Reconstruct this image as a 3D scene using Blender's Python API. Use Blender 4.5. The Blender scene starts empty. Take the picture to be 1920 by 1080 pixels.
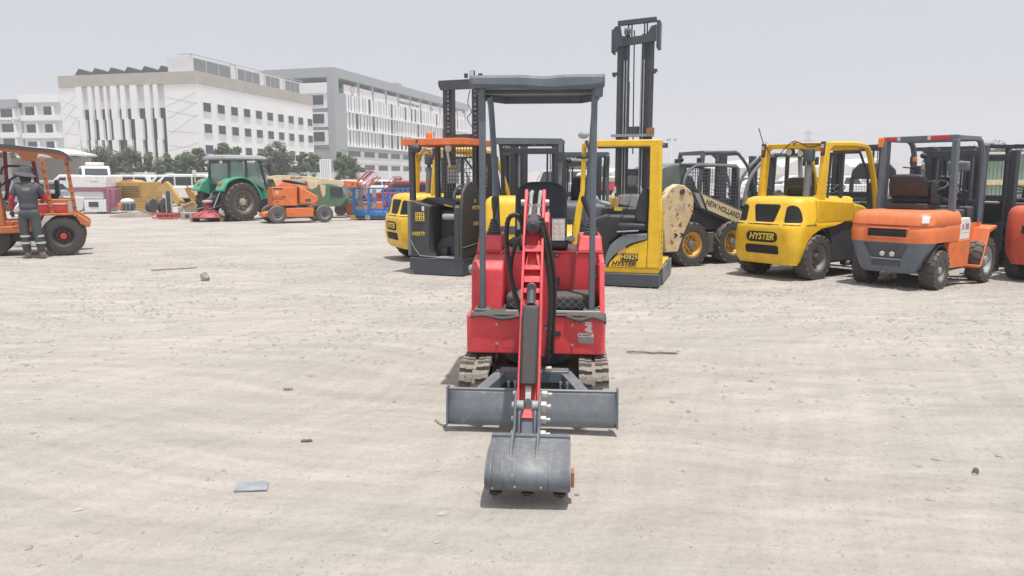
import bpy, bmesh, math, random
from mathutils import Vector, Matrix, noise
R = math.radians
PI = math.pi
random.seed(7)
scene = bpy.context.scene

# ------------------------------------------------------------ camera
CAM_H, FPX, PITCH = 1.52, 1387.0, R(8.4)
cam_data = bpy.data.cameras.new('camera')
cam_data.sensor_width = 36.0
cam_data.lens = 36.0 * FPX / 1920.0
cam_data.clip_start = 0.05
cam_data.clip_end = 3000
cam = bpy.data.objects.new('camera', cam_data)
scene.collection.objects.link(cam)
cam.location = (0, 0, CAM_H)
cam.rotation_euler = (R(90) - PITCH, 0, 0)
scene.camera = cam
scene.render.resolution_x, scene.render.resolution_y = 1024, 576

# ------------------------------------------------------------ sun, sky, exposure
SUN_DIR = Vector((0.12, -0.20, 1.0)).normalized()
sun_data = bpy.data.lights.new('sun', 'SUN')
sun_data.energy = 3.5
sun_data.angle = R(0.6)
sun_data.color = (1.0, 0.965, 0.91)
sun = bpy.data.objects.new('sun', sun_data)
scene.collection.objects.link(sun)
sun.rotation_euler = SUN_DIR.to_track_quat('Z', 'Y').to_euler()

world = bpy.data.worlds.new('World')
scene.world = world
world.use_nodes = True
wn, wl = world.node_tree.nodes, world.node_tree.links
wn.clear()
sky = wn.new('ShaderNodeTexSky')
sky.sky_type = 'NISHITA'
sky.sun_disc = False
sky.sun_elevation = math.asin(SUN_DIR.z)
sky.sun_rotation = math.atan2(SUN_DIR.x, SUN_DIR.y)
sky.altitude = 0
sky.air_density = 1.0
sky.dust_density = 6.0
sky.ozone_density = 1.0
wmix = wn.new('ShaderNodeMix')
wmix.data_type = 'RGBA'
wmix.inputs[0].default_value = 0.80          # thick even haze over the clear-sky colour
wmix.inputs[7].default_value = (5.85, 6.05, 6.65, 1)
wbg = wn.new('ShaderNodeBackground')
wbg.inputs[1].default_value = 0.10
wout = wn.new('ShaderNodeOutputWorld')
wl.new(sky.outputs[0], wmix.inputs[6])
wl.new(wmix.outputs[2], wbg.inputs[0])
wl.new(wbg.outputs[0], wout.inputs[0])

scene.view_settings.view_transform = 'Standard'
scene.view_settings.look = 'None'
scene.view_settings.exposure = 0.28
scene.view_settings.gamma = 1
scene.view_settings.use_curve_mapping = False
scene.render.engine = 'CYCLES'
scene.cycles.volume_step_rate = 4
scene.cycles.volume_bounces = 1

# ------------------------------------------------------------ helpers
COL = scene.collection

class MB:
    """collects shapes into one mesh"""
    def __init__(s):
        s.bm = bmesh.new()
    def _add(s, verts, faces, M=None):
        vs = [s.bm.verts.new(M @ Vector(v) if M else v) for v in verts]
        for f in faces:
            try:
                s.bm.faces.new([vs[i] for i in f])
            except ValueError:
                pass
        return s
    def box(s, x0, x1, y0, y1, z0, z1, M=None):
        v = [(x0,y0,z0),(x1,y0,z0),(x1,y1,z0),(x0,y1,z0),(x0,y0,z1),(x1,y0,z1),(x1,y1,z1),(x0,y1,z1)]
        return s._add(v, [(0,3,2,1),(4,5,6,7),(0,1,5,4),(1,2,6,5),(2,3,7,6),(3,0,4,7)], M)
    def hexa(s, v, M=None):
        return s._add(v, [(0,3,2,1),(4,5,6,7),(0,1,5,4),(1,2,6,5),(2,3,7,6),(3,0,4,7)], M)
    def prism(s, pts, ax, a, b, M=None):
        n = len(pts)
        def mk(p, t):
            return {'x': (t, p[0], p[1]), 'y': (p[0], t, p[1]), 'z': (p[0], p[1], t)}[ax]
        v = [mk(p, a) for p in pts] + [mk(p, b) for p in pts]
        f = [tuple(range(n))[::-1], tuple(range(n, 2*n))]
        f += [(i, (i+1) % n, n+(i+1) % n, n+i) for i in range(n)]
        return s._add(v, f, M)
    def tube(s, pts, r, n=8, caps=True):
        pts = [Vector(p) for p in pts]
        rs = r if isinstance(r, (list, tuple)) else [r]*len(pts)
        rings = []
        up = None
        for i, p in enumerate(pts):
            d = (pts[min(i+1, len(pts)-1)] - pts[max(i-1, 0)])
            if d.length < 1e-9: d = Vector((0,0,1))
            d.normalize()
            if up is None:
                up = Vector((0,0,1)) if abs(d.z) < .9 else Vector((0,1,0))
            side = d.cross(up)
            if side.length < 1e-6: side = d.cross(Vector((1,0,0)))
            side.normalize()
            up = side.cross(d).normalized()
            rings.append([s.bm.verts.new(p + (side*math.cos(2*PI*k/n+PI/n) + up*math.sin(2*PI*k/n+PI/n))*rs[i]) for k in range(n)])
        for a, b in zip(rings, rings[1:]):
            for k in range(n):
                s.bm.faces.new((a[k], a[(k+1) % n], b[(k+1) % n], b[k]))
        if caps:
            s.bm.faces.new(rings[0][::-1]); s.bm.faces.new(rings[-1])
        return s
    def bar(s, p, q, w, h=None):
        """square bar from p to q"""
        h = h or w
        p, q = Vector(p), Vector(q)
        d = (q-p); L = d.length; d.normalize()
        up = Vector((0,0,1)) if abs(d.z) < .95 else Vector((0,1,0))
        sd = d.cross(up).normalized(); up = sd.cross(d)
        M = Matrix.Translation(p) @ Matrix((sd, d, up)).transposed().to_4x4()
        return s.box(-w/2, w/2, 0, L, -h/2, h/2, M)
    def cyl(s, p, q, r, n=16, r2=None):
        return s.tube([p, q], [r, r if r2 is None else r2], n)
    def lathe(s, prof, n=24, ax='y', c=(0,0,0), close=False, cap=True):
        """prof: (radius, axial) points turned about ax through c"""
        c = Vector(c)
        rings = []
        for (r, a) in prof:
            ring = []
            for k in range(n):
                t = 2*PI*k/n
                cc, ss = r*math.cos(t), r*math.sin(t)
                v = {'y': (cc, a, ss), 'x': (a, cc, ss), 'z': (cc, ss, a)}[ax]
                ring.append(s.bm.verts.new(c+Vector(v)))
            rings.append(ring)
        prs = list(zip(rings, rings[1:])) + ([(rings[-1], rings[0])] if close else [])
        for a, b in prs:
            for k in range(n):
                s.bm.faces.new((a[k], a[(k+1) % n], b[(k+1) % n], b[k]))
        if not close and cap:
            for rg in (rings[0], rings[-1]):
                try: s.bm.faces.new(rg)
                except ValueError: pass
        return s
    def ball(s, c, r, sub=2, sc=(1,1,1), jit=0):
        M = Matrix.Translation(c) @ Matrix.Diagonal((r*sc[0], r*sc[1], r*sc[2], 1))
        g = bmesh.ops.create_icosphere(s.bm, subdivisions=sub, radius=1, matrix=M)
        if jit:
            for v in g['verts']:
                v.co += Vector((random.uniform(-1,1), random.uniform(-1,1), random.uniform(-1,1)))*r*jit
        return s
    def grid(s, fn, nu, nv, closeu=False):
        vs = [[s.bm.verts.new(fn(i/(nu if closeu else nu-1), j/(nv-1))) for j in range(nv)] for i in range(nu)]
        for i in range(nu if closeu else nu-1):
            for j in range(nv-1):
                a, b = vs[i], vs[(i+1) % nu]
                s.bm.faces.new((a[j], b[j], b[j+1], a[j+1]))
        return s
    def mesh(s, name, mat, smooth=35, merge=False):
        if merge:
            bmesh.ops.remove_doubles(s.bm, verts=s.bm.verts, dist=1e-5)
        bmesh.ops.recalc_face_normals(s.bm, faces=s.bm.faces)
        me = bpy.data.meshes.new(name)
        s.bm.to_mesh(me); s.bm.free()
        if mat: me.materials.append(mat)
        if smooth:
            me.shade_smooth()
            me.set_sharp_from_angle(angle=R(smooth))
        return me
    def ob(s, name, mat, parent=None, bev=0, seg=2, solid=0, sub=0, smooth=35, **kw):
        return link(name, s.mesh(name, mat, smooth), parent, bev, seg, solid, sub, **kw)

def link(name, me, parent=None, bev=0, seg=2, solid=0, sub=0, loc=None, rot=None, label=None, kind=None, cat=None, group=None, scale=None):
    o = bpy.data.objects.new(name, me)
    COL.objects.link(o)
    if parent: o.parent = parent
    if loc is not None: o.location = loc
    if rot is not None: o.rotation_euler = rot
    if scale is not None: o.scale = scale
    if solid:
        m = o.modifiers.new('solid', 'SOLIDIFY'); m.thickness = solid; m.offset = 0
    if sub:
        m = o.modifiers.new('sub', 'SUBSURF'); m.levels = m.render_levels = sub
    if bev:
        m = o.modifiers.new('bevel', 'BEVEL'); m.width = bev; m.segments = seg; m.limit_method = 'ANGLE'; m.angle_limit = R(32)
    if label: o['label'] = label
    if kind: o['kind'] = kind
    if cat: o['category'] = cat
    if group: o['group'] = group
    return o

def thing(name, label, cat, loc=(0,0,0), rz=0, group=None):
    o = bpy.data.objects.new(name, None)
    COL.objects.link(o)
    o.empty_display_size = .2
    o.location = loc
    o.rotation_euler = (0, 0, rz)
    o['label'] = label; o['category'] = cat
    if group: o['group'] = group
    return o

_kids = {}
def copy_tree(o, **kw):
    kids = {}
    for x in bpy.data.objects:
        if x.parent: kids.setdefault(x.parent, []).append(x)
    def rec(a, par):
        c = a.copy(); COL.objects.link(c)
        if par: c.parent = par
        for k in kids.get(a, []): rec(k, c)
        return c
    c = rec(o, None)
    for k, v in kw.items():
        if k == 'loc': c.location = v
        elif k == 'rz': c.rotation_euler = (0, 0, v)
        elif k == 'scale': c.scale = v
        else: c[k] = v
    return c

_txt = {}
def text(s, size, mat, parent, loc, rot, bold=0.0, shear=0.0, ext=0.0015, sx=1.0, name='lettering', align='CENTER'):
    cu = bpy.data.curves.new('lettering', 'FONT')
    cu.body = s; cu.size = size; cu.align_x = align; cu.align_y = 'CENTER'
    cu.offset = bold; cu.shear = shear; cu.extrude = ext; cu.resolution_u = 2
    t = bpy.data.objects.new('lettering_curve', cu)
    COL.objects.link(t)
    dg = bpy.context.evaluated_depsgraph_get()
    me = bpy.data.meshes.new_from_object(t.evaluated_get(dg))
    bpy.data.objects.remove(t); bpy.data.curves.remove(cu)
    me.name = 'lettering'
    me.materials.clear(); me.materials.append(mat)
    return link(name, me, parent, loc=loc, rot=rot, scale=(sx, 1, 1))

# ------------------------------------------------------------ materials
def nt(name):
    m = bpy.data.materials.new(name); m.use_nodes = True
    n, l = m.node_tree.nodes, m.node_tree.links
    return m, n, l, n['Principled BSDF']

def noise_node(n, l, scale, detail=4, rough=.55, coord='Object', stretch=None):
    tc = n.new('ShaderNodeTexCoord'); nz = n.new('ShaderNodeTexNoise')
    nz.inputs['Scale'].default_value = scale; nz.inputs['Detail'].default_value = detail
    nz.inputs['Roughness'].default_value = rough
    src = tc.outputs[coord]
    if stretch:
        mp = n.new('ShaderNodeMapping'); mp.inputs['Scale'].default_value = stretch
        l.new(src, mp.inputs[0]); src = mp.outputs[0]
    l.new(src, nz.inputs['Vector'])
    return nz
def ramp(n, l, src, stops):
    r = n.new('ShaderNodeValToRGB')
    el = r.color_ramp.elements
    while len(el) < len(stops): el.new(.5)
    for e, (p, c) in zip(el, stops):
        e.position = p; e.color = c if len(c) == 4 else (*c, 1)
    l.new(src, r.inputs[0])
    return r
def mixc(n, l, fac, a, b, mode='MIX'):
    m = n.new('ShaderNodeMix'); m.data_type = 'RGBA'; m.blend_type = mode
    for i, v in ((0, fac), (6, a), (7, b)):
        if hasattr(v, 'links'): l.new(v, m.inputs[i])
        else: m.inputs[i].default_value = v if i == 0 else (*v[:3], 1)
    return m.outputs[2]

DUST = (0.42, 0.37, 0.31)
def paint(name, col, rough=.42, dust=.35, metal=0, scale=6, spot=None, coat=0):
    """painted metal with uneven fade, fine scratches and dust lying on upward faces"""
    m, n, l, b = nt(name)
    nz = noise_node(n, l, scale, 6, .6)
    fade = ramp(n, l, nz.outputs[0], [(.3, (.84,)*3), (.7, (1.1,)*3)])
    c = mixc(n, l, 1.0, col, fade.outputs[0], 'MULTIPLY')
    nz2 = noise_node(n, l, scale*5, 8, .7)
    r2 = ramp(n, l, nz2.outputs[0], [(.48, (0,)*3), (.75, (1,)*3)])
    geo = n.new('ShaderNodeNewGeometry'); sp = n.new('ShaderNodeSeparateXYZ')
    l.new(geo.outputs['Normal'], sp.inputs[0])
    mr = n.new('ShaderNodeMapRange'); mr.inputs[1].default_value = .1; mr.inputs[2].default_value = 1
    mr.inputs[3].default_value = dust*.22; mr.inputs[4].default_value = dust
    l.new(sp.outputs[2], mr.inputs[0])
    mu = n.new('ShaderNodeMath'); mu.operation = 'MULTIPLY'
    ad = n.new('ShaderNodeMath'); ad.operation = 'ADD'; ad.inputs[1].default_value = .35
    l.new(r2.outputs[0], ad.inputs[0]); l.new(ad.outputs[0], mu.inputs[0]); l.new(mr.outputs[0], mu.inputs[1])
    c = mixc(n, l, mu.outputs[0], c, DUST)
    if spot:
        nz3 = noise_node(n, l, spot[1], 5, .65)
        r3 = ramp(n, l, nz3.outputs[0], [(spot[2], (0,)*3), (spot[2]+.05, (1,)*3)])
        c = mixc(n, l, r3.outputs[0], c, spot[0])
    l.new(c, b.inputs['Base Color'])
    rr = ramp(n, l, nz2.outputs[0], [(.2, (max(rough-.12, .05),)*3), (.8, (min(rough+.22, 1),)*3)])
    l.new(rr.outputs[0], b.inputs['Roughness'])
    b.inputs['Metallic'].default_value = metal
    b.inputs['Coat Weight'].default_value = coat
    bp = n.new('ShaderNodeBump'); bp.inputs['Strength'].default_value = .06; bp.inputs['Distance'].default_value = .01
    l.new(nz.outputs[0], bp.inputs['Height']); l.new(bp.outputs[0], b.inputs['Normal'])
    return m
def plain(name, col, rough=.6, metal=0, emit=None, var=0.15, scale=9):
    m, n, l, b = nt(name)
    nz = noise_node(n, l, scale, 5, .6)
    r = ramp(n, l, nz.outputs[0], [(.3, (1-var,)*3), (.7, (1+var*.6,)*3)])
    l.new(mixc(n, l, 1.0, col, r.outputs[0], 'MULTIPLY'), b.inputs['Base Color'])
    b.inputs['Roughness'].default_value = rough; b.inputs['Metallic'].default_value = metal
    if emit: b.inputs['Emission Color'].default_value = (*emit[0], 1); b.inputs['Emission Strength'].default_value = emit[1]
    return m
def glass(name, tint=(.8,.9,.88), alpha=.28, rough=.06):
    m, n, l, b = nt(name)
    b.inputs['Base Color'].default_value = (*tint, 1); b.inputs['Roughness'].default_value = rough
    b.inputs['Alpha'].default_value = alpha
    return m

M = {}
M['red'] = paint('red_paint', (.74, .048, .066), .40, .40, coat=.1, spot=((.55, .16, .15), 7, .66))
M['slate'] = paint('slate_grey_paint', (.105, .135, .170), .40, .42)
M['slate_worn'] = paint('worn_slate_paint', (.13, .155, .185), .45, .55, spot=((.27, .27, .265), 14, .63))
M['black'] = paint('black_plastic', (.036, .041, .051), .55, .30)
M['blackmetal'] = paint('black_metal', (.050, .062, .083), .45, .35)
M['rubber'] = paint('dusty_rubber', (.042, .041, .042), .85, .8, scale=14)
M['tread'] = paint('muddy_rubber', (.085, .080, .075), .9, 1.3, scale=18)
M['shade_and_badge'] = plain('shade_and_badge_black', (.014, .014, .015), .8, var=.3)  # shade inside openings and slots put into the plate colour; also the badge
M['hose'] = paint('hose_rubber', (.02, .02, .022), .6, .25, scale=30)
M['seat'] = plain('seat_vinyl', (.028, .034, .044), .5, var=.25)
M['yellow'] = paint('yellow_paint', (.84, .52, .012), .40, .30, coat=.08, spot=((.50, .36, .10), 5, .67))
M['yellow_pale'] = paint('faded_yellow_paint', (.85, .60, .085), .5, .25)
M['orange'] = paint('orange_paint', (.76, .185, .050), .42, .34, spot=((.50, .22, .12), 5, .67))
M['orange_deep'] = paint('faded_orange_paint', (.54, .155, .045), .65, .5, spot=((.15, .065, .035), 8, .58))
M['steel'] = paint('zinc_steel', (.52, .50, .45), .38, .25, metal=.7, scale=20)
M['grey'] = paint('grey_paint', (.17, .195, .215), .48, .35)
M['greylt'] = paint('light_grey_paint', (.33, .36, .38), .5, .4)
M['cream'] = paint('cream_paint', (.70, .56, .34), .55, .3, spot=((.30, .11, .04), 9, .57))
M['rimgrey'] = paint('worn_grey_rim', (.20, .19, .18), .6, .5)
M['green'] = paint('green_paint', (.055, .36, .23), .35, .2)
M['olive'] = paint('dull_green_paint', (.12, .22, .14), .6, .4)
M['blue'] = paint('blue_paint', (.02, .20, .56), .4, .2)
M['tan'] = paint('tan_paint', (.52, .31, .085), .55, .35)
M['white'] = paint('white_paint', (.78, .78, .76), .4, .12)
M['purple'] = paint('faded_purple_paint', (.33, .13, .20), .55, .3)
M['maroon'] = paint('dark_red_paint', (.40, .045, .07), .5, .3)
M['pinkred'] = paint('faded_red_paint', (.55, .12, .11), .6, .3)
M['amber'] = plain('amber_lens', (.85, .27, .04), .25)
M['redlens'] = plain('red_lens', (.55, .04, .05), .25)
M['lens'] = plain('lamp_lens', (.62, .62, .56), .15, var=.25, scale=60)
M['decal_y'] = plain('yellow_print', (.80, .60, .08), .5)
M['decal_k'] = plain('black_print', (.03, .03, .03), .5)
M['decal_w'] = plain('white_print', (.78, .78, .76), .5)
M['decal_g'] = plain('grey_plate', (.40, .41, .40), .4)
M['decal_r'] = plain('red_print', (.60, .05, .06), .5)
M['glass'] = glass('cab_glass', (.30, .42, .38), .55)
M['acrylic'] = glass('clear_screen', (.75, .78, .8), .25)
M['carglass'] = plain('car_glass', (.05, .065, .075), .12, var=.1)
M['wood'] = plain('rough_timber', (.36, .27, .18), .9, var=.4, scale=25)
M['mat'] = paint('floor_rubber_mat', (.045, .045, .048), .8, .35, scale=12)
# ------------------------------------------------------------ ground
def ground_h(x, y):
    h = .022*noise.noise(Vector((x*.35, y*.35, 1))) + .010*noise.noise(Vector((x*1.3, y*1.3, 5)))
    # ploughed gravel between the open yard and the parked machines
    band = max(0, 1-abs(y-8.6-.25*x*.3)/3.0) if y < 30 else 0
    h += band*.016*noise.noise(Vector((x*4, y*4, 9)))
    h += .010*noise.noise(Vector((x*3.2+y*1.1, y*.7-x*.2, 3)))*max(0, 1-y/14)
    return h*min(1.0, 60/max(y, 1))
M['ground'], n, l, b = nt('packed_sand')
big = noise_node(n, l, .35, 6, .6)
cbig = ramp(n, l, big.outputs[0], [(.30, (.425, .398, .362)), (.52, (.470, .432, .388)), (.72, (.508, .464, .410))])
# tyre-swept streaks, two directions
def swept(angle, stretch, detail, scale=1.0):
    tc_ = n.new('ShaderNodeTexCoord'); rt = n.new('ShaderNodeVectorRotate'); rt.rotation_type = 'Z_AXIS'; rt.inputs['Angle'].default_value = R(angle)
    # the wheels swung round, so the bands bend: displace the lookup with a slow noise
    sl_ = n.new('ShaderNodeTexNoise'); sl_.inputs['Scale'].default_value = .16; l.new(tc_.outputs['Object'], sl_.inputs['Vector'])
    vm = n.new('ShaderNodeVectorMath'); vm.operation = 'MULTIPLY_ADD'; vm.inputs[1].default_value = (3.0, 3.0, 0); l.new(sl_.outputs['Color'], vm.inputs[0]); l.new(tc_.outputs['Object'], vm.inputs[2])
    l.new(vm.outputs[0], rt.inputs['Vector'])
    mp_ = n.new('ShaderNodeMapping'); mp_.inputs['Scale'].default_value = stretch; l.new(rt.outputs[0], mp_.inputs[0])
    z_ = n.new('ShaderNodeTexNoise'); z_.inputs['Scale'].default_value = scale; z_.inputs['Detail'].default_value = detail; z_.inputs['Roughness'].default_value = .62
    l.new(mp_.outputs[0], z_.inputs['Vector']); return z_
s1 = swept(-14, (.22, 4.2, 1), 8)
s2 = swept(10, (.25, 6.5, 1), 7)
s3 = swept(-62, (.5, 7.0, 1), 6)
st = ramp(n, l, s1.outputs[0], [(.35, (.90,)*3), (.65, (1.07,)*3)])
st2 = ramp(n, l, s2.outputs[0], [(.40, (.90,)*3), (.65, (1.06,)*3)])
c = mixc(n, l, 1.0, cbig.outputs[0], st.outputs[0], 'MULTIPLY')
c = mixc(n, l, .95, c, st2.outputs[0], 'MULTIPLY')
st3 = ramp(n, l, s3.outputs[0], [(.42, (.93,)*3), (.62, (1.05,)*3)])
c = mixc(n, l, .7, c, st3.outputs[0], 'MULTIPLY')
fine = noise_node(n, l, 26, 12, .82)
fr = ramp(n, l, fine.outputs[0], [(.36, (.76,)*3), (.50, (1.0,)*3), (.68, (1.10,)*3)])
c = mixc(n, l, .65, c, fr.outputs[0], 'MULTIPLY')
grit = noise_node(n, l, 150, 6, .8)
gt = ramp(n, l, grit.outputs[0], [(.34, (.70,)*3), (.46, (1.0,)*3), (.7, (1.12,)*3)])
c = mixc(n, l, .6, c, gt.outputs[0], 'MULTIPLY')
# grey gravel patches in the middle distance
gp = noise_node(n, l, .55, 5, .7, stretch=(1, 1.6, 1))
gr = ramp(n, l, gp.outputs[0], [(.45, (0,)*3), (.60, (1,)*3)])
tcg = n.new('ShaderNodeTexCoord'); sg = n.new('ShaderNodeSeparateXYZ'); l.new(tcg.outputs['Object'], sg.inputs[0])
mg = n.new('ShaderNodeMapRange'); mg.inputs[1].default_value = 4.5; mg.inputs[2].default_value = 10; mg.inputs[4].default_value = .62
l.new(sg.outputs[1], mg.inputs[0])
mm = n.new('ShaderNodeMath'); mm.operation = 'MULTIPLY'; l.new(gr.outputs[0], mm.inputs[0]); l.new(mg.outputs[0], mm.inputs[1])
vo = n.new('ShaderNodeTexVoronoi'); vo.inputs['Scale'].default_value = 22; l.new(tcg.outputs['Object'], vo.inputs['Vector'])
vr = ramp(n, l, vo.outputs['Color'], [(.1, (.19, .19, .20)), (.85, (.45, .43, .41))])
c = mixc(n, l, mm.outputs[0], c, vr.outputs[0])
# dark specks
vs = n.new('ShaderNodeTexVoronoi'); vs.inputs['Scale'].default_value = 9; l.new(tcg.outputs['Object'], vs.inputs['Vector'])
sr = ramp(n, l, vs.outputs['Distance'], [(.05, (1,)*3), (.09, (0,)*3)])
sp2 = ramp(n, l, fine.outputs[0], [(.5, (0,)*3), (.55, (1,)*3)])
ms = n.new('ShaderNodeMath'); ms.operation = 'MULTIPLY'; l.new(sr.outputs[0], ms.inputs[0]); l.new(sp2.outputs[0], ms.inputs[1])
c = mixc(n, l, ms.outputs[0], c, (.17, .155, .14))
l.new(c, b.inputs['Base Color'])
b.inputs['Roughness'].default_value = .95
b.inputs['Specular IOR Level'].default_value = .15
bp = n.new('ShaderNodeBump'); bp.inputs['Strength'].default_value = .7; bp.inputs['Distance'].default_value = .018
bp2 = n.new('ShaderNodeBump'); bp2.inputs['Strength'].default_value = .22; bp2.inputs['Distance'].default_value = .05
l.new(s1.outputs[0], bp2.inputs['Height']); l.new(bp2.outputs[0], bp.inputs['Normal'])
l.new(fine.outputs[0], bp.inputs['Height']); l.new(bp.outputs[0], b.inputs['Normal'])

def axis(lo, hi, near_lo, near_hi, step, grow):
    a = []
    v = near_lo
    while v <= near_hi: a.append(v); v += step
    s = step
    v = a[-1]
    while v < hi: s *= grow; v += s; a.append(min(v, hi))
    s = step; v = near_lo; pre = []
    while v > lo: s *= grow; v -= s; pre.append(max(v, lo))
    return pre[::-1] + a
xs = axis(-1200, 1200, -6, 8, .07, 1.12)
ys = axis(-300, 2000, 1.5, 14, .07, 1.10)
bm = bmesh.new()
rows = [[bm.verts.new((x, y, ground_h(x, y))) for x in xs] for y in ys]
for r0, r1 in zip(rows, rows[1:]):
    for i in range(len(xs)-1):
        bm.faces.new((r0[i], r0[i+1], r1[i+1], r1[i]))
me = bpy.data.meshes.new('ground'); bm.to_mesh(me); bm.free(); me.materials.append(M['ground']); me.shade_smooth()
link('ground', me, kind='structure')

# loose stones lying on the ground: nobody could count them
M['stone'] = plain('pale_stone', (.40, .37, .33), .9, var=.35, scale=3)
rnd = random.Random(3)
verts, faces = [], []
def pebble(x, y, r):
    z = ground_h(x, y)
    k = len(verts)
    a = rnd.uniform(0, 6.28)
    sx, sz = rnd.uniform(.7, 1.3), rnd.uniform(.45, .8)
    for t in range(5):
        aa = a + t*1.2566; q = r*rnd.uniform(.75, 1.2)
        verts.append((x+q*sx*math.cos(aa), y+q*math.sin(aa), z+r*.15*rnd.random()))
    verts.append((x+r*.2*rnd.uniform(-1,1), y+r*.2*rnd.uniform(-1,1), z+r*sz))
    for t in range(5): faces.append((k+t, k+(t+1) % 5, k+5))
for i in range(32000):
    u = rnd.random()
    if u < .45:
        y = rnd.uniform(2.0, 8)
        r = .0025+.006*rnd.random()**3
    elif u < .85:
        y = rnd.gauss(9.5, 2.2)
        r = abs(rnd.gauss(0, .013))+.004
    else:
        y = rnd.uniform(12, 30); r = rnd.uniform(.01, .03)
    if y < 2: continue
    x = rnd.uniform(-.8, .8)*y
    if u >= .45 and noise.noise(Vector((x*.5, y*.5, 2))) < -.1 and rnd.random() < .8: continue
    pebble(x, y, min(r, .024))
me = bpy.data.meshes.new('gravel'); me.from_pydata(verts, [], faces); me.materials.append(M['stone'])
link('gravel', me, kind='stuff', label='small pale stones and gravel scattered over the sandy yard', cat='gravel')

def rock(name, label, x, y, r, sc=(1, .8, .5), seed=1, mat=None):
    random.seed(seed)
    mb = MB().ball((0, 0, 0), r, 2, sc, .16)
    return mb.ob(name, mat or M['stone'], loc=(x, y, ground_h(x, y)+r*sc[2]*.6), label=label, cat='stone', smooth=25)
M['debris'] = plain('grey_scrap', (.30, .32, .35), .6, var=.3)
M['darkstone'] = plain('dark_stone', (.15, .14, .13), .9, var=.3)
rock('loose_stone', 'pale brown stone standing upright on the gravel left of the black reach truck', -4.65, 11.1, .085, (.8, .6, 1), 2)
rock('loose_stone', 'small white stone on the sand just right of the bucket', .316, 3.41, .014, (1, .6, .6), 4)
rock('loose_stone', 'dark stone lying alone on the sand at the right edge', 2.40, 3.65, .022, (.8, .6, .9), 5, M['darkstone'])
rock('loose_stone', 'rusty brown stone on open sand left of the blade', -1.64, 5.25, .024, (1.6, 1, .35), 6, plain('rusty_stone', (.24, .19, .15), .9))
rock('loose_stone', 'thin dark stone flake on the sand left of the bucket', -1.20, 4.15, .026, (1.3, .6, .4), 7, M['darkstone'])
mb = MB().box(-.075, .075, -.05, .05, 0, .006)
bmesh.ops.subdivide_edges(mb.bm, edges=mb.bm.edges, cuts=3, use_grid_fill=True)
for v in mb.bm.verts: v.co.z += .012*noise.noise(v.co*14); v.co.x += .012*noise.noise(v.co*9+Vector((3,0,0)))
mb.ob('scrap_sheet', M['debris'], loc=(-1.29, 3.48, ground_h(-1.29, 3.48)+.006), rot=(0, 0, .12), label='crumpled grey scrap sheet lying on the sand at lower left', cat='scrap')
rnd = random.Random(5)
def stick(label, p, q, r):
    pts = []
    for i in range(7):
        t = i/6
        x = p[0]+(q[0]-p[0])*t; y = p[1]+(q[1]-p[1])*t
        pts.append((x, y+rnd.uniform(-.012, .012), ground_h(x, y)+r+rnd.uniform(0, .008)))
    MB().tube(pts, r, 6).ob('stick', M['wood'], label=label, cat='stick')
stick('thin brown stick on the sand right of the red excavator', (1.01, 6.36), (1.45, 6.34), .009)
stick('long brown twig on the gravel left of the parked machines', (-6.0, 12.2), (-5.4, 12.6), .011)
stick('short twig on the sand beside the left end of the blade', (-.49, 4.52), (-.41, 4.38), .004)
# ------------------------------------------------------------ far white buildings
M['plaster'] = plain('white_cladding', (.82, .82, .82), .7, var=.05, scale=.3)
M['plaster2'] = plain('pale_grey_cladding', (.66, .66, .68), .7, var=.05, scale=.3)
M['louvre_beige'] = plain('beige_louvre', (.50, .47, .43), .7, var=.08, scale=.5)
M['framegrey'] = plain('grey_frame_cladding', (.34, .36, .38), .7, var=.05, scale=.3)
M['bglass'] = plain('dark_blue_window', (.022, .034, .055), .25, var=.3, scale=.4)
M['solar'] = plain('solar_panel', (.05, .055, .07), .3)
M['seam'] = plain('cladding_seam', (.42, .42, .42), .7)

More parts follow.
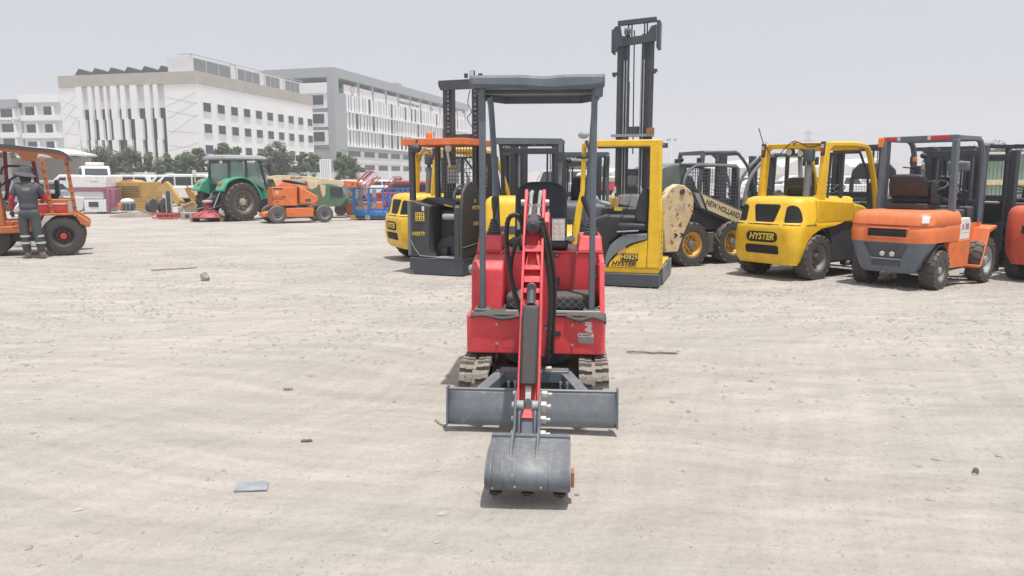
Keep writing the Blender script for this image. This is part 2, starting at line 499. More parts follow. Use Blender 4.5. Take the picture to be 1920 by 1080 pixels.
M['louvre_dark'] = plain('dark_louvre', (.20, .21, .225), .7, var=.1, scale=.6)
def main_building():
    t = thing('office_building', 'large white office block with vertical fins, beige roof band and solar panels', 'building', (-49.7, 120, 0), R(-13.5))
    W = MB().box(-26, -22.7, 0, 37, 0, 16.4).box(-22.69, -6, .42, 37, 0, 16.4).box(-5.99, 0, 0, 37, 0, 16.4).ob('wall', M['plaster'], t)
    MB().box(-22.7, -6, .30, .40, 0, 12.8).ob('glazing', M['bglass'], t)
    MB().box(-22.7, -6, .29, .40, 12.81, 16.38).ob('upper_recess', M['plaster2'], t)
    # roof band of upright louvres
    band = MB().box(-26.1, .1, -.1, 37.1, 16.42, 18.3).ob('roof_band', M['louvre_beige'], t)
    mb = MB()
    for i in range(75): mb.box(-26+i*.35, -25.92+i*.35, -.20, -.1, 16.42, 18.3)
    for i in range(105): mb.box(.1, .2, .2+i*.35, .28+i*.35, 16.42, 18.3)
    mb.ob('louvre_blades', M['louvre_beige'], band, kind='stuff')
    # fins in three tiers, each its own slab
    rnd = random.Random(11)
    for (z0, z1, seed) in ((11.1, 16.9, 1), (7.8, 11.1, 2), (0, 7.8, 3)):
        x = -22.7 if seed == 1 else -22.7+rnd.uniform(0, .6)
        gaps = [.75, 1.2, .65, .95, .8, .7, 1.0, 1.4, .7, .8, .9, .7]
        wid = [1.15, .75, .75, .45, 1.2, .85, 1.25, 1.0, .75, .8, .75, .8]
        k = 0
        while x < -6.4:
            w = wid[k % 12]*(1 if seed == 1 else rnd.uniform(.85, 1.2))
            x1 = min(x+w, -6.0)
            MB().box(x, x1, -.22, .27, z0+.01, z1-(.0 if seed > 1 else .5)).ob('facade_fin', M['plaster'], t)
            x = x1+gaps[(k+seed) % 12]*(1 if seed == 1 else rnd.uniform(.8, 1.3)); k += 1
    # seams scored on the plain panels
    for x0, x1 in ((-25.8, -22.9), (-5.7, -.2)):
        mb = MB()
        rs = random.Random(8)
        for z in (.5, 3.2, 6, 8.4, 11, 13):
            mb.bar((x0, .01, z), (x1, .01, z+rs.uniform(1.0, 3.2)), .05).bar((x1, .01, z+.3), (x0, .01, z+rs.uniform(.2, 2.6)), .05)
        mb.ob('cladding_seams', M['seam'], t, kind='stuff')
    win = MB().box(-.04, .06, 0, 1.95, 0, 1.4).mesh('window', M['bglass'])
    frm = MB().box(.0, .13, -.10, 0, -.1, 1.5).box(.0, .13, 1.95, 2.05, -.1, 1.5).box(.0, .13, 0, 1.95, 1.4, 1.5).box(.0, .16, 0, 1.95, -.1, 0).mesh('window_frame', M['plaster2'])
    for r_ in range(4):
        for i in range(10):
            w = link('window', win, t, loc=(.0, 1.2+3.71*i, 12.2-3.35*r_))
            link('window_frame', frm, w)
    # rooftop plant rooms with louvred screens
    for y0, y1 in ((.5, 12.0), (12.4, 20.8), (21.2, 27.6), (28.0, 35.0)):
        b = MB().box(-5.4, -.9, y0, y1, 18.3, 20.6).ob('plant_room', M['plaster2'], t)
        n = 3
        L = (y1-y0-1.6)/n
        for k in range(n):
            MB().box(-.9, -.8, y0+.3+k*L, y0+.3+k*L+L-.3, 18.5, 20.4).ob('louvre_screen', M['louvre_dark'], b)
        MB().bar((-1.1, y0-.2, 21.0), (-1.1, y1+.2, 21.0), .12).bar((-3.5, y0, 21.0), (-1.1, y0, 21.0), .12).bar((-1.1, y0, 20.6), (-1.1, y0, 21.0), .12).bar((-1.1, y1, 20.6), (-1.1, y1, 21.0), .12).ob('roof_frame', M['seam'], b, kind='stuff')
    for k in range(6):
        x = -23.3+k*3.2
        MB().hexa([(x-1.5, 2, 18.5), (x+1.6, 2, 18.5), (x+1.6, 3.5, 18.5), (x-1.5, 3.5, 18.5), (x-.5, 2, 19.7), (x+2.3, 2, 18.9), (x+2.3, 3.5, 18.9), (x-.5, 3.5, 19.7)]).ob('solar_panel', M['solar'], t)
    return t
main_building()

def fin_building():
    t = thing('office_building', 'long white building with rows of fins inside a grey portal frame, behind the forklifts', 'building', (-38.3, 164, 0), R(-16.5))
    t.scale = (1.17, 1.17, 1.17)
    L = 72
    MB().box(-14.5, -.3, 1.0, L, 0, 16.9).ob('wall', M['plaster'], t)
    G = M['framegrey']
    MB().box(-15, 0, 0, L+1, 19.9, 21.6).ob('roof_frame', G, t)
    MB().box(-1.5, 0, 0, 1.6, 0, 19.9).ob('corner_pillar', G, t)
    MB().box(-1.48, .0, 1.6, 4.2, 0, 17.2).ob('corner_wall', G, t)
    MB().box(-14.8, -2.5, 4.0, L-2, 16.9, 18.6).ob('roof_parapet', M['plaster'], t)
    for k in range(11): MB().box(-1.0, -.3, 9.5+k*6.1, 10.3+k*6.1, 17.2, 19.9).ob('frame_post', G, t)
    for x in (-9.5,): MB().box(x, x+.8, .2, 1.0, 17.2, 19.9).ob('frame_post', G, t)
    MB().box(-.6, -.35, 4.2, L, 17.2, 19.0).ob('upper_band', M['plaster'], t)
    rnd = random.Random(4)
    for z0, z1 in ((14.2, 17.15), (10.9, 13.9), (7.7, 10.6)):
        MB().box(-.32, -.22, 4.3, L, z0-.3, z1).ob('fin_backing', M['bglass'], t)
        MB().box(-.2, .35, 4.2, L, z0-.32, z0-.02).ob('floor_slab', M['plaster'], t)
        mb = MB(); y = 4.4
        while y < L:
            w = rnd.choice([.45, .6, .8, .8, 1.0])
            mb.box(-.215, -.02, y, y+w, z0, z1)
            y += w+rnd.choice([.42, .5, .55, .6, 1.3])
        mb.ob('fins', M['plaster'], t, kind='stuff')
    MB().box(-.3, .1, 1.6, L, 6.75, 7.36).ob('grey_band', G, t)
    win = MB().box(-.32, -.24, 0, 4.6, 0, 1.05).mesh('window', M['bglass'])
    for z in (5.6, 3.0, .9):
        MB().box(-.3, -.05, 4.2, L, z-1.2, z-.02).ob('spandrel', M['plaster2'], t)
        for k in range(11):
            link('window', win, t, loc=(.0, 5.0+k*6.1, z))
            if k: MB().box(-.3, -.05, 5.0+k*6.1-1.5, 5.0+k*6.1, z, z+1.1).ob('window_pier', M['plaster2'], t)
    # end face with stacked white window boxes
    for z in (14.3, 10.9, 7.6):
        b = MB().box(-6.6, -1.6, .1, 1.0, z, z+2.7).ob('window_box', M['plaster'], t)
        MB().box(-4.9, -2.4, .02, .1, z+.65, z+2.35).ob('pane', M['bglass'], b)
        MB().box(-6.6, -1.6, .5, 1.0, z-.62, z-.02).ob('grey_spandrel', G, t)
    MB().box(-9, -1.5, -.1, .9, 17.0, 18.9).ob('end_parapet', M['plaster'], t)
    MB().box(-6.6, -1.6, .3, 1.0, 4.4, 6.9).ob('grey_spandrel', G, t)
    text('Mohammed bin Rashid Medical Complex', 1.05, M['decal_k'], t, (-.33, 34, 18.1), (R(90), 0, R(90)), ext=.01, sx=.62)
    text('MBR', 1.0, M['decal_k'], t, (-.33, 47, 18.1), (R(90), 0, R(90)), ext=.01)
    MB().lathe([(.5, 0), (.62, .0), (.62, .05), (.5, .05)], 18, 'x', (-.34, 7.4, 18.3), close=True).ob('red_emblem', M['decal_r'], t)
    text('▬▬▬', .6, M['decal_r'], t, (-.33, 7.4, 17.4), (R(90), 0, R(90)), ext=.01, sx=.5)
    MB().bar((-2, 24, 21.9), (-2, 31, 22.1), .15).bar((-2, 31, 21.6), (-2, 31, 22.6), .25).box(-2.6, -1.6, 30.4, 33, 21.8, 22.5).ob('cleaning_crane', M['seam'], t)
fin_building()

def low_block(label, x0, x1, Y, ztop, wins, rows, grey):
    t = thing('office_building', label, 'building', (x0, Y, 0), R(-9))
    w = x1-x0
    MB().box(0, w, .6, 20, 0, ztop-.1).ob('wall', M['plaster2'], t)
    MB().box(-.1, w, .0, 20, ztop-1.6, ztop).ob('roof_band', M['framegrey' if grey else 'plaster'], t)
    for z in rows:
        MB().box(0, w, .0, .6, z-1.1, z-.05).ob('balcony_band', M['plaster'], t)
        for a, b in wins:
            q = MB().box(a, b, .52, .6, z, z+1.6).ob('window', M['bglass'], t)
            MB().box(b, b+.5, .1, .6, z-.05, z+1.7).ob('window_pier', M['plaster'], t)
    return t
low_block('white office block left of the finned white building, two windows per floor', -97.5, -88.5, 150, 18.0, ((.8, 2.6+.6), (4.9, 7.0)), (14.0, 10.6, 7.2, 3.8), False)
b_ = low_block('long white office block with grey roof edge at the far left edge', -114, -97.6, 152, 17.0, ((1, 6), (7, 11), (12.4, 15.4)), (13.6, 10.7, 7.8, 4.4), True)
text('Mohammed bin', 1.1, M['decal_k'], b_, (13.6, -.01, 12.9), (R(90), 0, 0), ext=.01)

def shed():
    t = thing('shed', 'low open shed with pale sloping roof at the far left behind the orange tractor', 'shed', (-39.5, 56, 0), R(-8))
    MB().prism([(-8, 4.6), (.5, 4.0), (2.6, 3.55), (2.6, 3.40), (-8, 4.3)], 'y', 0, 9).ob('roof', M['plaster2'], t)
    MB().prism([(-8, 4.65), (.5, 4.06), (.5, 3.75), (-8, 4.3)], 'y', -.2, -.01).ob('fascia', M['plaster'], t)
    for x in (-6, -2, 1.8): MB().box(x, x+.2, .2, .4, 0, 3.6).ob('post', M['framegrey'], t)
    MB().box(-8, 2.2, 8.5, 8.7, 0, 3.3).ob('wall', M['louvre_beige'], t)
shed()

# boundary wall of precast panels
def long_wall():
    t = thing('boundary_wall', 'long pale boundary wall of precast panels running in front of the trees', 'wall', (-70, 92, 0), R(0))
    for k in range(14):
        MB().box(k*5+.03, k*5+4.97, 0, .15, 0, 2.3).ob('wall_panel', M['plaster2'], t)
        MB().box(k*5-.12, k*5+.12, -.06, .2, 0, 2.42).ob('wall_post', M['plaster'], t)
    MB().box(-45, 0, 0, .15, 0, 2.3).ob('wall_panel', M['louvre_beige'], t)
long_wall()

# ------------------------------------------------------------ trees
M['bark'] = plain('bark', (.13, .10, .075), .9)
M['leaf1'] = plain('olive_leaves', (.16, .225, .12), .6, var=.5, scale=1.5)
M['leaf2'] = plain('grey_green_leaves', (.185, .215, .15), .6, var=.5, scale=1.5)
M['leaf3'] = plain('dry_leaves', (.25, .235, .18), .7, var=.4, scale=1.5)
for k in ('leaf1', 'leaf2', 'leaf3'):
    ln, ll = M[k].node_tree.nodes, M[k].node_tree.links
    pb = ln['Principled BSDF']; tr_ = ln.new('ShaderNodeBsdfTranslucent'); mx_ = ln.new('ShaderNodeMixShader'); mx_.inputs[0].default_value = .45
    ll.new(pb.inputs['Base Color'].links[0].from_socket, tr_.inputs[0])
    ll.new(pb.outputs[0], mx_.inputs[1]); ll.new(tr_.outputs[0], mx_.inputs[2]); ll.new(mx_.outputs[0], ln['Material Output'].inputs[0])
def tree(label, loc, seed, h=5.2, wd=3.6, mat='leaf1', clumps=46, leaves=95, sz=.19, group='street trees in front of the buildings'):
    rnd = random.Random(seed)
    t = thing('tree', label, 'tree', loc, rnd.uniform(0, 6), group)
    tr = MB()
    top = Vector((rnd.uniform(-.3, .3), rnd.uniform(-.3, .3), h*.55))
    tr.tube([(0, 0, -.1), (0.05, 0, h*.2), top*.7+Vector((.1, 0, 0)), top], [h*.030, h*.022, h*.018, h*.01], 7)
    cs = []
    for i in range(clumps):
        a = rnd.uniform(0, 6.28); u = rnd.uniform(-1, 1); q = rnd.random()**.45
        s = math.sqrt(1-u*u)
        c = Vector((q*s*math.cos(a)*wd*.48, q*s*math.sin(a)*wd*.48, h*.57+q*u*h*.42))
        c *= 1+rnd.uniform(-.06, .12)
        cs.append((c, rnd.uniform(.35, .70)*wd*.32))
        if i < 8: tr.tube([top*rnd.uniform(.5, 1), (top+c)*.5+Vector((0, 0, -.1)), c], [h*.012, h*.008, h*.003], 5)
    tr.ob('trunk', M['bark'], t)
    V_, F_ = [], []
    for c, r in cs:
        for _ in range(leaves):
            d = Vector((rnd.gauss(0, 1), rnd.gauss(0, 1), rnd.gauss(0, .8))).normalized()*r*rnd.random()**.4
            p = c+d
            n = (d.normalized()+Vector((rnd.uniform(-.8, .8), rnd.uniform(-.8, .8), rnd.uniform(-.2, 1.2)))).normalized()
            e = n.orthogonal().normalized(); e.rotate(Matrix.Rotation(rnd.uniform(0, 6.28), 3, n)); f = n.cross(e)
            s = sz*rnd.uniform(.6, 1.3); k = len(V_)
            V_ += [p-e*s, p-f*s*.5, p+e*s, p+f*s*.5]
            F_.append((k, k+1, k+2, k+3))
    me = bpy.data.meshes.new('crown'); me.from_pydata([tuple(v) for v in V_], [], F_); me.materials.append(M[mat])
    link('crown', me, t)
    return t
def tx(px, Y): return (px-960)/1387*Y*.999
spots = [(152, 94, 4.6, 2.6, 'leaf1', 'small bushy tree left of the white van with the roof unit'), (198, 92, 5.4, 4.3, 'leaf2', 'wide grey green tree in front of the first windows of the finned facade'),
         (248, 93, 5.0, 3.5, 'leaf2', 'wide tree before the middle of the finned facade'), (281, 94, 4.6, 2.5, 'leaf2', 'brownish tree before the right end of the finned facade'), (314, 93, 4.5, 3.0, 'leaf1', 'bright green round tree at the plain corner panel of the white building'),
         (357, 92, 4.9, 3.0, 'leaf1', 'green tree in front of the corner of the white building'), (383, 95, 5.6, 2.6, 'leaf2', 'thin tree just left of the green tractor cab'), (435, 96, 6.2, 3.2, 'leaf1', 'tree showing above the green tractor cab roof'),
         (503, 94, 4.6, 2.4, 'leaf1', 'low tree just right of the green tractor cab'), (528, 92, 5.8, 3.8, 'leaf2', 'tall tree above the cream boom of the orange lift'), (576, 93, 4.6, 2.6, 'leaf1', 'narrow tree left of the striped white banner'),
         (594, 93, 4.5, 2.0, 'leaf1', 'slender tree touching the striped banner'), (648, 92, 4.9, 2.6, 'leaf1', 'bright green tree at the foot of the grey corner pillar'), (668, 93, 3.6, 2.6, 'leaf1', 'low green shrub right of the grey corner pillar'),
         (25, 72, 4.2, 3.6, 'leaf1', 'dark tree behind the canopy of the orange tractor at the left edge'), (60, 78, 3.6, 2.4, 'leaf1', 'small tree seen through the orange tractor posts')]
for i, (px, Y, h, w, m, lb) in enumerate(spots):
    tree(lb, (tx(px, Y), Y, 0), 20+i, h, w, m)
tree('dark tree behind the black forklift mast at right', (tx(1765, 70), 70, 0), 50, 4.2, 3.2, 'leaf2', group='trees beyond the yard on the right')
tree('pale dry bush behind the torn seat of the orange forklift', (tx(1728, 60), 60, 0), 51, 2.3, 2.6, 'leaf3', clumps=18, group='trees beyond the yard on the right')
tree('wide olive tree in front of the green shed at right', (tx(1850, 75), 75, 0), 52, 4.6, 4.4, 'leaf2', group='trees beyond the yard on the right')
tree('hazy tree at the far right edge of the yard', (tx(1905, 90), 90, 0), 53, 5.0, 5.0, 'leaf2', group='trees beyond the yard on the right')
tree('far low tree seen under the excavator canopy, right of the mast', (tx(1078, 150), 150, 0), 54, 5.0, 9, 'leaf1', sz=.35, group='trees beyond the yard on the right')
tree('far low tree left of the yellow reach truck mast', (tx(1100, 155), 155, 0), 55, 4.4, 8, 'leaf1', sz=.35, group='trees beyond the yard on the right')

# ------------------------------------------------------------ far right: sheds, tent roofs, pylons, light mast
def tent(label, px0, px1, Y, z, peaks):
    x0, x1 = tx(px0, Y), tx(px1, Y)
    t = thing('warehouse', label, 'warehouse', (x0, Y, 0), 0)
    w = (x1-x0)
    pts = [(0, 0), (w, 0), (w, z*.62)]
    for k in range(peaks):
        a = w*(1-(k+.5)/peaks); b = w*(1-(k+1)/peaks)
        pts += [(a, z), (b, z*.62)]
    MB().prism(pts[:-1]+[(0, z*.62)], 'y', 0, 60).ob('roof', M['tentwhite'], t)
    MB().box(0, w, -.3, -.05, 0, z*.35).ob('wall', M['louvre_beige'], t)
M['tentwhite'] = plain('white_sheet_roof', (.66, .64, .62), .7, var=.05, scale=.2)
tent('long white warehouse roof beyond the yard behind the large yellow forklift', 1395, 1590, 260, 8.6, 3)
tent('second white warehouse roof beyond the yard, further right', 1600, 1700, 280, 9.5, 1)
tent('distant pale warehouse seen between the forklifts at centre', 1145, 1260, 300, 6.5, 2)
m_ = MB()
m_.grid(lambda u, v: (tx(930, 420)+70*u, 420+60*v, 6.5*math.sin(PI*u)**.6*math.sin(PI*v)+1.2*noise.noise(Vector((u*6, v*3, 0)))), 24, 10)
m_.ob('sand_heap', M['ground'], kind='structure', label='distant heap of sand on the horizon')
def green_shed():
    t = thing('shed', 'green corrugated shed with a cream stripe at the right edge', 'shed', (tx(1838, 58), 58, 0), R(-4))
    mb = MB()
    for k in range(64): mb.box(k*.3, k*.3+.16, -.05, 0, 0, 3.4)
    mb.ob('ribs', M['shedgreen'], t, kind='stuff')
    MB().box(0, 19, 0, 8, 0, 3.4).ob('wall', M['shedgreen'], t)
    MB().box(-.2, 19, -.3, 8, 3.4, 3.55).ob('roof', M['plaster2'], t)
    MB().box(0, 19, -.12, -.06, 1.05, 1.45).ob('cream_stripe', M['cream'], t)
M['shedgreen'] = plain('green_sheet', (.20, .30, .22), .6)
green_shed()
def pylon(label, px, Y, h):
    t = thing('pylon', label, 'pylon', (tx(px, Y), Y, 0), R(12), 'power pylons on the horizon')
    mb = MB()
    def W(z): return max(.4, (1-z/h)*h*.12+.5)
    n = 9
    for k in range(n):
        z0, z1 = h*k/n, h*(k+1)/n; a, b = W(z0), W(z1)
        for s in (-1, 1):
            for q in (-1, 1):
                mb.bar((s*a, q*a, z0), (s*b, q*b, z1), .22)
            mb.bar((s*a, -a, z0), (-s*b, -b, z1), .14)
            mb.bar((-a, s*a, z0), (-b, -s*b, z1), .14)
            mb.bar((-b, s*b, z1), (b, s*b, z1), .14)
    mb.ob('lattice_tower', M['seam'], t)
    for z, w in ((.66, .17), (.80, .21), (.93, .15)):
        MB().prism([(-w*h, z*h), (w*h, z*h), (.5, z*h+h*.035), (-.5, z*h+h*.035)], 'y', -.15, .15).ob('cross_arm', M['seam'], t)
pylon('taller lattice pylon on the horizon above the large yellow forklift', 1505, 470, 31)
pylon('lower lattice pylon on the horizon above the light grey forklift', 1428, 520, 27)
pts1 = []
for z, o in ((21, -5), (25, 6), (29, 0)):
    mb = MB()
    span = [(-330, 520, z+4), (tx(1428, 520), 520, z-2), (tx(1505, 470), 470, z+1), (620, 420, z+3)]
    for a, b in zip(span, span[1:]):
        A, B_ = Vector(a), Vector(b)
        mb.tube([A.lerp(B_, k/10)+Vector((0, 0, -9*4*(k/10)*(1-k/10)*(1 if (B_-A).length > 150 else .1))) for k in range(11)], .07, 3)
    mb.ob('power_line', M['seam'], label='thin power cable strung between the horizon pylons, ' + {21: 'lowest', 25: 'middle', 29: 'highest'}[z] + ' of three', cat='power line')
def light_mast():
    t = thing('light_mast', 'thin white floodlight mast right of the tall yellow reach truck', 'light mast', (tx(1253, 150), 150, 0))
    MB().cyl((0, 0, 0), (0, 0, 9.2), .14, 8).ob('pole', M['plaster'], t)
    for k in range(3):
        a = k*2.1
        MB().bar((0, 0, 9.2), (.9*math.cos(a), .9*math.sin(a), 9.2), .1).box(.9*math.cos(a)-.25, .9*math.cos(a)+.25, .9*math.sin(a)-.2, .9*math.sin(a)+.2, 9.0, 9.4).ob('floodlight', M['seam'], t)
light_mast()
def banner():
    t = thing('banner', 'tall white banner with vertical stripes between trees in front of the buildings', 'banner', (tx(614, 88), 88, 0))
    MB().box(-.65, .65, 0, .2, 0, 3.8).ob('panel', M['plaster'], t)
    for k in range(5): MB().box(-.5+k*.22, -.42+k*.22, -.02, -.005, .3, 3.7).ob('stripe', M['seam'], t)
banner()

# closed box of haze round everything but the sky
hz = MB().box(-480, 700, -60, 560, -1.2, 42).ob('haze', None, smooth=0, kind='stuff', label='pale dust haze filling the air over the yard', cat='haze')
hm = bpy.data.materials.new('dust_haze'); hm.use_nodes = True
hn, hl = hm.node_tree.nodes, hm.node_tree.links
hn.clear()
pv = hn.new('ShaderNodeVolumePrincipled'); pv.inputs['Color'].default_value = (.86, .87, .90, 1)
pv.inputs['Density'].default_value = .0012; pv.inputs['Anisotropy'].default_value = .2
ho = hn.new('ShaderNodeOutputMaterial'); hl.new(pv.outputs[0], ho.inputs['Volume'])
hz.data.materials.clear(); hz.data.materials.append(hm)
# ------------------------------------------------------------ red mini excavator
def excavator():
    ex = thing('mini_excavator', 'red mini excavator with slate grey canopy, blade and bucket facing the camera', 'excavator', (.18, 5.15, 0), R(-4.4))
    red, sl, bk, st, bm_ = M['red'], M['slate'], M['black'], M['steel'], M['blackmetal']
    # tracks
    for sx in (-1, 1):
        cx = sx*.385
        prof = []
        y0, y1, r, zc = -.44, .46, .150, .165
        for k in range(9): a = PI/2+PI*k/8; prof.append((y0+r*math.cos(a), zc+r*math.sin(a)))
        for k in range(9): a = -PI/2+PI*k/8; prof.append((y1+r*math.cos(a), zc+r*math.sin(a)))
        mb = MB()
        n = len(prof)
        inner = [(y*.97+.0, zc+(z-zc)*.86) for y, z in prof]
        w = .095
        for i in range(n):
            a, b = prof[i], prof[(i+1) % n]; c, d = inner[(i+1) % n], inner[i]
            mb.hexa([(cx-w, a[0], a[1]), (cx+w, a[0], a[1]), (cx+w, b[0], b[1]), (cx-w, b[0], b[1]),
                     (cx-w, d[0], d[1]), (cx+w, d[0], d[1]), (cx+w, c[0], c[1]), (cx-w, c[0], c[1])])
        track = mb.ob('rubber_track', M['tread'], ex)
        # tread lugs moulded on the belt
        L = 2*(y1-y0)+2*PI*r
        N = 34
        def path(s):
            s %= L
            if s < y1-y0: return (y0+s, zc+r, PI/2)
            s -= (y1-y0)
            if s < PI*r: a = PI/2 - s/r; return (y1+r*math.cos(a), zc+r*math.sin(a), a)
            s -= PI*r
            if s < y1-y0: return (y1-s, zc-r, -PI/2)
            s -= (y1-y0)
            a = -PI/2 - s/r; return (y0+r*math.cos(a), zc+r*math.sin(a), a)
        mb = MB()
        for i in range(N):
            for h in (-1, 1):
                y, z, a = path(L*(i+.22*(h > 0))/N)
                for part in (0, 1):
                    x0 = .012 if part == 0 else .055
                    x1 = .055 if part == 0 else .094
                    hw = .016 if part == 0 else .024
                    ht = .020 if part == 0 else .023
                    yy, zz, aa = path(L*(i+.22*(h > 0)+(.12 if part else 0))/N)
                    d = Vector((0, math.cos(aa), math.sin(aa))); t = Vector((0, -math.sin(aa), math.cos(aa)))
                    c = Vector((cx, yy, zz))
                    X = Vector((h, 0, 0))
                    vv = []
                    for dd in (-.004, ht):
                        k = 1 if dd < 0 else .7
                        for (xa, ta) in ((x0, -hw*k), (x1, -hw*k), (x1, hw*k), (x0, hw*k)):
                            vv.append(tuple(c+X*xa+t*ta+d*dd))
                    mb.hexa(vv)
        mb.ob('tread_lugs', M['tread'], track, kind='stuff')
        # idler wheels and frame
        mb = MB()
        for yy, rr in ((y0, .115), (y1, .115), (-.15, .05), (.15, .05)):
            mb.cyl((cx-.05, yy, zc if rr > .1 else .10), (cx+.05, yy, zc if rr > .1 else .10), rr, 18)
        mb.box(cx-.035, cx+.035, y0, y1, .10, .23)
        mb.ob('track_roller', bm_, ex)
    # undercarriage
    MB().box(-.29, .29, -.28, .34, .10, .25).ob('undercarriage', bm_, ex, bev=.01)
    MB().lathe([(.20, .25), (.22, .26), (.22, .35), (.20, .36)], 28, 'z').ob('slewing_ring', bm_, ex)
    # dozer blade
    bl = MB()
    zp = [(-.862, .052), (-.874, .075), (-.868, .14), (-.848, .20), (-.828, .255)]
    def bfn(u, v):
        i = v*(len(zp)-1); k = min(int(i), len(zp)-2); f = i-k
        y = zp[k][0]*(1-f)+zp[k+1][0]*f; z = zp[k][1]*(1-f)+zp[k+1][1]*f
        return (-.50+1.01*u, y, z)
    bl.grid(bfn, 9, 13)
    blade = bl.ob('dozer_blade', M['slate_worn'], ex, solid=.014)
    MB().tube([(-.50, -.828, .258), (.0, -.830, .2575), (.51, -.828, .258)], .011, 8).ob('top_rail', sl, blade)
    for x in (-.507, .515):
        MB().prism([(-.885, .045), (-.85, .045), (-.80, .15), (-.79, .275), (-.85, .275), (-.875, .15)], 'x', x-.006, x+.006).ob('end_plate', sl, blade)
    MB().box(-.49, .50, -.872, -.858, .046, .068).ob('cutting_edge', M['slate_worn'], blade, bev=.003)
    # blade lift frame
    fr = MB()
    for s in (-1, 1):
        fr.bar((s*.33, -.80, .20), (s*.20, -.53, .27), .075, .07)
        fr.bar((s*.20, -.53, .27), (s*.18, -.25, .22), .06, .06)
    fr.box(-.215, .225, -.575, -.51, .235, .305)
    fr.box(-.215, .225, -.575, -.49, .305, .313)
    fr.ob('blade_frame', sl, ex, bev=.006)
    for x in (-.145, -.105, .175, .215):
        MB().cyl((x, -.74, .19), (x, -.74, .285), .006, 8).cyl((x, -.74, .275), (x, -.74, .29), .009, 8).ob('lift_pin', st, ex)
    MB().cyl((.03, -.8, .16), (.03, -.30, .27), .028, 12).ob('blade_ram', bm_, ex)
    # lower body band
    def rr(x0, x1, y0, y1, r, n=5):
        p = []
        for cxx, cyy, a0 in ((x1-r, y0+r, -90), (x1-r, y1-r, 0), (x0+r, y1-r, 90), (x0+r, y0+r, 180)):
            for k in range(n): a = R(a0+90*k/(n-1)); p.append((cxx+r*math.cos(a), cyy+r*math.sin(a)))
        return p
    body = MB().prism(rr(-.465, .465, -.335, .66, .055), 'z', .365, .618).ob('lower_body', red, ex, bev=.008)
    for x, z in ((-.255, .565), (-.255, .43), (.245, .565), (.245, .43)):
        MB().cyl((x, -.334, z), (x, -.343, z), .0095, 12).cyl((x, -.343, z), (x, -.347, z), .006, 6).ob('bolt', st, body)
    MB().prism([(-.03+.017*math.cos(a), .505+.017*math.sin(a)) for a in [PI/2+PI*k/6 for k in range(7)]] +
               [(.155+.017*math.cos(a), .505+.017*math.sin(a)) for a in [-PI/2+PI*k/6 for k in range(7)]], 'y', -.339, -.330).ob('hose_slot', bk, body)
    MB().cyl((.115, -.339, .505), (.115, -.346, .505), .011, 12).cyl((.138, -.339, .505), (.138, -.343, .505), .008, 10).ob('hose_slot_bolt', bm_, body)
    cp = [(-.14, .478), (-.19, .478)] + [(-.19+.034*math.cos(a), .444+.034*math.sin(a)) for a in [PI/2+PI*k/8 for k in range(9)]] + [(-.12, .41)]
    MB().tube([(x, -.3352, z) for x, z in cp], .0018, 5).ob('access_cover_seam', M['maroon'], body)
    pl = MB().box(.285, .385, -.3385, -.330, .443, .512).ob('maker_plate', M['decal_g'], body, bev=.001)
    MB().box(.283, .387, -.3395, -.3387, .487, .510).ob('plate_print', M['decal_w'], pl)
    text('AGT', .021, M['decal_k'], pl, (.342, -.3405, .498), (R(90), 0, 0), bold=.0006, ext=.0002, sx=1.5)
    MB().lathe([(.004, 0), (.006, 0), (.006, .0008), (.004, .0008)], 12, 'y', (.297, -.3412, .498)).ob('plate_emblem', M['decal_k'], pl)
    mb = MB()
    for z in (.477, .467, .457, .449):
        mb.box(.292, .375, -.3389, -.3386, z, z+.0012)
    mb.ob('plate_print', M['decal_k'], pl)
    # torn white sticker
    mb = MB()
    random.seed(4)
    for k in range(9):
        z = .585-k*.0075
        a = .335+random.uniform(-.012, .012); b_ = .373+random.uniform(-.006, .006)
        mb.box(a, b_, -.3362, -.3352, z-.0078, z)
    mb.box(.27, .37, -.3362, -.3352, .583, .587)
    mb.ob('torn_sticker', M['decal_w'], body)
    # rubber floor mat with folded front edge
    mat = MB()
    mat.box(-.42, .43, -.345, .14, .620, .632)
    o = mat.ob('floor_mat', M['mat'], ex, bev=.004)
    def flap(pts, seed):
        mb = MB()
        mb.grid(lambda u, v: pts(u, v), 14, 5)
        return mb.ob('mat_flap', M['mat'], o, solid=.007)
    flap(lambda u, v: (-.43+.41*u, -.30-.062*v, .636-.028*v*v+.012*math.sin(u*9)*(v)+.014*math.exp(-((u-.3)/.08)**2)*(1-v)), 1)
    flap(lambda u, v: (.20+.265*u, -.30-.060*v-.02*u*v, .636-.030*v*v*(1+1.4*max(0, u-.6))+.016*math.sin(2+u*8)*v), 2)
    # diamond patterned step of the floor
    step = MB().box(-.21, .40, -.16, .13, .632, .735).ob('floor_step', M['mat'], ex, bev=.025, seg=3)
    mb = MB()
    for k in range(-3, 14):
        for s in (-1, 1):
            x = -.20+k*.055
            x1 = x+.085*s
            a, b_ = (x, .642), (x1, .722)
            def clip(p, q):
                out = []
                for t in [i/6 for i in range(7)]:
                    xx = p[0]+(q[0]-p[0])*t; zz = p[1]+(q[1]-p[1])*t
                    if -.20 < xx < .39: out.append((xx, -.1615, zz))
                return out
            c = clip(a, b_)
            if len(c) > 1: mb.tube([c[0], c[-1]], .0011, 4)
    mb.ob('diamond_ribs', M['decal_g'], step)
    MB().box(-.20, .43, -.30, -.285, .636, .652).ob('floor_edge', M['decal_g'], ex, bev=.003)
    # seat base housing, side compartment, side wall
    h = MB().box(-.445, .455, .14, .74, .632, .995).ob('seat_housing', red, ex, bev=.010)
    MB().box(-.45, .46, .132, .75, .995, 1.006).ob('housing_lid', red, h, bev=.003)
    MB().box(.235, .26, .128, .139, .66, .985).ob('corner_fold', M['maroon'], h, bev=.003)
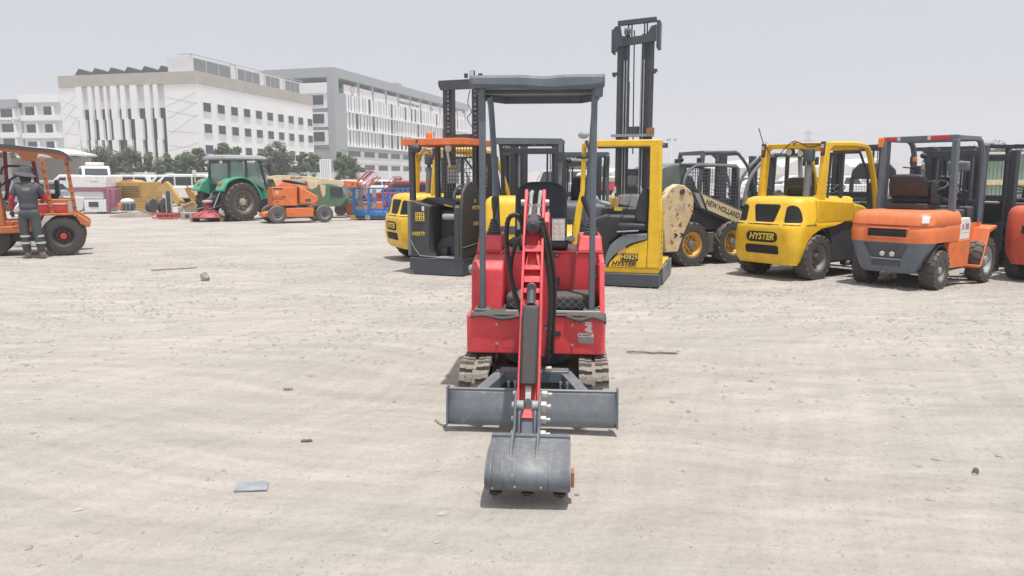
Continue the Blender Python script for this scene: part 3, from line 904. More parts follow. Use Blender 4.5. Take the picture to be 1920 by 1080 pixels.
    MB().box(.09, .145, .118, .139, .965, .999).ob('latch', bk, h, bev=.004)
    MB().cyl((.103, .118, .98), (.103, .112, .98), .006, 10).cyl((.132, .118, .98), (.132, .112, .98), .006, 10).ob('latch_screw', st, h)
    MB().prism([(-.125, .62), (-.095, .90), (-.05, .950), (.135, .985), (.135, .62)], 'x', -.455, -.235).ob('side_compartment', red, ex, bev=.014, seg=3)
    MB().prism([(-.22, .62), (-.06, .96), (.14, .99), (.14, .62)], 'x', .425, .462).ob('side_panel', red, ex, bev=.008)
    for y, z in ((-.02, .93), (-.17, .66)):
        MB().cyl((.42, y-.01, z), (.428, y-.01, z), .008, 10).ob('panel_bolt', st, ex)
    MB().cyl((.405, .115, .83), (.405, .137, .83), .017, 16).ob('key_switch', M['green'], ex)
    MB().cyl((.402, .118, .90), (.402, .137, .90), .012, 16).tube([(.40, .115, .90), (.405, .09, .895), (.40, .085, .86), (.402, .10, .84)], .0025, 6).ob('key_ring', bk, ex)
    # consoles with joysticks
    for s, x0, x1 in ((-1, -.445, -.265), (1, .275, .458)):
        c = MB().hexa([(x0, .13, 1.006), (x1, .13, 1.006), (x1, .60, 1.006), (x0, .60, 1.006),
                       (x0+(.01 if s < 0 else .02), .19, 1.115), (x1-.01, .19, 1.115), (x1-.01, .56, 1.115), (x0+.01, .56, 1.115)]).ob('console', red, ex, bev=.012, seg=3)
        bx = -.335 if s < 0 else .375
        by = .27
        pr_ = [(.055, 1.113), (.056, 1.125)]
        for k in range(5):
            r_ = .047-.006*k
            pr_ += [(r_, 1.128+k*.021), (r_+.004, 1.137+k*.021), (r_-.003, 1.144+k*.021)]
        MB().lathe(pr_, 18, 'z', (bx, by, 0)).ob('joystick_boot', M['black'], c)
        tip = Vector((bx+(.01 if s < 0 else -.055), by-.02, 1.385))
        b0 = Vector((bx, by, 1.21))
        MB().tube([b0, b0.lerp(tip, .35), b0.lerp(tip, .6), b0.lerp(tip, .9), tip, tip+Vector((0, 0, .012))], [.009, .011, .021, .026, .024, .012], 12).ob('joystick', M['black'], c)
        MB().tube([(x1+.002 if s < 0 else x0-.002, .12, .99), (x1 if s < 0 else x0, .13, 1.0)], .004, 6).ob('console_stay', st, c)
    MB().box(.10, .155, .06, .07, .77, .83).cyl((.128, .065, .735), (.128, .065, .78), .008, 8).box(.09, .165, .04, .10, .732, .745).ob('travel_pedal', bk, ex, bev=.004)
    MB().tube([(-.15, -.0, .74), (-.15, -.12, .72), (-.12, -.17, .70), (-.05, -.18, .70)], .008, 8).ob('foot_rail', bk, ex)
    # seat
    sb = MB().grid(lambda u, v: (-.20+.40*u, .50+.10*v+.035*math.cos((u-.5)*3), 1.05+.45*v*(1-.22*abs(2*u-1)**5*v**3)), 13, 11)
    sback = sb.ob('seat_back', M['seat'], ex, solid=.075, bev=0, sub=1)
    MB().box(-.20, .21, .18, .56, 1.01, 1.075).ob('seat_cushion', M['seat'], ex, bev=.03, seg=3)
    MB().grid(lambda u, v: (.02+.24*u, .20+.20*v, 1.083+.02*noise.noise(Vector((u*5, v*5, 0)))), 10, 8).ob('rag', M['greylt'], ex, solid=.008)
    MB().ball((-.165, .22, 1.06), .055, 2, (1.1, .8, .8), .06).ob('cap', M['black'], ex)
    MB().cyl((-.165, .17, .985), (-.165, .20, 1.03), .028, 12).ob('filter_bowl', M['olive'], ex)
    # canopy: posts, roof
    for s, x in ((-1, -.365), (1, .372)):
        MB().bar((x, -.20, .632), (x, -.17, 2.13), .040, .042).ob('canopy_post', sl, ex, bev=.007)
        MB().box(x-.055, x+.055, -.255, -.145, .634, .646).ob('post_foot', sl, ex, bev=.003)
        for dx in (-.038, .038):
            for dy in (-.24, -.16):
                MB().cyl((x+dx, dy, .646), (x+dx, dy, .657), .008, 6).ob('foot_bolt', st, ex)
        MB().tube([(x*.93, .66, .99), (x*.985, .66, 1.5), (x*1.06, .66, 1.98), (x*1.07, .62, 2.08), (x*1.08, .52, 2.14)], .024, 8).ob('rear_post', sl, ex)
        MB().prism([(-.17, 2.03), (-.17, 2.13), (.02, 2.13)], 'x', x-.004, x+.004).prism([(x, 2.04), (x, 2.13), (x-s*-.06, 2.13)], 'y', -.172, -.164).ob('gusset', sl, ex)
    out = [(-.425, -.16), (.425, -.16), (.425, .62), (.30, .83), (-.30, .83), (-.425, .62)]
    roof = MB()
    roof.prism(out, 'z', 2.158, 2.166)
    for i in range(1, 6):
        a, b_ = out[i], out[(i+1) % 6]
        roof.bar((a[0], a[1], 2.135), (b_[0], b_[1], 2.135), .010, .060)
    ro = roof.ob('canopy_roof', sl, ex, bev=.002)
    def lip(u, v):
        x = -.440+.875*u
        crz = 2.126+.014*math.sin(u*4.5+2.1)*(.4+u)+.006*noise.noise(Vector((u*4, 2, 0)))
        dent = .010*math.exp(-((u-.55)/.10)**2)
        pts = [(-.13, 2.170), (-.205, 2.186-dent), (-.232, 2.166-dent), (-.238, crz), (-.214, crz-.020), (-.165, 2.108+.008*math.sin(u*7))]
        i = v*5; k = min(int(i), 4); f = i-k
        y = pts[k][0]*(1-f)+pts[k+1][0]*f; z = pts[k][1]*(1-f)+pts[k+1][1]*f
        return (x, y, z)
    MB().grid(lip, 28, 16).ob('roof_lip', sl, ro, solid=.004, smooth=22)
    for y in (.05, .38):
        MB().box(-.42, .42, y, y+.05, 2.132, 2.157).ob('roof_rib', sl, ro, bev=.003)
    MB().box(.37, .425, -.21, -.12, 2.05, 2.13).ob('roof_bracket', sl, ro, bev=.003)

    # ---- boom, dipper, bucket
    ax = .015
    bp = [(-.36, .40), (-.56, .40), (-.62, .62), (-.66, .95), (-.76, 1.16), (-.86, 1.27), (-.80, 1.33), (-.68, 1.26), (-.55, 1.02), (-.48, .66), (-.36, .52)]
    boom = MB().prism(bp, 'x', ax-.048, ax+.088).ob('boom', red, ex, bev=.008)
    MB().box(ax-.085, ax+.085, -.48, -.335, .38, .52).box(ax-.06, ax+.10, -.40, -.335, .36, .60).ob('swing_bracket', bm_, ex, bev=.01)
    MB().cyl((ax-.10, -.50, .46), (ax+.10, -.50, .46), .022, 12).ob('boom_pin', st, boom)
    # dipper arm: two side plates, back plate, rungs
    def dy(z, off): # front line of the dipper at height z
        t = (z-.40)/(1.30-.40)
        return -1.43+t*.53+off
    dp = [(dy(.37, -.03), .37), (dy(.37, .06), .37), (dy(.80, .10), .80), (dy(1.10, .15), 1.10), (dy(1.30, .16), 1.30), (dy(1.40, .10), 1.40), (dy(1.40, .02), 1.40),
          (dy(1.28, .0), 1.28), (dy(1.0, -.02), 1.0), (dy(.90, -.015), .90), (dy(.80, .0), .80)]
    dip = None
    for s in (-1, 1):
        mb = MB().prism(dp, 'x', ax+s*.052-.007, ax+s*.052+.007)
        o = mb.ob('dipper_side_plate', red, ex, bev=.003)
        dip = dip or o
    def cross(z0, z1, o0, o1, nm, mt, w=.045):
        return MB().hexa([(ax-w, dy(z0, o0), z0), (ax+w, dy(z0, o0), z0), (ax+w, dy(z0, o1), z0), (ax-w, dy(z0, o1), z0),
                          (ax-w, dy(z1, o0), z1), (ax+w, dy(z1, o0), z1), (ax+w, dy(z1, o1), z1), (ax-w, dy(z1, o1), z1)]).ob(nm, mt, dip, bev=.003)
    cross(.38, .86, .012, .05, 'dipper_web', red)
    cross(.86, 1.24, .055, .075, 'dipper_back', red)
    for z0, z1 in ((1.115, 1.150), (1.02, 1.04), (.955, .985), (.900, .922)):
        cross(z0, z1, -.008, .06, 'rung', red)
    for s in (-1, 1):
        MB().hexa([(ax+s*.036-.004, dy(1.04, .01), 1.04), (ax+s*.036+.004, dy(1.04, .01), 1.04), (ax+s*.036+.004, dy(1.04, .05), 1.04), (ax+s*.036-.004, dy(1.04, .05), 1.04),
                   (ax+s*.020-.004, dy(1.11, .01), 1.11), (ax+s*.030+.004, dy(1.11, .01), 1.11), (ax+s*.030+.004, dy(1.11, .05), 1.11), (ax+s*.020-.004, dy(1.11, .05), 1.11)]).ob('dipper_stiffener', red, dip)
    for s in (-1, 1):
        MB().prism([(dy(1.26, .04), 1.26), (dy(1.26, .12), 1.26), (dy(1.46, .14), 1.44), (dy(1.46, .07), 1.46)], 'x', ax+s*.052-.010, ax+s*.052+.010).ob('dipper_ear', red, dip, bev=.006)
        MB().cyl((ax+s*.058, dy(1.38, .09), 1.38), (ax+s*.082, dy(1.38, .09), 1.38), .021, 12).ob('ear_pin', st, dip)
        MB().cyl((ax+s*.05, dy(1.17, .07), 1.17), (ax+s*.068, dy(1.17, .07), 1.17), .03, 14).ob('pivot_boss', red, dip)
    # dipper ram lying over the boom, its rounded end towards the viewer
    e0 = Vector((ax, -1.02, 1.255)); e1 = Vector((ax, -.50, 1.33))
    MB().tube([e0+Vector((0, -.012, -.002)), e0, e0.lerp(e1, .1), e1], [.020, .038, .040, .040], 16).ob('dipper_ram', bk, dip)
    MB().tube([e0+Vector((0, .10, .004)), e0+Vector((0, .17, .012))], .046, 16).ob('ram_collar', bm_, dip)
    for s in (-1, 1):
        x = ax+s*.024
        MB().tube([(x*1.0, -.90, 1.31), (x, -.80, 1.36), (x+s*.004, -.66, 1.43), (x+s*.002, -.58, 1.44)], [.009, .010, .0125, .0125], 8).ob('ram_hose_fitting', M['greylt'], dip)
        MB().cyl((x, -.815, 1.352), (x, -.79, 1.364), .0155, 6).ob('hose_nut', st, dip)
    # bucket ram and its cover down the front of the dipper
    def front(z0, z1, off, w, th, nm, mt, bev=.006):
        return MB().hexa([(ax-w, dy(z0, off-th), z0), (ax+w, dy(z0, off-th), z0), (ax+w, dy(z0, off), z0), (ax-w, dy(z0, off), z0),
                          (ax-w, dy(z1, off-th), z1), (ax+w, dy(z1, off-th), z1), (ax+w, dy(z1, off), z1), (ax-w, dy(z1, off), z1)]).ob(nm, mt, dip, bev=bev)
    front(.465, .845, -.012, .045, .055, 'ram_guard', M['hose'], .014)
    MB().cyl((ax, dy(.845, -.03), .845), (ax, dy(.92, -.02), .925), .024, 14).ob('ram_barrel', bm_, dip)
    MB().cyl((ax, dy(.93, -.055), .93), (ax, dy(.93, .0), .93), .026, 14).ob('ram_eye', bm_, dip)
    front(.385, .475, -.02, .016, .014, 'ram_rod', st, .003)
    front(.35, .40, -.015, .014, .02, 'rod_end', bk, .004)
    # linkage at the wrist
    for s in (-1, 1):
        MB().cyl((ax+s*.022, -1.475, .365), (ax+s*.062, -1.475, .365), .026, 18).ob('link_boss', M['greylt'], ex, bev=.003)
        MB().prism([(-1.43, .43), (-1.51, .40), (-1.60, .25), (-1.62, .17), (-1.57, .17), (-1.52, .23), (-1.44, .34)], 'x', ax+s*.062-.006, ax+s*.062+.006).ob('link_plate', sl, ex, bev=.003)
        MB().prism([(-1.46, .36), (-1.53, .34), (-1.60, .22), (-1.56, .20), (-1.49, .28)], 'x', ax+s*.040-.005, ax+s*.040+.005).ob('tipping_link', sl, ex, bev=.003)
    for z, y, rr_, ln in ((.405, -1.40, .018, .055), (.362, -1.475, .027, .05), (.30, -1.50, .020, .048), (.235, -1.535, .020, .048)):
        MB().cyl((ax+.068, y, z), (ax+.068+ln*.55, y, z), rr_, 6).cyl((ax+.068+ln*.55, y, z), (ax+.068+ln, y, z), rr_*.55, 10).ob('pin_nut', st, ex, bev=.001)
        MB().cyl((ax-.068, y, z), (ax-.082, y, z), rr_*.8, 12).ob('pin_head', M['greylt'], ex)
    MB().hexa([(ax-.032, -1.60, .19), (ax+.032, -1.60, .19), (ax+.032, -1.54, .17), (ax-.032, -1.54, .17),
               (ax-.028, -1.52, .335), (ax+.028, -1.52, .335), (ax+.028, -1.47, .32), (ax-.028, -1.47, .32)]).ob('link_web', sl, ex, bev=.006)
    MB().hexa([(ax-.030, -1.545, .32), (ax+.030, -1.545, .32), (ax+.030, -1.50, .32), (ax-.030, -1.50, .32),
               (ax-.018, -1.52, .352), (ax+.018, -1.52, .352), (ax+.018, -1.48, .352), (ax-.018, -1.48, .352)]).ob('dipper_tip', red, ex, bev=.003)
    # bucket
    M['toothbrown'] = plain('earthy_steel', (.13, .095, .07), .8, var=.4)
    bx0, bx1 = .033-.190, .033+.197
    arc = [(-1.565, .226), (-1.61, .232), (-1.69, .226)]
    for k in range(11):
        a = R(75+ k*13.5)
        arc.append((-1.76+.160*math.cos(a), .140+.090*math.sin(a)))
    arc += [(-1.85, .068), (-1.80, .060)]
    N = len(arc)
    def bf(u, v):
        i = v*(N-1); k = min(int(i), N-2); f = i-k
        return (bx0+(bx1-bx0)*u, arc[k][0]*(1-f)+arc[k+1][0]*f, arc[k][1]*(1-f)+arc[k+1][1]*f)
    bucket = MB().grid(bf, 3, 32).ob('bucket', M['slate_worn'], ex, solid=.009, smooth=60)
    for x in (bx0, bx1):
        MB().prism([(y, z) for y, z in arc]+[(-1.66, .08), (-1.585, .15)], 'x', x-.006, x+.006).ob('bucket_side', M['slate_worn'], bucket, bev=.002)
    MB().tube([(bx0-.004, -1.575, .238), (bx1+.004, -1.575, .238)], .014, 10).ob('bucket_lip_tube', sl, bucket)
    # wear strips: raised bands round the shell
    for k, x in enumerate((-.150, -.096, -.04, .018, .066, .122)):
        pts = [(ax+x, y-.006*(1 if z < .25 else 0), z+.004*(z > .2)) for y, z in arc[3:-1]]
        MB().tube(pts, .0022, 4).ob('shell_seam', M['slate_worn'], bucket)
    for x in (-.062, .062):
        MB().prism([(-1.55, .24), (-1.60, .29), (-1.70, .285), (-1.80, .250), (-1.86, .205), (-1.80, .20), (-1.60, .22)], 'x', ax+x-.006, ax+x+.006).ob('bucket_ear', sl, bucket, bev=.003)
    for x, y, z in ((-.14, -1.915, .105), (-.035, -1.919, .115), (.085, -1.919, .115)):
        MB().ball((ax+x, y, z), .007, 1).ob('rivet', st, bucket)
    for x in (-.15, .0, .15):
        mb = MB().box(ax+x-.010, ax+x+.050, -1.87, -1.77, .050, .062).box(ax+x+.004, ax+x+.036, -1.885, -1.83, .042, .056)
        mb.ob('bucket_tooth', M['toothbrown'], bucket, bev=.004)
    MB().box(bx1+.008, bx1+.024, -1.84, -1.78, .085, .16).ob('side_cutter', plain('rusty_steel', (.42, .20, .08), .7, var=.4), bucket, bev=.003)
    # work lamp
    lamp = MB().box(ax+.095, ax+.180, -.72, -.69, 1.15, 1.285).ob('work_lamp', bm_, ex, bev=.004)
    MB().box(ax+.100, ax+.175, -.7245, -.7205, 1.155, 1.280).ob('lamp_lens', M['lens'], lamp)
    mb = MB()
    for i in range(2):
        for j in range(4):
            mb.ball((ax+.119+i*.037, -.726, 1.173+j*.030), .013, 2, (1, .45, 1))
    mb.ob('lamp_led', M['acrylic'], lamp)
    MB().bar((ax+.05, -.68, 1.20), (ax+.10, -.68, 1.20), .02).cyl((ax+.075, -.70, 1.21), (ax+.075, -.70, 1.34), .006, 8).ob('lamp_bracket', M['greylt'], lamp)
    # hoses
    def hose(pts, r, nm='hydraulic_hose', mt=None):
        P_ = [Vector(p) for p in pts]
        out_ = []
        for i in range(len(P_)-1):
            a, b_ = P_[i], P_[i+1]; p0 = P_[max(i-1, 0)]; p3 = P_[min(i+2, len(P_)-1)]
            for k in range(5):
                t = k/5
                out_.append(.5*((2*a)+(-p0+b_)*t+(2*p0-5*a+4*b_-p3)*t*t+(-p0+3*a-3*b_+p3)*t**3))
        out_.append(P_[-1])
        # spiral guard: radius ripples along the hose
        fine_ = []
        for a, b_ in zip(out_, out_[1:]):
            m = max(2, int((b_-a).length/.006))
            fine_ += [a.lerp(b_, j/m) for j in range(m)]
        MB().tube(fine_, [r*(1+.10*math.sin(i*1.6)) for i in range(len(fine_))], 7).ob(nm, mt or M['hose'], ex)
    hose([(ax-.07, -.72, 1.22), (ax-.10, -.74, 1.30), (ax-.155, -.74, 1.29), (ax-.175, -.70, 1.18), (ax-.165, -.64, 1.0), (ax-.13, -.58, .80), (ax-.07, -.56, .62)], .015)
    hose([(ax-.065, -.90, 1.20), (ax-.12, -.68, 1.12), (ax-.155, -.60, .98), (ax-.14, -.56, .80), (ax-.08, -.52, .66)], .011)
    hose([(ax+.035, -.98, 1.28), (ax+.058, -.95, 1.18), (ax+.085, -.84, .98), (ax+.095, -.72, .78), (ax+.085, -.66, .60), (ax+.075, -.60, .45), (ax+.07, -.50, .36)], .016)
    hose([(ax+.045, -.93, 1.30), (ax+.085, -.90, 1.15), (ax+.115, -.78, .95), (ax+.115, -.66, .74), (ax+.105, -.58, .55), (ax+.10, -.46, .40)], .015)
    hose([(ax+.06, -.62, .62), (ax+.10, -.50, .56), (ax+.10, -.42, .50), (ax+.06, -.36, .47)], .014)
    for z in (.60, .33):
        MB().cyl((ax+.06, -.60, z), (ax+.10, -.60, z), .020, 6).ob('hose_fitting', st, ex)
    for z, x in ((1.22, -.095), (.80, -.08)):
        MB().cyl((ax+x, -.70, z), (ax+x, -.70, z+.055), .016, 10).ob('hose_coupling', st, ex)
    return ex
excavator()
# ------------------------------------------------------------ shared vehicle parts
_wheel = {}
def wheel(parent, c, rad, w, style='block', rim='slate', hub='black', side=-1, tmat='rubber', steer=0, nm='tyre', dish=.55):
    """axle along the parent's y; side -1 puts the rim face towards -y. tyre > rim, hub"""
    key = (rad, w, style, tmat)
    if key not in _wheel:
        mb = MB(); h = w/2; ri = rad*dish
        shoulder = .88
        prof = [(ri, -h*.80), (ri*1.08, -h*.95), (rad*.80, -h), (rad*.93, -h*.92), (rad*.975, -h*.70), (rad*.985, 0), (rad*.975, h*.70), (rad*.93, h*.92), (rad*.80, h), (ri*1.08, h*.95), (ri, h*.80)]
        mb.lathe(prof, 32, 'y', close=True)
        n = {'block': 20, 'skid': 18, 'lug': 20, 'plain': 0, 'fine': 30}[style]
        ht = {'block': .075, 'skid': .10, 'lug': .10, 'plain': 0, 'fine': .05}[style]*rad
        for k in range(n):
            for s in (-1, 1):
                a0 = 2*PI*(k+.5*(s > 0))/n
                sk = {'block': .10, 'fine': .03}.get(style, .32)*s*0 + ({'block': .10, 'fine': .04}.get(style, .34))
                wd = {'block': .092, 'skid': .085, 'lug': .055, 'fine': .07}[style]
                inner, outer = ((-.02 if style == 'block' else .0)*w, h*.985)
                vv = []
                for rr in (rad*.95, rad+ht*.4):
                    for (yy, da, drop) in ((inner, -wd+sk*0, 0), (inner, wd, 0), (outer, wd+sk, 1), (outer, -wd+sk, 1)):
                        r2 = rr - (rad*.045 if drop else 0)
                        tw = .8 if rr > rad else 1
                        a = a0+ (da if abs(da) > .2 else da*tw) - sk*.5
                        vv.append((r2*math.cos(a), s*yy, r2*math.sin(a)))
                if style in ('block', 'fine', 'skid', 'lug'): mb.hexa(vv)
        _wheel[key] = mb.mesh('tyre', M[tmat], 30)
    t = link(nm, _wheel[key], parent, loc=c, rot=(0, random.uniform(0, 6), steer))
    kr = ('rim', rad, w, rim, side, dish)
    if kr not in _wheel:
        ri = rad*dish; h = w/2
        mb = MB().lathe([(ri*1.04, side*h*.82), (ri*.94, side*h*.86), (ri*.88, side*h*.55), (ri*.74, side*h*.12), (ri*.46, side*h*.10), (ri*.40, side*h*.40), (0.001, side*h*.40)], 28, 'y', cap=False)
        _wheel[kr] = mb.mesh('rim', M[rim], 30)
        mb = MB()
        for k in range(8):
            a = 2*PI*k/8
            p = Vector((ri*.58*math.cos(a), side*h*.10, ri*.58*math.sin(a)))
            mb.cyl(p, p+Vector((0, side*h*.22, 0)), ri*.085, 6)
        mb.lathe([(ri*.34, side*h*.4), (ri*.30, side*h*.78), (.001, side*h*.84)], 16, 'y')
        _wheel[kr+('hub', hub)] = mb.mesh('hub', M[hub], 30)
    if kr+('hub', hub) not in _wheel:
        mb = MB().lathe([(rad*dish*.3, side*w*.25), (rad*dish*.22, side*w*.40), (.001, side*w*.42)], 16, 'y')
        _wheel[kr+('hub', hub)] = mb.mesh('hub', M[hub], 30)
    link('rim', _wheel[kr], t); link('hub', _wheel[kr+('hub', hub)], t)
    return t

class Shell:
    """rounded counterweight: levels of (z, rear x, half width, corner radius, front x)"""
    def __init__(s, levels): s.L = levels
    def lev(s, z):
        L = s.L
        for a, b in zip(L, L[1:]):
            if z <= b[0]:
                t = (z-a[0])/max(b[0]-a[0], 1e-6); t = max(0, t)
                return [a[i]*(1-t)+b[i]*t for i in range(1, 5)]
        return list(L[-1][1:])
    def S(s, q, z, off=0):
        xr, hw, r, xf = s.lev(z)
        sg = 1 if q >= 0 else -1; q = abs(q)
        fl = hw-r; al = r*PI/2
        if q <= fl: return (xr-off, -sg*q, z)
        if q <= fl+al:
            a = (q-fl)/r
            return (xr+r-(r+off)*math.cos(a), -sg*(fl+(r+off)*math.sin(a)), z)
        return (min(xr+r+(q-fl-al), xf), -sg*(hw+off), z)
    def body(s, nm, mat, parent, **k):
        zs = [l[0] for l in s.L]
        mb = MB(); rings = []
        for (z, xr, hw, r, xf) in s.L:
            fl = hw-r; al = r*PI/2; tot = fl+al
            qs = [-tot-(xf-xr-r)] + [-tot+al*i/8 for i in range(9)] + [0] + [fl+al*i/8 for i in range(9)] + [tot+(xf-xr-r)]
            rings.append([mb.bm.verts.new(s.S(q, z)) for q in qs])
        n = len(rings[0])
        for a, b in zip(rings, rings[1:]):
            for i in range(n-1): mb.bm.faces.new((a[i], a[i+1], b[i+1], b[i]))
            mb.bm.faces.new((a[n-1], a[0], b[0], b[n-1]))
        mb.bm.faces.new(rings[0]); mb.bm.faces.new(rings[-1])
        return mb.ob(nm, mat, parent, **k)
    def patch(s, nm, mat, parent, z0, z1, lf, rf, off=.006, nz=9, nq=9, rnd=.0):
        """a plate that follows the shell; lf, rf give its edges at v in 0..1; rnd rounds its corners"""
        def fn(u, v):
            e = 0
            if rnd:
                d = min(v, 1-v)*(z1-z0)
                if d < rnd: e = rnd-math.sqrt(max(rnd*rnd-(rnd-d)**2, 0))
            a = lf(v)+e; b = rf(v)-e
            return s.S(a+(b-a)*u, z0+(z1-z0)*v, off)
        m = MB()
        m.grid(lambda u, v: fn(u, v), nq, 15)
        return m.ob(nm, mat, parent, solid=.008)

def mast(parent, x, w, z1, mat='blackmetal', chains=True, cyl=True, z0=.08, th=.12, bars=(.5, 1.2), carriage=True, fork=True, lean=0):
    """upright pair with cross bars; stands across y at local x"""
    for s in (-1, 1):
        mb = MB().box(x, x+th, s*w/2-.05, s*w/2+.05, z0, z1)
        mb.box(x+.02, x+th+.02, s*(w/2-.075)-.022, s*(w/2-.075)+.022, z0+.03, z1-.03)
        mb.ob('mast_rail', M[mat], parent, bev=.004)
        if chains: MB().tube([(x+.03, s*(w/2-.12), z0+.2), (x+.03, s*(w/2-.12), z1-.1)], .010, 6).ob('lift_chain', M['greylt'], parent)
    for z in bars + (z1-.12,):
        MB().box(x-.01, x+th+.006, -w/2+.036, w/2-.036, z-.05, z+.05).ob('mast_crossbar', M[mat], parent, bev=.004)
    if cyl:
        for s in (-1, 1):
            MB().cyl((x-.01, s*(w/2-.17), z0+.1), (x-.01, s*(w/2-.17), z1*.62), .03, 10).cyl((x-.01, s*(w/2-.17), z1*.62), (x-.01, s*(w/2-.17), z1-.15), .017, 10).ob('lift_ram', M['black'], parent)
    if carriage:
        c = MB().box(x+th+.03, x+th+.07, -w/2-.1, w/2+.1, .35, .43).box(x+th+.03, x+th+.07, -w/2-.1, w/2+.1, .70, .78)
        c.ob('carriage', M[mat], parent)
    if fork:
        for s in (-1, 1):
            MB().prism([(x+th+.07, .02), (x+th+1.1, .02), (x+th+1.1, .035), (x+th+.12, .06), (x+th+.11, .80), (x+th+.07, .80)], 'y', s*.28-.05, s*.28+.05).ob('fork', M[mat], parent)

def arch(pts, n=6):
    """smooth open curve through points"""
    P_ = [Vector(p) for p in pts]; out = []
    for i in range(len(P_)-1):
        a, b = P_[i], P_[i+1]; p0 = P_[max(i-1, 0)]; p3 = P_[min(i+2, len(P_)-1)]
        for k in range(n):
            t = k/n
            out.append(.5*((2*a)+(-p0+b)*t+(2*p0-5*a+4*b-p3)*t*t+(-p0+3*a-3*b+p3)*t**3))
    out.append(P_[-1]); return out

def steering(parent, c, rad=.17, tilt=.5, mat='black'):
    mb = MB()
    pts = [(rad*math.cos(2*PI*k/20)*math.cos(tilt), rad*math.sin(2*PI*k/20), rad*math.cos(2*PI*k/20)*math.sin(tilt)) for k in range(21)]
    mb.tube([Vector(c)+Vector(p) for p in pts], .014, 8)
    for k in range(3):
        a = 2*PI*k/3
        mb.tube([c, Vector(c)+Vector((rad*math.cos(a)*math.cos(tilt), rad*math.sin(a), rad*math.cos(a)*math.sin(tilt)))], .010, 6)
    mb.tube([c, Vector(c)+Vector((.12, 0, -.40))], .022, 8)
    return mb.ob('steering_wheel', M[mat], parent)

def driver_seat(parent, x, z, mat='seat', w=.46, h=.42, y=0):
    MB().box(x, x+.44, y-w/2, y+w/2, z, z+.12).ob('seat_cushion', M[mat], parent, bev=.04, seg=3)
    b = MB().grid(lambda u, v: (x-.01-.14*v-.03*math.cos((u-.5)*PI), y+(u-.5)*w*(1-.28*v**4), z+.10+h*v), 9, 9)
    return b.ob('seat_back', M[mat], parent, solid=.09, sub=1)

def fender(parent, x, y0, y1, r, z, a0, a1, mat, th=.02, nm='fender'):
    mb = MB()
    n = 10
    out = [(x+r*math.cos(a0+(a1-a0)*k/n), z+r*math.sin(a0+(a1-a0)*k/n)) for k in range(n+1)]
    inn = [(x+(r-th)*math.cos(a0+(a1-a0)*k/n), z+(r-th)*math.sin(a0+(a1-a0)*k/n)) for k in range(n+1)][::-1]
    mb.prism(out+inn, 'y', y0, y1)
    return mb.ob(nm, M[mat], parent, bev=.003)
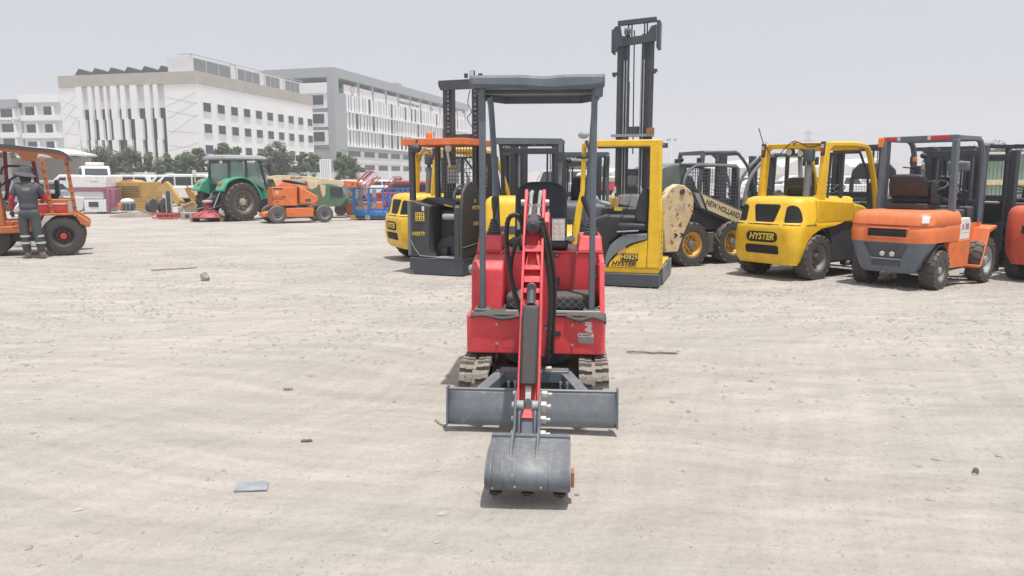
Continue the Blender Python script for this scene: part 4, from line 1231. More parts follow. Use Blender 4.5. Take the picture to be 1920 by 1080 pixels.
# ------------------------------------------------------------ big yellow forklift (heading along local +x, rear to -x)
def big_forklift(label, loc, rz, antenna=True):
    t = thing('forklift', label, 'forklift', loc, rz, 'yellow counterbalance forklifts')
    Y, B = M['yellow'], M['black']
    sh = Shell([(.24, -.42, .50, .08, -.33), (.32, -.48, .545, .12, -.32), (.48, -.515, .575, .15, -.29), (.60, -.525, .58, .19, -.22), (.70, -.53, .585, .22, -.10), (.78, -.525, .59, .24, .10), (.815, -.52, .59, .25, .45), (.845, -.50, .59, .25, .6),
                (.90, -.46, .57, .24, .85), (1.15, -.40, .545, .23, .95), (1.215, -.36, .52, .21, 1.0), (1.245, -.27, .46, .17, 1.0), (1.25, -.20, .40, .12, 1.0)])
    cw = sh.body('counterweight', Y, t, smooth=50)
    K = M['blackmetal']
    # curved plates: openings and slot with inner shade put into the colour, badge black
    sh.patch('air_opening_shade', M['shade_and_badge'], cw, .87, 1.13, lambda v: -.60+.02*v+.10*v**2, lambda v: -.335, rnd=.05)
    sh.patch('air_opening_shade', M['shade_and_badge'], cw, .87, 1.14, lambda v: -.155-.075*v, lambda v: .155+.075*v, rnd=.03)
    sh.patch('air_opening_shade', M['shade_and_badge'], cw, .87, 1.13, lambda v: .335, lambda v: .60-.02*v-.10*v**2, rnd=.05)
    for (a, b) in ((-.60, -.335), (-.165, .165), (.335, .60)):
        sh.patch('opening_sill', M['yellow_pale'], cw, .852, .872, lambda v, a=a: a+.01, lambda v, b=b: b-.01, off=.012)
    sh.patch('badge', M['shade_and_badge'], cw, .575, .735, lambda v: -.27, lambda v: .27, rnd=.07)
    sh.patch('lower_slot_shade', M['shade_and_badge'], cw, .40, .53, lambda v: -.29, lambda v: .29, rnd=.03)
    sh.patch('panel_gap', K, cw, .838, .846, lambda v: -.95, lambda v: .95, off=.002)
    sh.patch('panel_gap', K, cw, .846, 1.2, lambda v: .90, lambda v: .906, off=.003)
    tb = text('HYSTER', .135, M['decal_y'], cw, (-.543, 0, .655), (R(90), 0, R(-90)), bold=.004, shear=.25, ext=.001, sx=.93)
    # side body
    for s in (-1, 1):
        MB().prism([(-.02, .86), (.95, .86), (.95, 1.16), (-.02, 1.21)], 'y', s*.50, s*.585).ob('side_panel', Y, t, bev=.02, seg=3)
        MB().prism([(.46, .26), (1.50, .26), (1.50, .58), (1.36, .82), (.36, .845), (.44, .60)], 'y', s*.44, s*.55).ob('lower_side_panel', M['blackmetal'], t, bev=.01)
        # rear wheel arch liner
        fender(t, .03, s*.30, s*.56, .43, .36, R(5), R(165), 'black', .015, 'wheel_arch')
        # front cowl swelling over the front wheel
        MB().prism([(.96, .84), (1.75, .62), (1.62, .80), (1.42, 1.00), (1.20, 1.10), (.96, 1.14)], 'y', s*.47, s*.60).ob('front_cowl', Y, t, bev=.03, seg=3)
        wheel(t, (.04, s*.50, .345), .345, .24, 'block', 'rimgrey', 'rubber', s, dish=.58)
        wheel(t, (1.55, s*.50, .34), .34, .24, 'block', 'slate', 'black', s)
    text('HYSTER', .085, M['decal_k'], t, (1.28, -.603, .80), (R(90), 0, 0), bold=.003, shear=.3, ext=.001)
    sg = MB().box(1.47, 1.53, -.603, -.599, .90, .98).ob('warning_label', M['decal_w'], t)
    text('i', .06, M['decal_k'], sg, (1.50, -.6045, .94), (R(90), 0, 0), ext=.0004)
    MB().box(.1, 1.7, -.44, .44, .22, .60).ob('chassis', B, t)
    MB().box(.9, 1.7, -.42, .42, .60, .66).ob('floor', B, t)
    MB().box(1.5, 1.75, -.40, .40, .60, 1.15).ob('dashboard', B, t, bev=.04)
    # overhead guard
    for s in (-1, 1):
        y = s*.52
        MB().prism([(.06, 1.18), (.20, 1.18), (.255, 1.95), (.34, 2.00), (.30, 2.06), (.14, 2.06)], 'y', y-.04, y+.04).ob('rear_pillar', Y, t, bev=.012)
        side = [(.30, y, 2.03), (.80, y, 2.045), (1.20, y, 2.03), (1.36, y, 1.95), (1.52, y, 1.62), (1.66, y, 1.20), (1.70, y, .86)]
        MB().tube(arch(side, 4), .042, 6).ob('guard_rail', Y, t)
        # window frame inside the guard
        MB().tube([(.36, y*.93, 1.10), (.40, y*.93, 1.90), (1.18, y*.93, 1.93), (1.44, y*.93, 1.60), (1.52, y*.93, 1.10)], .022, 6).ob('window_frame', B, t)
        MB().box(.68, .74, y*.93-.02, y*.93+.02, 1.1, 1.92).ob('window_frame', B, t)
    MB().box(.16, .26, -.48, .48, 1.985, 2.06).ob('rear_header', Y, t, bev=.012)
    MB().box(1.16, 1.24, -.48, .48, 1.97, 2.04).ob('front_header', Y, t, bev=.01)
    for k in range(5):
        MB().bar((.26, -.36+k*.18, 2.045), (1.18, -.36+k*.18, 2.04), .022, .03).ob('roof_slat', B, t)
    for s in (-1, 1):
        lamp = MB().box(.10, .155, s*.52-.032, s*.52+.032, 1.86, 2.07).ob('tail_lamp', B, t, bev=.012)
        MB().box(.094, .10, s*.52-.022, s*.52+.022, 1.90, 1.97).ob('lamp_lens', M['redlens'], lamp)
        MB().box(.094, .10, s*.52-.022, s*.52+.022, 1.975, 2.03).ob('lamp_lens', M['lens'], lamp)
    # work lamps, beacon and loose wiring under the header
    for y, z in ((.10, 1.93), (-.10, 1.90)):
        l_ = MB().lathe([(.03, .05), (.06, .02), (.065, -.04), (.055, -.05)], 14, 'x', (.24, y, z)).ob('work_lamp', B, t)
        MB().lathe([(.05, -.052), (.001, -.056)], 14, 'x', (.24, y, z)).ob('lamp_lens', M['lens'], l_)
    MB().cyl((.20, 0, 2.06), (.20, 0, 2.075), .05, 12).box(.17, .23, -.07, .05, 2.01, 2.055).ob('beacon', M['amber'], t)
    MB().tube(arch([(.14, .50, 2.05), (.14, .40, 1.90), (.14, .28, 1.86), (.14, .15, 1.98), (.14, .0, 2.09), (.14, -.15, 2.05), (.14, -.35, 2.04), (.14, -.5, 2.03)]), .008, 6).ob('loose_cable', M['hose'], t)
    MB().tube(arch([(.14, .0, 2.02), (.13, -.1, 2.07), (.14, -.25, 2.0), (.14, -.5, 2.02)]), .006, 6).ob('loose_cable', M['hose'], t)
    if antenna: MB().cyl((.12, .53, 2.07), (.05, .58, 2.32), .008, 6).ob('antenna', B, t)
    # exhaust with pre-cleaner
    MB().cyl((.10, -.30, 1.24), (.12, -.30, 1.72), .055, 14).ob('exhaust_stack', M['grey'], t)
    MB().cyl((.12, -.30, 1.72), (.12, -.30, 1.79), .035, 12).lathe([(.06, 1.78), (.08, 1.79), (.082, 1.93), (.07, 1.96), (.02, 1.965)], 18, 'z', (.12, -.30, 0)).ob('air_precleaner', M['blackmetal'], t)
    driver_seat(t, .46, 1.02, w=.46, h=.42)
    MB().tube(arch([(.34, -.19, 1.22), (.30, -.17, 1.36), (.28, 0, 1.40), (.30, .17, 1.36), (.34, .19, 1.22)]), .012, 6).ob('seat_trim', M['blackmetal'], t)
    steering(t, (1.28, 0, 1.35), .18, .4)
    mast(t, 1.98, .86, 2.15, bars=(.5, 1.25))
    MB().tube([(1.98, -.35, 1.0), (1.7, -.35, .7)], .03, 8).ob('tilt_ram', B, t)
    return t
bf = big_forklift('large yellow forklift with yellow guard frame, rear towards the camera, left of the orange forklift', (4.22, 11.52, 0), R(35))
b2 = copy_tree(bf, loc=(-1.78, 14.1, 0), rz=R(27), label='yellow forklift half hidden behind the black reach truck with the orange guard')

# ------------------------------------------------------------ orange forklift with slate guard
def orange_forklift():
    t = thing('forklift', 'orange and slate forklift with torn black seat and the number 30 on its side', 'forklift', (5.53, 10.49, 0), R(40))
    O, S, B = M['orange'], M['slate'], M['black']
    top = Shell([(.66, -.50, .55, .20, .55), (.80, -.50, .56, .20, .55), (.875, -.48, .555, .20, .55), (.885, -.47, .55, .20, .55), (.90, -.49, .56, .20, .56), (1.0, -.47, .55, .20, .56), (1.05, -.43, .53, .19, .56), (1.075, -.37, .50, .17, .56), (1.085, -.28, .44, .13, .56)])
    cw = top.body('counterweight', O, t, smooth=50)
    top.patch('rear_slot', M['shade_and_badge'], cw, .735, .845, lambda v: -.25, lambda v: .26, rnd=.01)  # slot's inner shade painted as a near-black plate
    top.patch('slot_rim', O, cw, .845, .862, lambda v: -.29, lambda v: .30, off=.014)
    top.patch('slot_rim', O, cw, .716, .735, lambda v: -.29, lambda v: .30, off=.014)
    lo = Shell([(.235, -.41, .33, .05, -.33), (.30, -.45, .39, .07, -.31), (.50, -.48, .47, .10, -.27), (.645, -.50, .53, .16, -.18), (.66, -.50, .53, .16, -.18)])
    bp_ = lo.body('lower_counterweight', S, t)
    lo.patch('lamp_recess', M['blackmetal'], bp_, .45, .64, lambda v: -.20-.10*v, lambda v: .20+.10*v)
    lo.patch('towing_slot', M['blackmetal'], bp_, .33, .40, lambda v: -.19, lambda v: .19)
    lo.patch('recess_rim', M['greylt'], bp_, .425, .44, lambda v: -.20, lambda v: .20, off=.014)
    top.patch('panel_gap', M['maroon'], cw, .876, .884, lambda v: -.95, lambda v: .95, off=.001)
    for y in (.055, -.075):
        MB().lathe([(.034, 0), (.034, -.02), (.026, -.026)], 14, 'x', (-.495, y-.02, .50)).ob('reflector', M['lens'], bp_)
    q = top.patch('code_plate', M['decal_w'], cw, .93, 1.02, lambda v: .43, lambda v: .52, off=.008)
    MB().cyl((-.38, -.10, .235), (-.38, -.10, .16), .03, 10).ob('tow_pin', B, t)
    for s in (-1, 1):
        MB().prism([(.24, .28), (.98, .26), (1.02, .66), (.24, .66)], 'y', s*.46, s*.545).ob('side_panel', O, t, bev=.012)
        MB().prism([(.60, .66), (.98, .66), (.98, .92), (.94, .97), (.62, .97)], 'y', s*.46, s*.54).ob('side_cover', M['white'], t, bev=.015, seg=3)
        MB().prism([(1.02, .28), (1.10, .28), (1.34, .80), (1.62, .84), (1.62, .80), (1.36, .74), (1.14, .26), (1.02, .24)], 'y', s*.47, s*.68).ob('front_fender', O, t, bev=.006)
        MB().prism([(1.0, .26), (1.12, .26), (1.35, .78), (1.60, .82), (1.60, .88), (1.22, .88), (1.0, .70)], 'y', s*.46, s*.475).ob('fender_side', O, t)
        fender(t, 0, s*.30, s*.53, .345, .28, R(10), R(160), 'black', .015, 'wheel_arch')
        wheel(t, (0, s*.46, .275), .275, .21, 'block', 'rimgrey', 'greylt', s)
        wheel(t, (1.42, s*.56, .33), .33, .22, 'block', 'greylt', 'greylt', s, dish=.6)
    text('K', .10, M['decal_r'], t, (.69, -.5415, .84), (R(90), 0, 0), bold=.004, shear=.2, ext=.0006)
    text('·30', .125, M['decal_k'], t, (.83, -.5415, .84), (R(90), 0, 0), bold=.002, ext=.0006, sx=1.1)
    MB().box(.64, .95, -.5412, -.5400, .755, .762).ob('cover_stripe', M['decal_g'], t)
    MB().box(.05, 1.55, -.40, .40, .22, .70).ob('chassis', B, t)
    MB().box(.55, 1.45, -.46, .46, .70, .73).ob('floor', B, t)
    # guard: two leaning rear posts, front posts curving down, roof frame with bars
    for s in (-1, 1):
        y = s*.475
        MB().bar((.42 if s < 0 else .30, y, .68 if s < 0 else 1.05), (.36, y, 2.06), .10, .075).ob('rear_post', S, t, bev=.008)
        MB().bar((.36, y, 2.085), (1.20, y, 2.095), .07, .06).ob('roof_side', S, t, bev=.006)
        MB().tube(arch([(1.16, y, 2.09), (1.30, y, 2.03), (1.40, y, 1.85), (1.44, y, 1.55), (1.46, y, 1.10), (1.46, y, .88)], 5), .040, 6).ob('front_post', S, t)
    MB().bar((.36, -.51, 2.085), (.36, .51, 2.085), .06, .075).ob('roof_header', S, t, bev=.006)
    MB().bar((1.20, -.44, 2.085), (1.20, .44, 2.085), .05, .05).ob('roof_header', S, t, bev=.006)
    for k in range(7):
        y = -.36+k*.12
        MB().bar((.40, y, 2.07), (1.17, y, 2.075), .03, .014).ob('roof_bar', S, t)
    for y0, y1 in ((.50, .30), (-.16, -.40)):
        l_ = MB().box(.318, .335, min(y0, y1), max(y0, y1), 2.06, 2.115).ob('tail_lamp', M['redlens'], t, bev=.005)
        e = min(y0, y1) if y0 > 0 else max(y0, y1)
        MB().box(.316, .333, e-(.045 if y0 > 0 else -.004), e-(.004 if y0 > 0 else -.045), 2.06, 2.115).ob('clear_lens', M['lens'], l_)
    MB().box(.30, .37, .475, .56, 1.98, 2.115).ob('amber_lamp', M['amber'], t, bev=.01)
    MB().box(1.33, 1.39, .42, .47, 1.78, 1.85).ob('amber_lamp', M['amber'], t, bev=.008)
    MB().box(1.32, 1.36, .34, .44, 1.58, 1.72).bar((1.4, .47, 1.68), (1.3, .60, 1.70), .02).ob('side_mirror', B, t, bev=.01)
    MB().box(1.43, 1.50, -.30, .0, 1.63, 1.78).ob('work_lamp', M['grey'], t, bev=.03, seg=3)
    driver_seat(t, .34, 1.16, w=.56, h=.32, y=.06)
    MB().box(.18, .62, -.22, .34, 1.09, 1.17).ob('seat_base', B, t, bev=.01)
    MB().prism([(.26, 1.17), (.62, 1.17), (.56, 1.30), (.42, 1.30), (.34, 1.50), (.22, 1.50)], 'y', -.28, -.22).ob('seat_side', M['seat'], t, bev=.03, seg=3)
    MB().ball((.62, -.28, 1.22), .07, 2, (1.3, .7, .6), .05).ob('armrest', M['seat'], t)
    MB().box(.9, 1.15, -.40, .40, .73, 1.08).box(1.18, 1.38, -.44, .44, .73, 1.12).ob('dashboard', B, t, bev=.03)
    steering(t, (1.02, .0, 1.42), .17, .45)
    for k in range(4):
        MB().tube([(1.22, -.18-k*.06, 1.12), (1.10, -.22-k*.06, 1.32)], .008, 6).ball((1.10, -.22-k*.06, 1.34), .018, 1).ob('control_lever', B, t)
    mast(t, 1.72, .74, 2.02, 'blackmetal', bars=(.5, 1.15))
    for k in range(4):
        MB().tube([(1.70, -.22+k*.11, .9), (1.69, -.22+k*.11, 1.75)], .012, 6).ob('mast_hose', M['hose'], t)
    return t
orange_forklift()
# ------------------------------------------------------------ wire mesh panel helper
def mesh_panel(nm, mat, parent, o, u, v, nu, nv, r=.004, clip=None, **k):
    """grid of wires spanned by vectors u, v from corner o"""
    o, u, v = Vector(o), Vector(u), Vector(v)
    mb = MB()
    for i in range(nu+1):
        a = i/nu; lo, hi = (0, 1) if not clip else clip(a)
        if hi > lo: mb.tube([o+u*a+v*lo, o+u*a+v*hi], r, 4)
    for j in range(nv+1):
        b = j/nv
        if clip:
            ok = [i/40 for i in range(41) if clip(i/40)[0] <= b <= clip(i/40)[1]]
            if len(ok) < 2: continue
            mb.tube([o+v*b+u*ok[0], o+v*b+u*ok[-1]], r, 4)
        else: mb.tube([o+v*b, o+v*b+u], r, 4)
    return mb.ob(nm, mat, parent, **k)

# ------------------------------------------------------------ yellow reach truck with the tall mast
def yellow_reach_truck():
    t = thing('reach_truck', 'yellow reach truck numbered H0829 with very tall raised mast', 'forklift', (1.486, 10.46, 0), R(-17))
    Y, B, K = M['yellow'], M['black'], M['blackmetal']
    MB().prism([(-.60, .012), (.60, .012), (.60, .012), (.60, .19), (-.60, .19)], 'y', .0, 1.75).ob('base', K, t, bev=.012)
    MB().box(-.585, .585, .02, 1.7, .192, .275).ob('base_lip', Y, t, bev=.02, seg=3)
    MB().cyl((-.40, -.03, .085), (-.24, -.03, .085), .09, 18).ob('drive_wheel', M['rubber'], t)
    for x in (.12, .42): MB().cyl((x, 1.6, .10), (x+.10, 1.6, .10), .10, 16).ob('load_wheel', M['rubber'], t)
    MB().box(.60, .625, .35, 1.70, .02, .26).box(.605, .64, 1.0, 1.15, .16, .30).ob('side_skirt', M['grey'], t, bev=.006)
    # yellow quarter panel and its dark hood
    arc = [(-.12, .275), (-.10, .34), (-.02, .43), (.10, .53), (.22, .60), (.42, .67), (.42, .275)]
    MB().prism(arc, 'y', .0, .9).ob('battery_cover', Y, t, bev=.010)
    hood = [(-.16, .275), (-.16, .42), (-.10, .58), (.0, .68), (.12, .735), (.42, .76), (.42, .68), (.20, .62), (.08, .54), (-.04, .44), (-.12, .34), (-.14, .275)]
    MB().prism(hood, 'y', -.012, .9).ob('hood', M['grey'], t, bev=.012)
    MB().tube([(.0, -.02, .78), (.30, -.02, .80)], .010, 6).ob('hood_hinge', M['greylt'], t)
    MB().box(.01, .13, -.006, -.001, .47, .60).ob('grille_sticker', M['tan'], t)
    np_ = MB().box(.06, .30, -.012, -.004, .375, .475).ob('number_plate', M['decal_k'], t)
    text('H0829', .098, M['decal_y'], np_, (.18, -.0135, .427), (R(90), 0, 0), bold=.001, ext=.0008, sx=.88)
    text('HYSTER', .098, M['decal_k'], t, (.10, -.0055, .325), (R(90), 0, 0), bold=.003, shear=.25, ext=.001, sx=1.0)
    # right pillar, top beam, left pillar
    MB().prism([(.42, .275), (.60, .275), (.60, 1.2), (.585, 2.0), (.43, 2.0), (.435, 1.2)], 'y', .0, .14).ob('front_pillar', Y, t, bev=.02, seg=3)
    MB().prism([(.0, .25), (.34, .25), (.30, .95), (.14, 1.18), (.0, 1.25)], 'x', .585, .612).ob('side_panel', Y, t, bev=.012)
    for z in (.38, .46, .54, .62, .70, .78): MB().box(.611, .615, .06, .12, z, z+.03).ob('side_vent', K, t)
    MB().box(-.49, .59, .0, .12, 1.965, 2.055).ob('roof_beam', Y, t, bev=.015)
    MB().tube([(-.50, .06, 2.01), (-.515, .06, 1.35), (-.56, .06, 1.10), (-.60, .06, .80), (-.60, .06, .27)], [.035, .035, .05, .05, .05], 6).ob('left_pillar', Y, t)
    for x in (-.46, .50): MB().bar((x, .10, 2.02), (x, 1.15, 2.02), .07, .05).ob('roof_rail', K, t)
    for k in range(5): MB().bar((-.40+k*.2, .12, 2.02), (-.40+k*.2, 1.12, 2.02), .025).ob('roof_bar', K, t)
    MB().bar((-.5, 1.15, 2.02), (.56, 1.15, 2.02), .08, .07).ob('rear_beam', K, t)
    # cabin: tub, seat, armrest, dash
    MB().prism([(-.55, .275), (-.16, .275), (-.14, .60), (.0, .72), (.42, .76), (.42, .98), (-.25, 1.0), (-.45, .92), (-.55, .80)], 'y', .30, .95).ob('cabin_tub', B, t, bev=.03)
    MB().box(-.02, .42, .06, .62, .79, .90).ob('seat_cushion', M['seat'], t, bev=.045, seg=3)
    MB().prism([(.26, .90), (.42, .88), (.44, 1.36), (.36, 1.42), (.28, 1.28), (.22, 1.02)], 'y', .08, .60).ob('seat_back', M['seat'], t, bev=.04, seg=3)
    MB().box(-.35, .25, .62, .96, .96, 1.10).prism([(-.50, .70), (-.30, 1.12), (-.12, 1.18), (.30, 1.10), (.30, .95), (-.30, .70)], 'y', .70, .98).ob('dashboard', B, t, bev=.03)
    MB().box(-.22, -.08, .58, .60, 1.10, 1.24).ob('control_panel', M['tan'], t, bev=.01)
    MB().box(-.14, -.02, .56, .58, 1.05, 1.10).ob('control_label', M['decal_y'], t)
    MB().tube([(-.42, .5, 1.20), (-.20, .55, 1.14)], .03, 10).ball((-.42, .5, 1.22), .06, 2).ob('control_handle', M['greylt'], t)
    MB().grid(lambda u, v: (-.20+.55*u, .80-.05*u, 1.10+.19*v*(1-.3*(2*u-1)**4)), 12, 6).ob('clear_screen', M['acrylic'], t, solid=.004)
    MB().grid(lambda u, v: (.20+.20*u, .85, 1.08+.34*v*(1-u*.9)), 8, 6).ob('side_screen', M['acrylic'], t, solid=.004)
    MB().tube([(.06+.085*math.cos(a), .93+.01*math.sin(3*a), 1.50+.10*math.sin(a)) for a in [2*PI*k/40*2.6 for k in range(41)]], .007, 6).ob('coiled_cable', M['hose'], t)
    MB().ball((-.50, .0, 2.13), .075, 2, (1.1, .8, .75)).ob('work_lamp', M['greylt'], t)
    MB().tube(arch([(-.46, .0, 2.05), (-.42, .0, 1.90), (-.47, .0, 1.82), (-.55, .0, 1.85)]), .02, 8).box(-.60, -.42, .0, .05, 1.80, 1.84).ob('mirror_arm', B, t)
    MB().tube([(-.46, .5, 1.20), (-.52, .4, 1.38)], .035, 10).ob('steer_knob', B, t)
    # tall mast: outer, middle and inner rails
    y = 1.22
    for s, cx in ((-1, -.205), (1, .275)):
        for i, (dx, w, th, z0, z1) in enumerate(((0, .05, .14, .10, 3.64), (-s*.060, .045, .12, .2, 3.66), (-s*.115, .045, .10, .3, 3.68))):
            mb = MB().box(cx+dx-w/2, cx+dx+w/2, y, y+th, z0, z1)
            mb.box(cx+dx-w/2-.012, cx+dx+w/2+.012, y-.012, y, z0, z1)
            mb.ob('mast_rail', K if i % 2 == 0 else B, t)
    for x in (-.13, -.09, .13, .17):
        MB().cyl((x, y-.03, .4), (x, y-.03, 3.3), .010, 6).ob('lift_chain', M['greylt'], t)
    MB().cyl((.02, y+.05, 1.9), (.0, y+.05, 3.75), .010, 6).ob('mast_hose', M['hose'], t)
    MB().cyl((-.09, y+.12, .3), (-.09, y+.12, 3.0), .03, 10).cyl((.16, y+.12, .3), (.16, y+.12, 3.0), .03, 10).ob('lift_ram', K, t)
    for z, h in ((.5, .06), (1.35, .05), (1.62, .05), (2.26, .055)):
        MB().box(-.10, .21, y-.006, y+.05, z-h, z+h).ob('mast_crossbar', K, t)
    MB().box(-.31, .34, y-.05, y+.05, 2.16, 2.20).ob('mast_shelf', M['greylt'], t)
    MB().box(.23, .34, y-.06, y+.06, 2.20, 2.29).ob('rusty_bracket', plain('rust', (.36, .15, .08), .8, var=.4), t)
    head = MB()
    head.prism([(-.32, 3.50), (-.32, 3.74), (-.28, 3.80), (-.20, 3.82), (-.17, 3.66), (-.05, 3.64), (.20, 3.66), (.26, 3.78), (.34, 3.80), (.34, 3.56), (.10, 3.53), (-.22, 3.50), (-.25, 3.42), (-.29, 3.44)], 'y', y-.05, y-.02)
    head.box(.345, .395, y-.06, y+.20, 3.46, 3.86)
    head.box(-.33, -.30, y-.06, y+.20, 3.42, 3.76)
    head.ob('mast_head', K, t, bev=.006)
    MB().bar((-.24, y-.02, 3.845), (.34, y-.02, 3.875), .06, .075).ob('mast_top_beam', K, t, bev=.006)
    for x in (-.08, -.03, .16, .20): MB().bar((x, y, 3.60), (x, y, 3.83), .02).ob('mast_strut', K, t)
    for k in range(4): MB().cyl((-.13+k*.03, y-.06, 3.72), (-.115+k*.03, y-.06, 3.72), .055, 16).ob('chain_pulley', M['grey'], t)
    for x, z in ((-.28, 3.11), (.33, 3.14)): MB().box(x-.035, x+.035, y-.03, y+.05, z-.02, z+.02).cyl((x, y-.05, z-.03), (x, y-.02, z-.03), .025, 8).ob('roller_bracket', K, t)
    for s in (-1, 1): MB().prism([(1.5, .03), (2.7, .03), (2.7, .05), (1.56, .09), (1.55, .70), (1.5, .70)], 'x', .04+s*.25-.05, .04+s*.25+.05).ob('fork', K, t)
    MB().box(-.25, -.22, y-.016, y-.012, 1.30, 1.40).ob('rail_label', M['decal_w'], t)
    return t
yellow_reach_truck()

# ------------------------------------------------------------ black reach truck with orange guard
def black_reach_truck():
    t = thing('reach_truck', 'black reach truck numbered H0979 with bright orange overhead guard', 'forklift', (-1.2, 11.6, 0), R(-21))
    B, K, O = M['black'], M['blackmetal'], M['orange']
    body = M['soot']
    MB().prism([(-.47, .10), (-.38, .015), (.47, .015), (.47, .28), (-.47, .28)], 'y', .0, 1.55).ob('base', K, t, bev=.012)
    MB().box(.0, .46, -.008, .30, .282, .30).ob('step', M['greylt'], t, bev=.004)
    # left body block with recessed foot well
    MB().prism([(-.45, .282), (-.08, .282), (-.14, .40), (-.12, .95), (-.10, 1.10), (-.45, 1.18)], 'y', .02, .85).ob('body', body, t, bev=.02, seg=3)
    MB().box(-.52, -.455, .05, .80, .30, 1.17).ob('side_post', M['grey'], t, bev=.008)
    MB().tube([(-.45, .012, .56), (-.38, .012, .42), (-.28, .012, .31), (-.0, .012, .30), (.45, .012, .31)], .006, 6).ob('body_seam', M['greylt'], t)
    MB().box(-.10, .34, .38, .9, .30, 1.02).ob('inner_panel', body, t, bev=.03)
    MB().prism([(-.13, .31), (.36, .31), (.36, .62), (.10, .62), (-.05, .56), (-.12, .46)], 'y', .30, .385).ob('foot_recess', K, t, bev=.01)
    MB().cyl((.0, .28, .36), (.10, .28, .36), .085, 16).ob('foot_pedal', B, t)
    MB().box(.06, .34, .08, .40, .885, .975).ob('back_cushion', M['greylt'], t, bev=.04, seg=3)
    MB().prism([(-.42, 1.17), (.20, 1.06), (.24, 1.10), (.20, 1.16), (-.30, 1.22)], 'y', .30, .9).ob('top_deck', K, t, bev=.01)
    MB().bar((-.30, .32, 1.205), (.14, .32, 1.13), .03, .02).bar((.02, .30, 1.11), (.16, .30, 1.08), .05, .02).ob('yellow_strip', M['decal_y'], t)
    for k in range(4): MB().box(-.40, -.24, .008, .018, .74+k*.03, .75+k*.03).ob('vent', K, t)
    for k in range(3): MB().box(-.40, -.26, .008, .018, 1.02+k*.03, 1.03+k*.03).ob('vent', K, t)
    sg = MB().box(-.35, -.20, .004, .019, .86, .995).ob('warning_plate', M['decal_y'], t)
    for i, (x, z) in enumerate(((-.31, .96), (-.24, .96), (-.31, .895), (-.24, .895))):
        MB().box(x-.025, x+.025, .001, .0035, z-.022, z+.022).ob('warning_print', M['decal_k'], sg)
        MB().box(x-.012, x+.010, -.001, .0008, z-.012, z+.014).ob('warning_symbol', M['decal_y'], sg)
    MB().box(-.235, -.20, .004, .019, 1.02, 1.09).ob('small_label', M['decal_w'], t)
    text('H0979', .095, M['decal_y'], t, (-.305, .010, .655), (R(90), 0, 0), bold=.0008, ext=.001, sx=.86)
    # tall rounded side panel at the right
    pan = [(-.02, .29), (.80, .29), (.80, 1.10), (.78, 1.26)] + [(.36+.40*math.cos(a), 1.06+.42*math.sin(a)) for a in [R(20+14*k) for k in range(10)]] + [(-.02, 1.0)]
    MB().prism(pan, 'x', .42, .472).ob('side_panel', body, t, bev=.012)
    MB().prism([(-.02, .29), (.06, .29), (.06, 1.12), (-.02, 1.08)], 'x', .33, .42).ob('side_return', body, t, bev=.01)
    text('HYSTER', .085, M['decal_y'], t, (.4735, .50, 1.06), (R(90), 0, R(90)), bold=.001, shear=.2, ext=.0008)
    text('8.5', .07, M['decal_y'], t, (.4735, .48, 1.17), (R(90), 0, R(90)), bold=.001, ext=.0008)
    MB().box(.4725, .4735, .40, .60, .78, .84).ob('side_sticker', M['tan'], t)
    MB().tube([(.474, -.01, .46), (.474, .80, .50)], .004, 6).ob('panel_seam', M['greylt'], t)
    for y in (.28, .52):
        MB().cyl((.44, y, .085), (.52, y, .085), .085 if y < .4 else .10, 18).cyl((.52, y, .085), (.528, y, .085), .035, 10).ob('castor_wheel', M['greylt'], t)
    # controls
    MB().ball((.27, .45, 1.16), .07, 2, (1, 1, .8)).ob('control_pod', K, t)
    MB().tube(arch([(.20, .5, 1.14), (.12, .45, 1.22), (.16, .45, 1.36), (.24, .5, 1.42)]), .022, 8).ob('handle', M['greylt'], t)
    MB().lathe([(.09, 0), (.10, .02), (.07, .05)], 16, 'z', (.34, .5, 1.20)).ob('steer_disc', M['grey'], t)
    MB().tube(arch([(.1, .6, 1.25), (.22, .58, 1.34), (.3, .6, 1.5), (.26, .6, 1.62)]), .012, 6).ob('loose_cable', M['hose'], t)
    # orange guard
    g = MB()
    g.prism([(-.56, -.02), (.50, -.02), (.54, .15), (.54, .95), (-.52, .95)], 'z', 2.115, 2.135)
    g.ob('guard_plate', O, t, bev=.003)
    for a, b in (((-.56, -.02), (.50, -.02)), ((.50, -.02), (.54, .15)), ((.54, .15), (.54, .95)), ((.54, .95), (-.52, .95)), ((-.52, .95), (-.56, -.02))):
        MB().bar((a[0], a[1], 2.085), (b[0], b[1], 2.085), .025, .095).ob('guard_rim', O, t, bev=.004)
    for k in range(6): MB().bar((-.42+k*.17, .0, 2.06), (-.42+k*.17+.05, .93, 2.06), .05, .03).ob('guard_bar', O, t)
    MB().box(-.30, -.265, -.036, -.03, 2.07, 2.12).ob('guard_clip', K, t)
    MB().bar((-.44, .10, 1.18), (-.45, .10, 2.05), .085, .085).ob('guard_post', K, t, bev=.012)
    for x in (-.40, .44): MB().bar((x, .90, 1.0), (x, .90, 2.05), .07).ob('rear_post', K, t)
    MB().ball((-.33, .0, 1.985), .095, 2, (1.2, .8, .75)).ob('work_lamp', B, t)
    MB().ball((.22, .05, 2.0), .07, 2, (.9, .8, 1.3)).tube([(.20, .05, 1.95), (.24, .05, 1.70)], .02, 8).ob('blue_spot_lamp', M['steel'], t)
    MB().ball((.27, .30, 1.72), .08, 2, (.6, .3, 1.4)).ob('mirror', M['grey'], t)
    MB().cyl((.0, .0, 2.135), (.0, .0, 2.24), .006, 6).ob('antenna', K, t)
    mesh_panel('wire_guard', M['grey'], t, (-.20, .62, 1.20), (.62, 0, 0), (0, 0, .84), 12, 14, .006)
    bk_ = MB().lathe([(.05, 2.14), (.055, 2.16), (.05, 2.25), (.03, 2.27), (.001, 2.275)], 14, 'z', (-.34, .5, 0)).ob('amber_beacon', M['amber'], t)
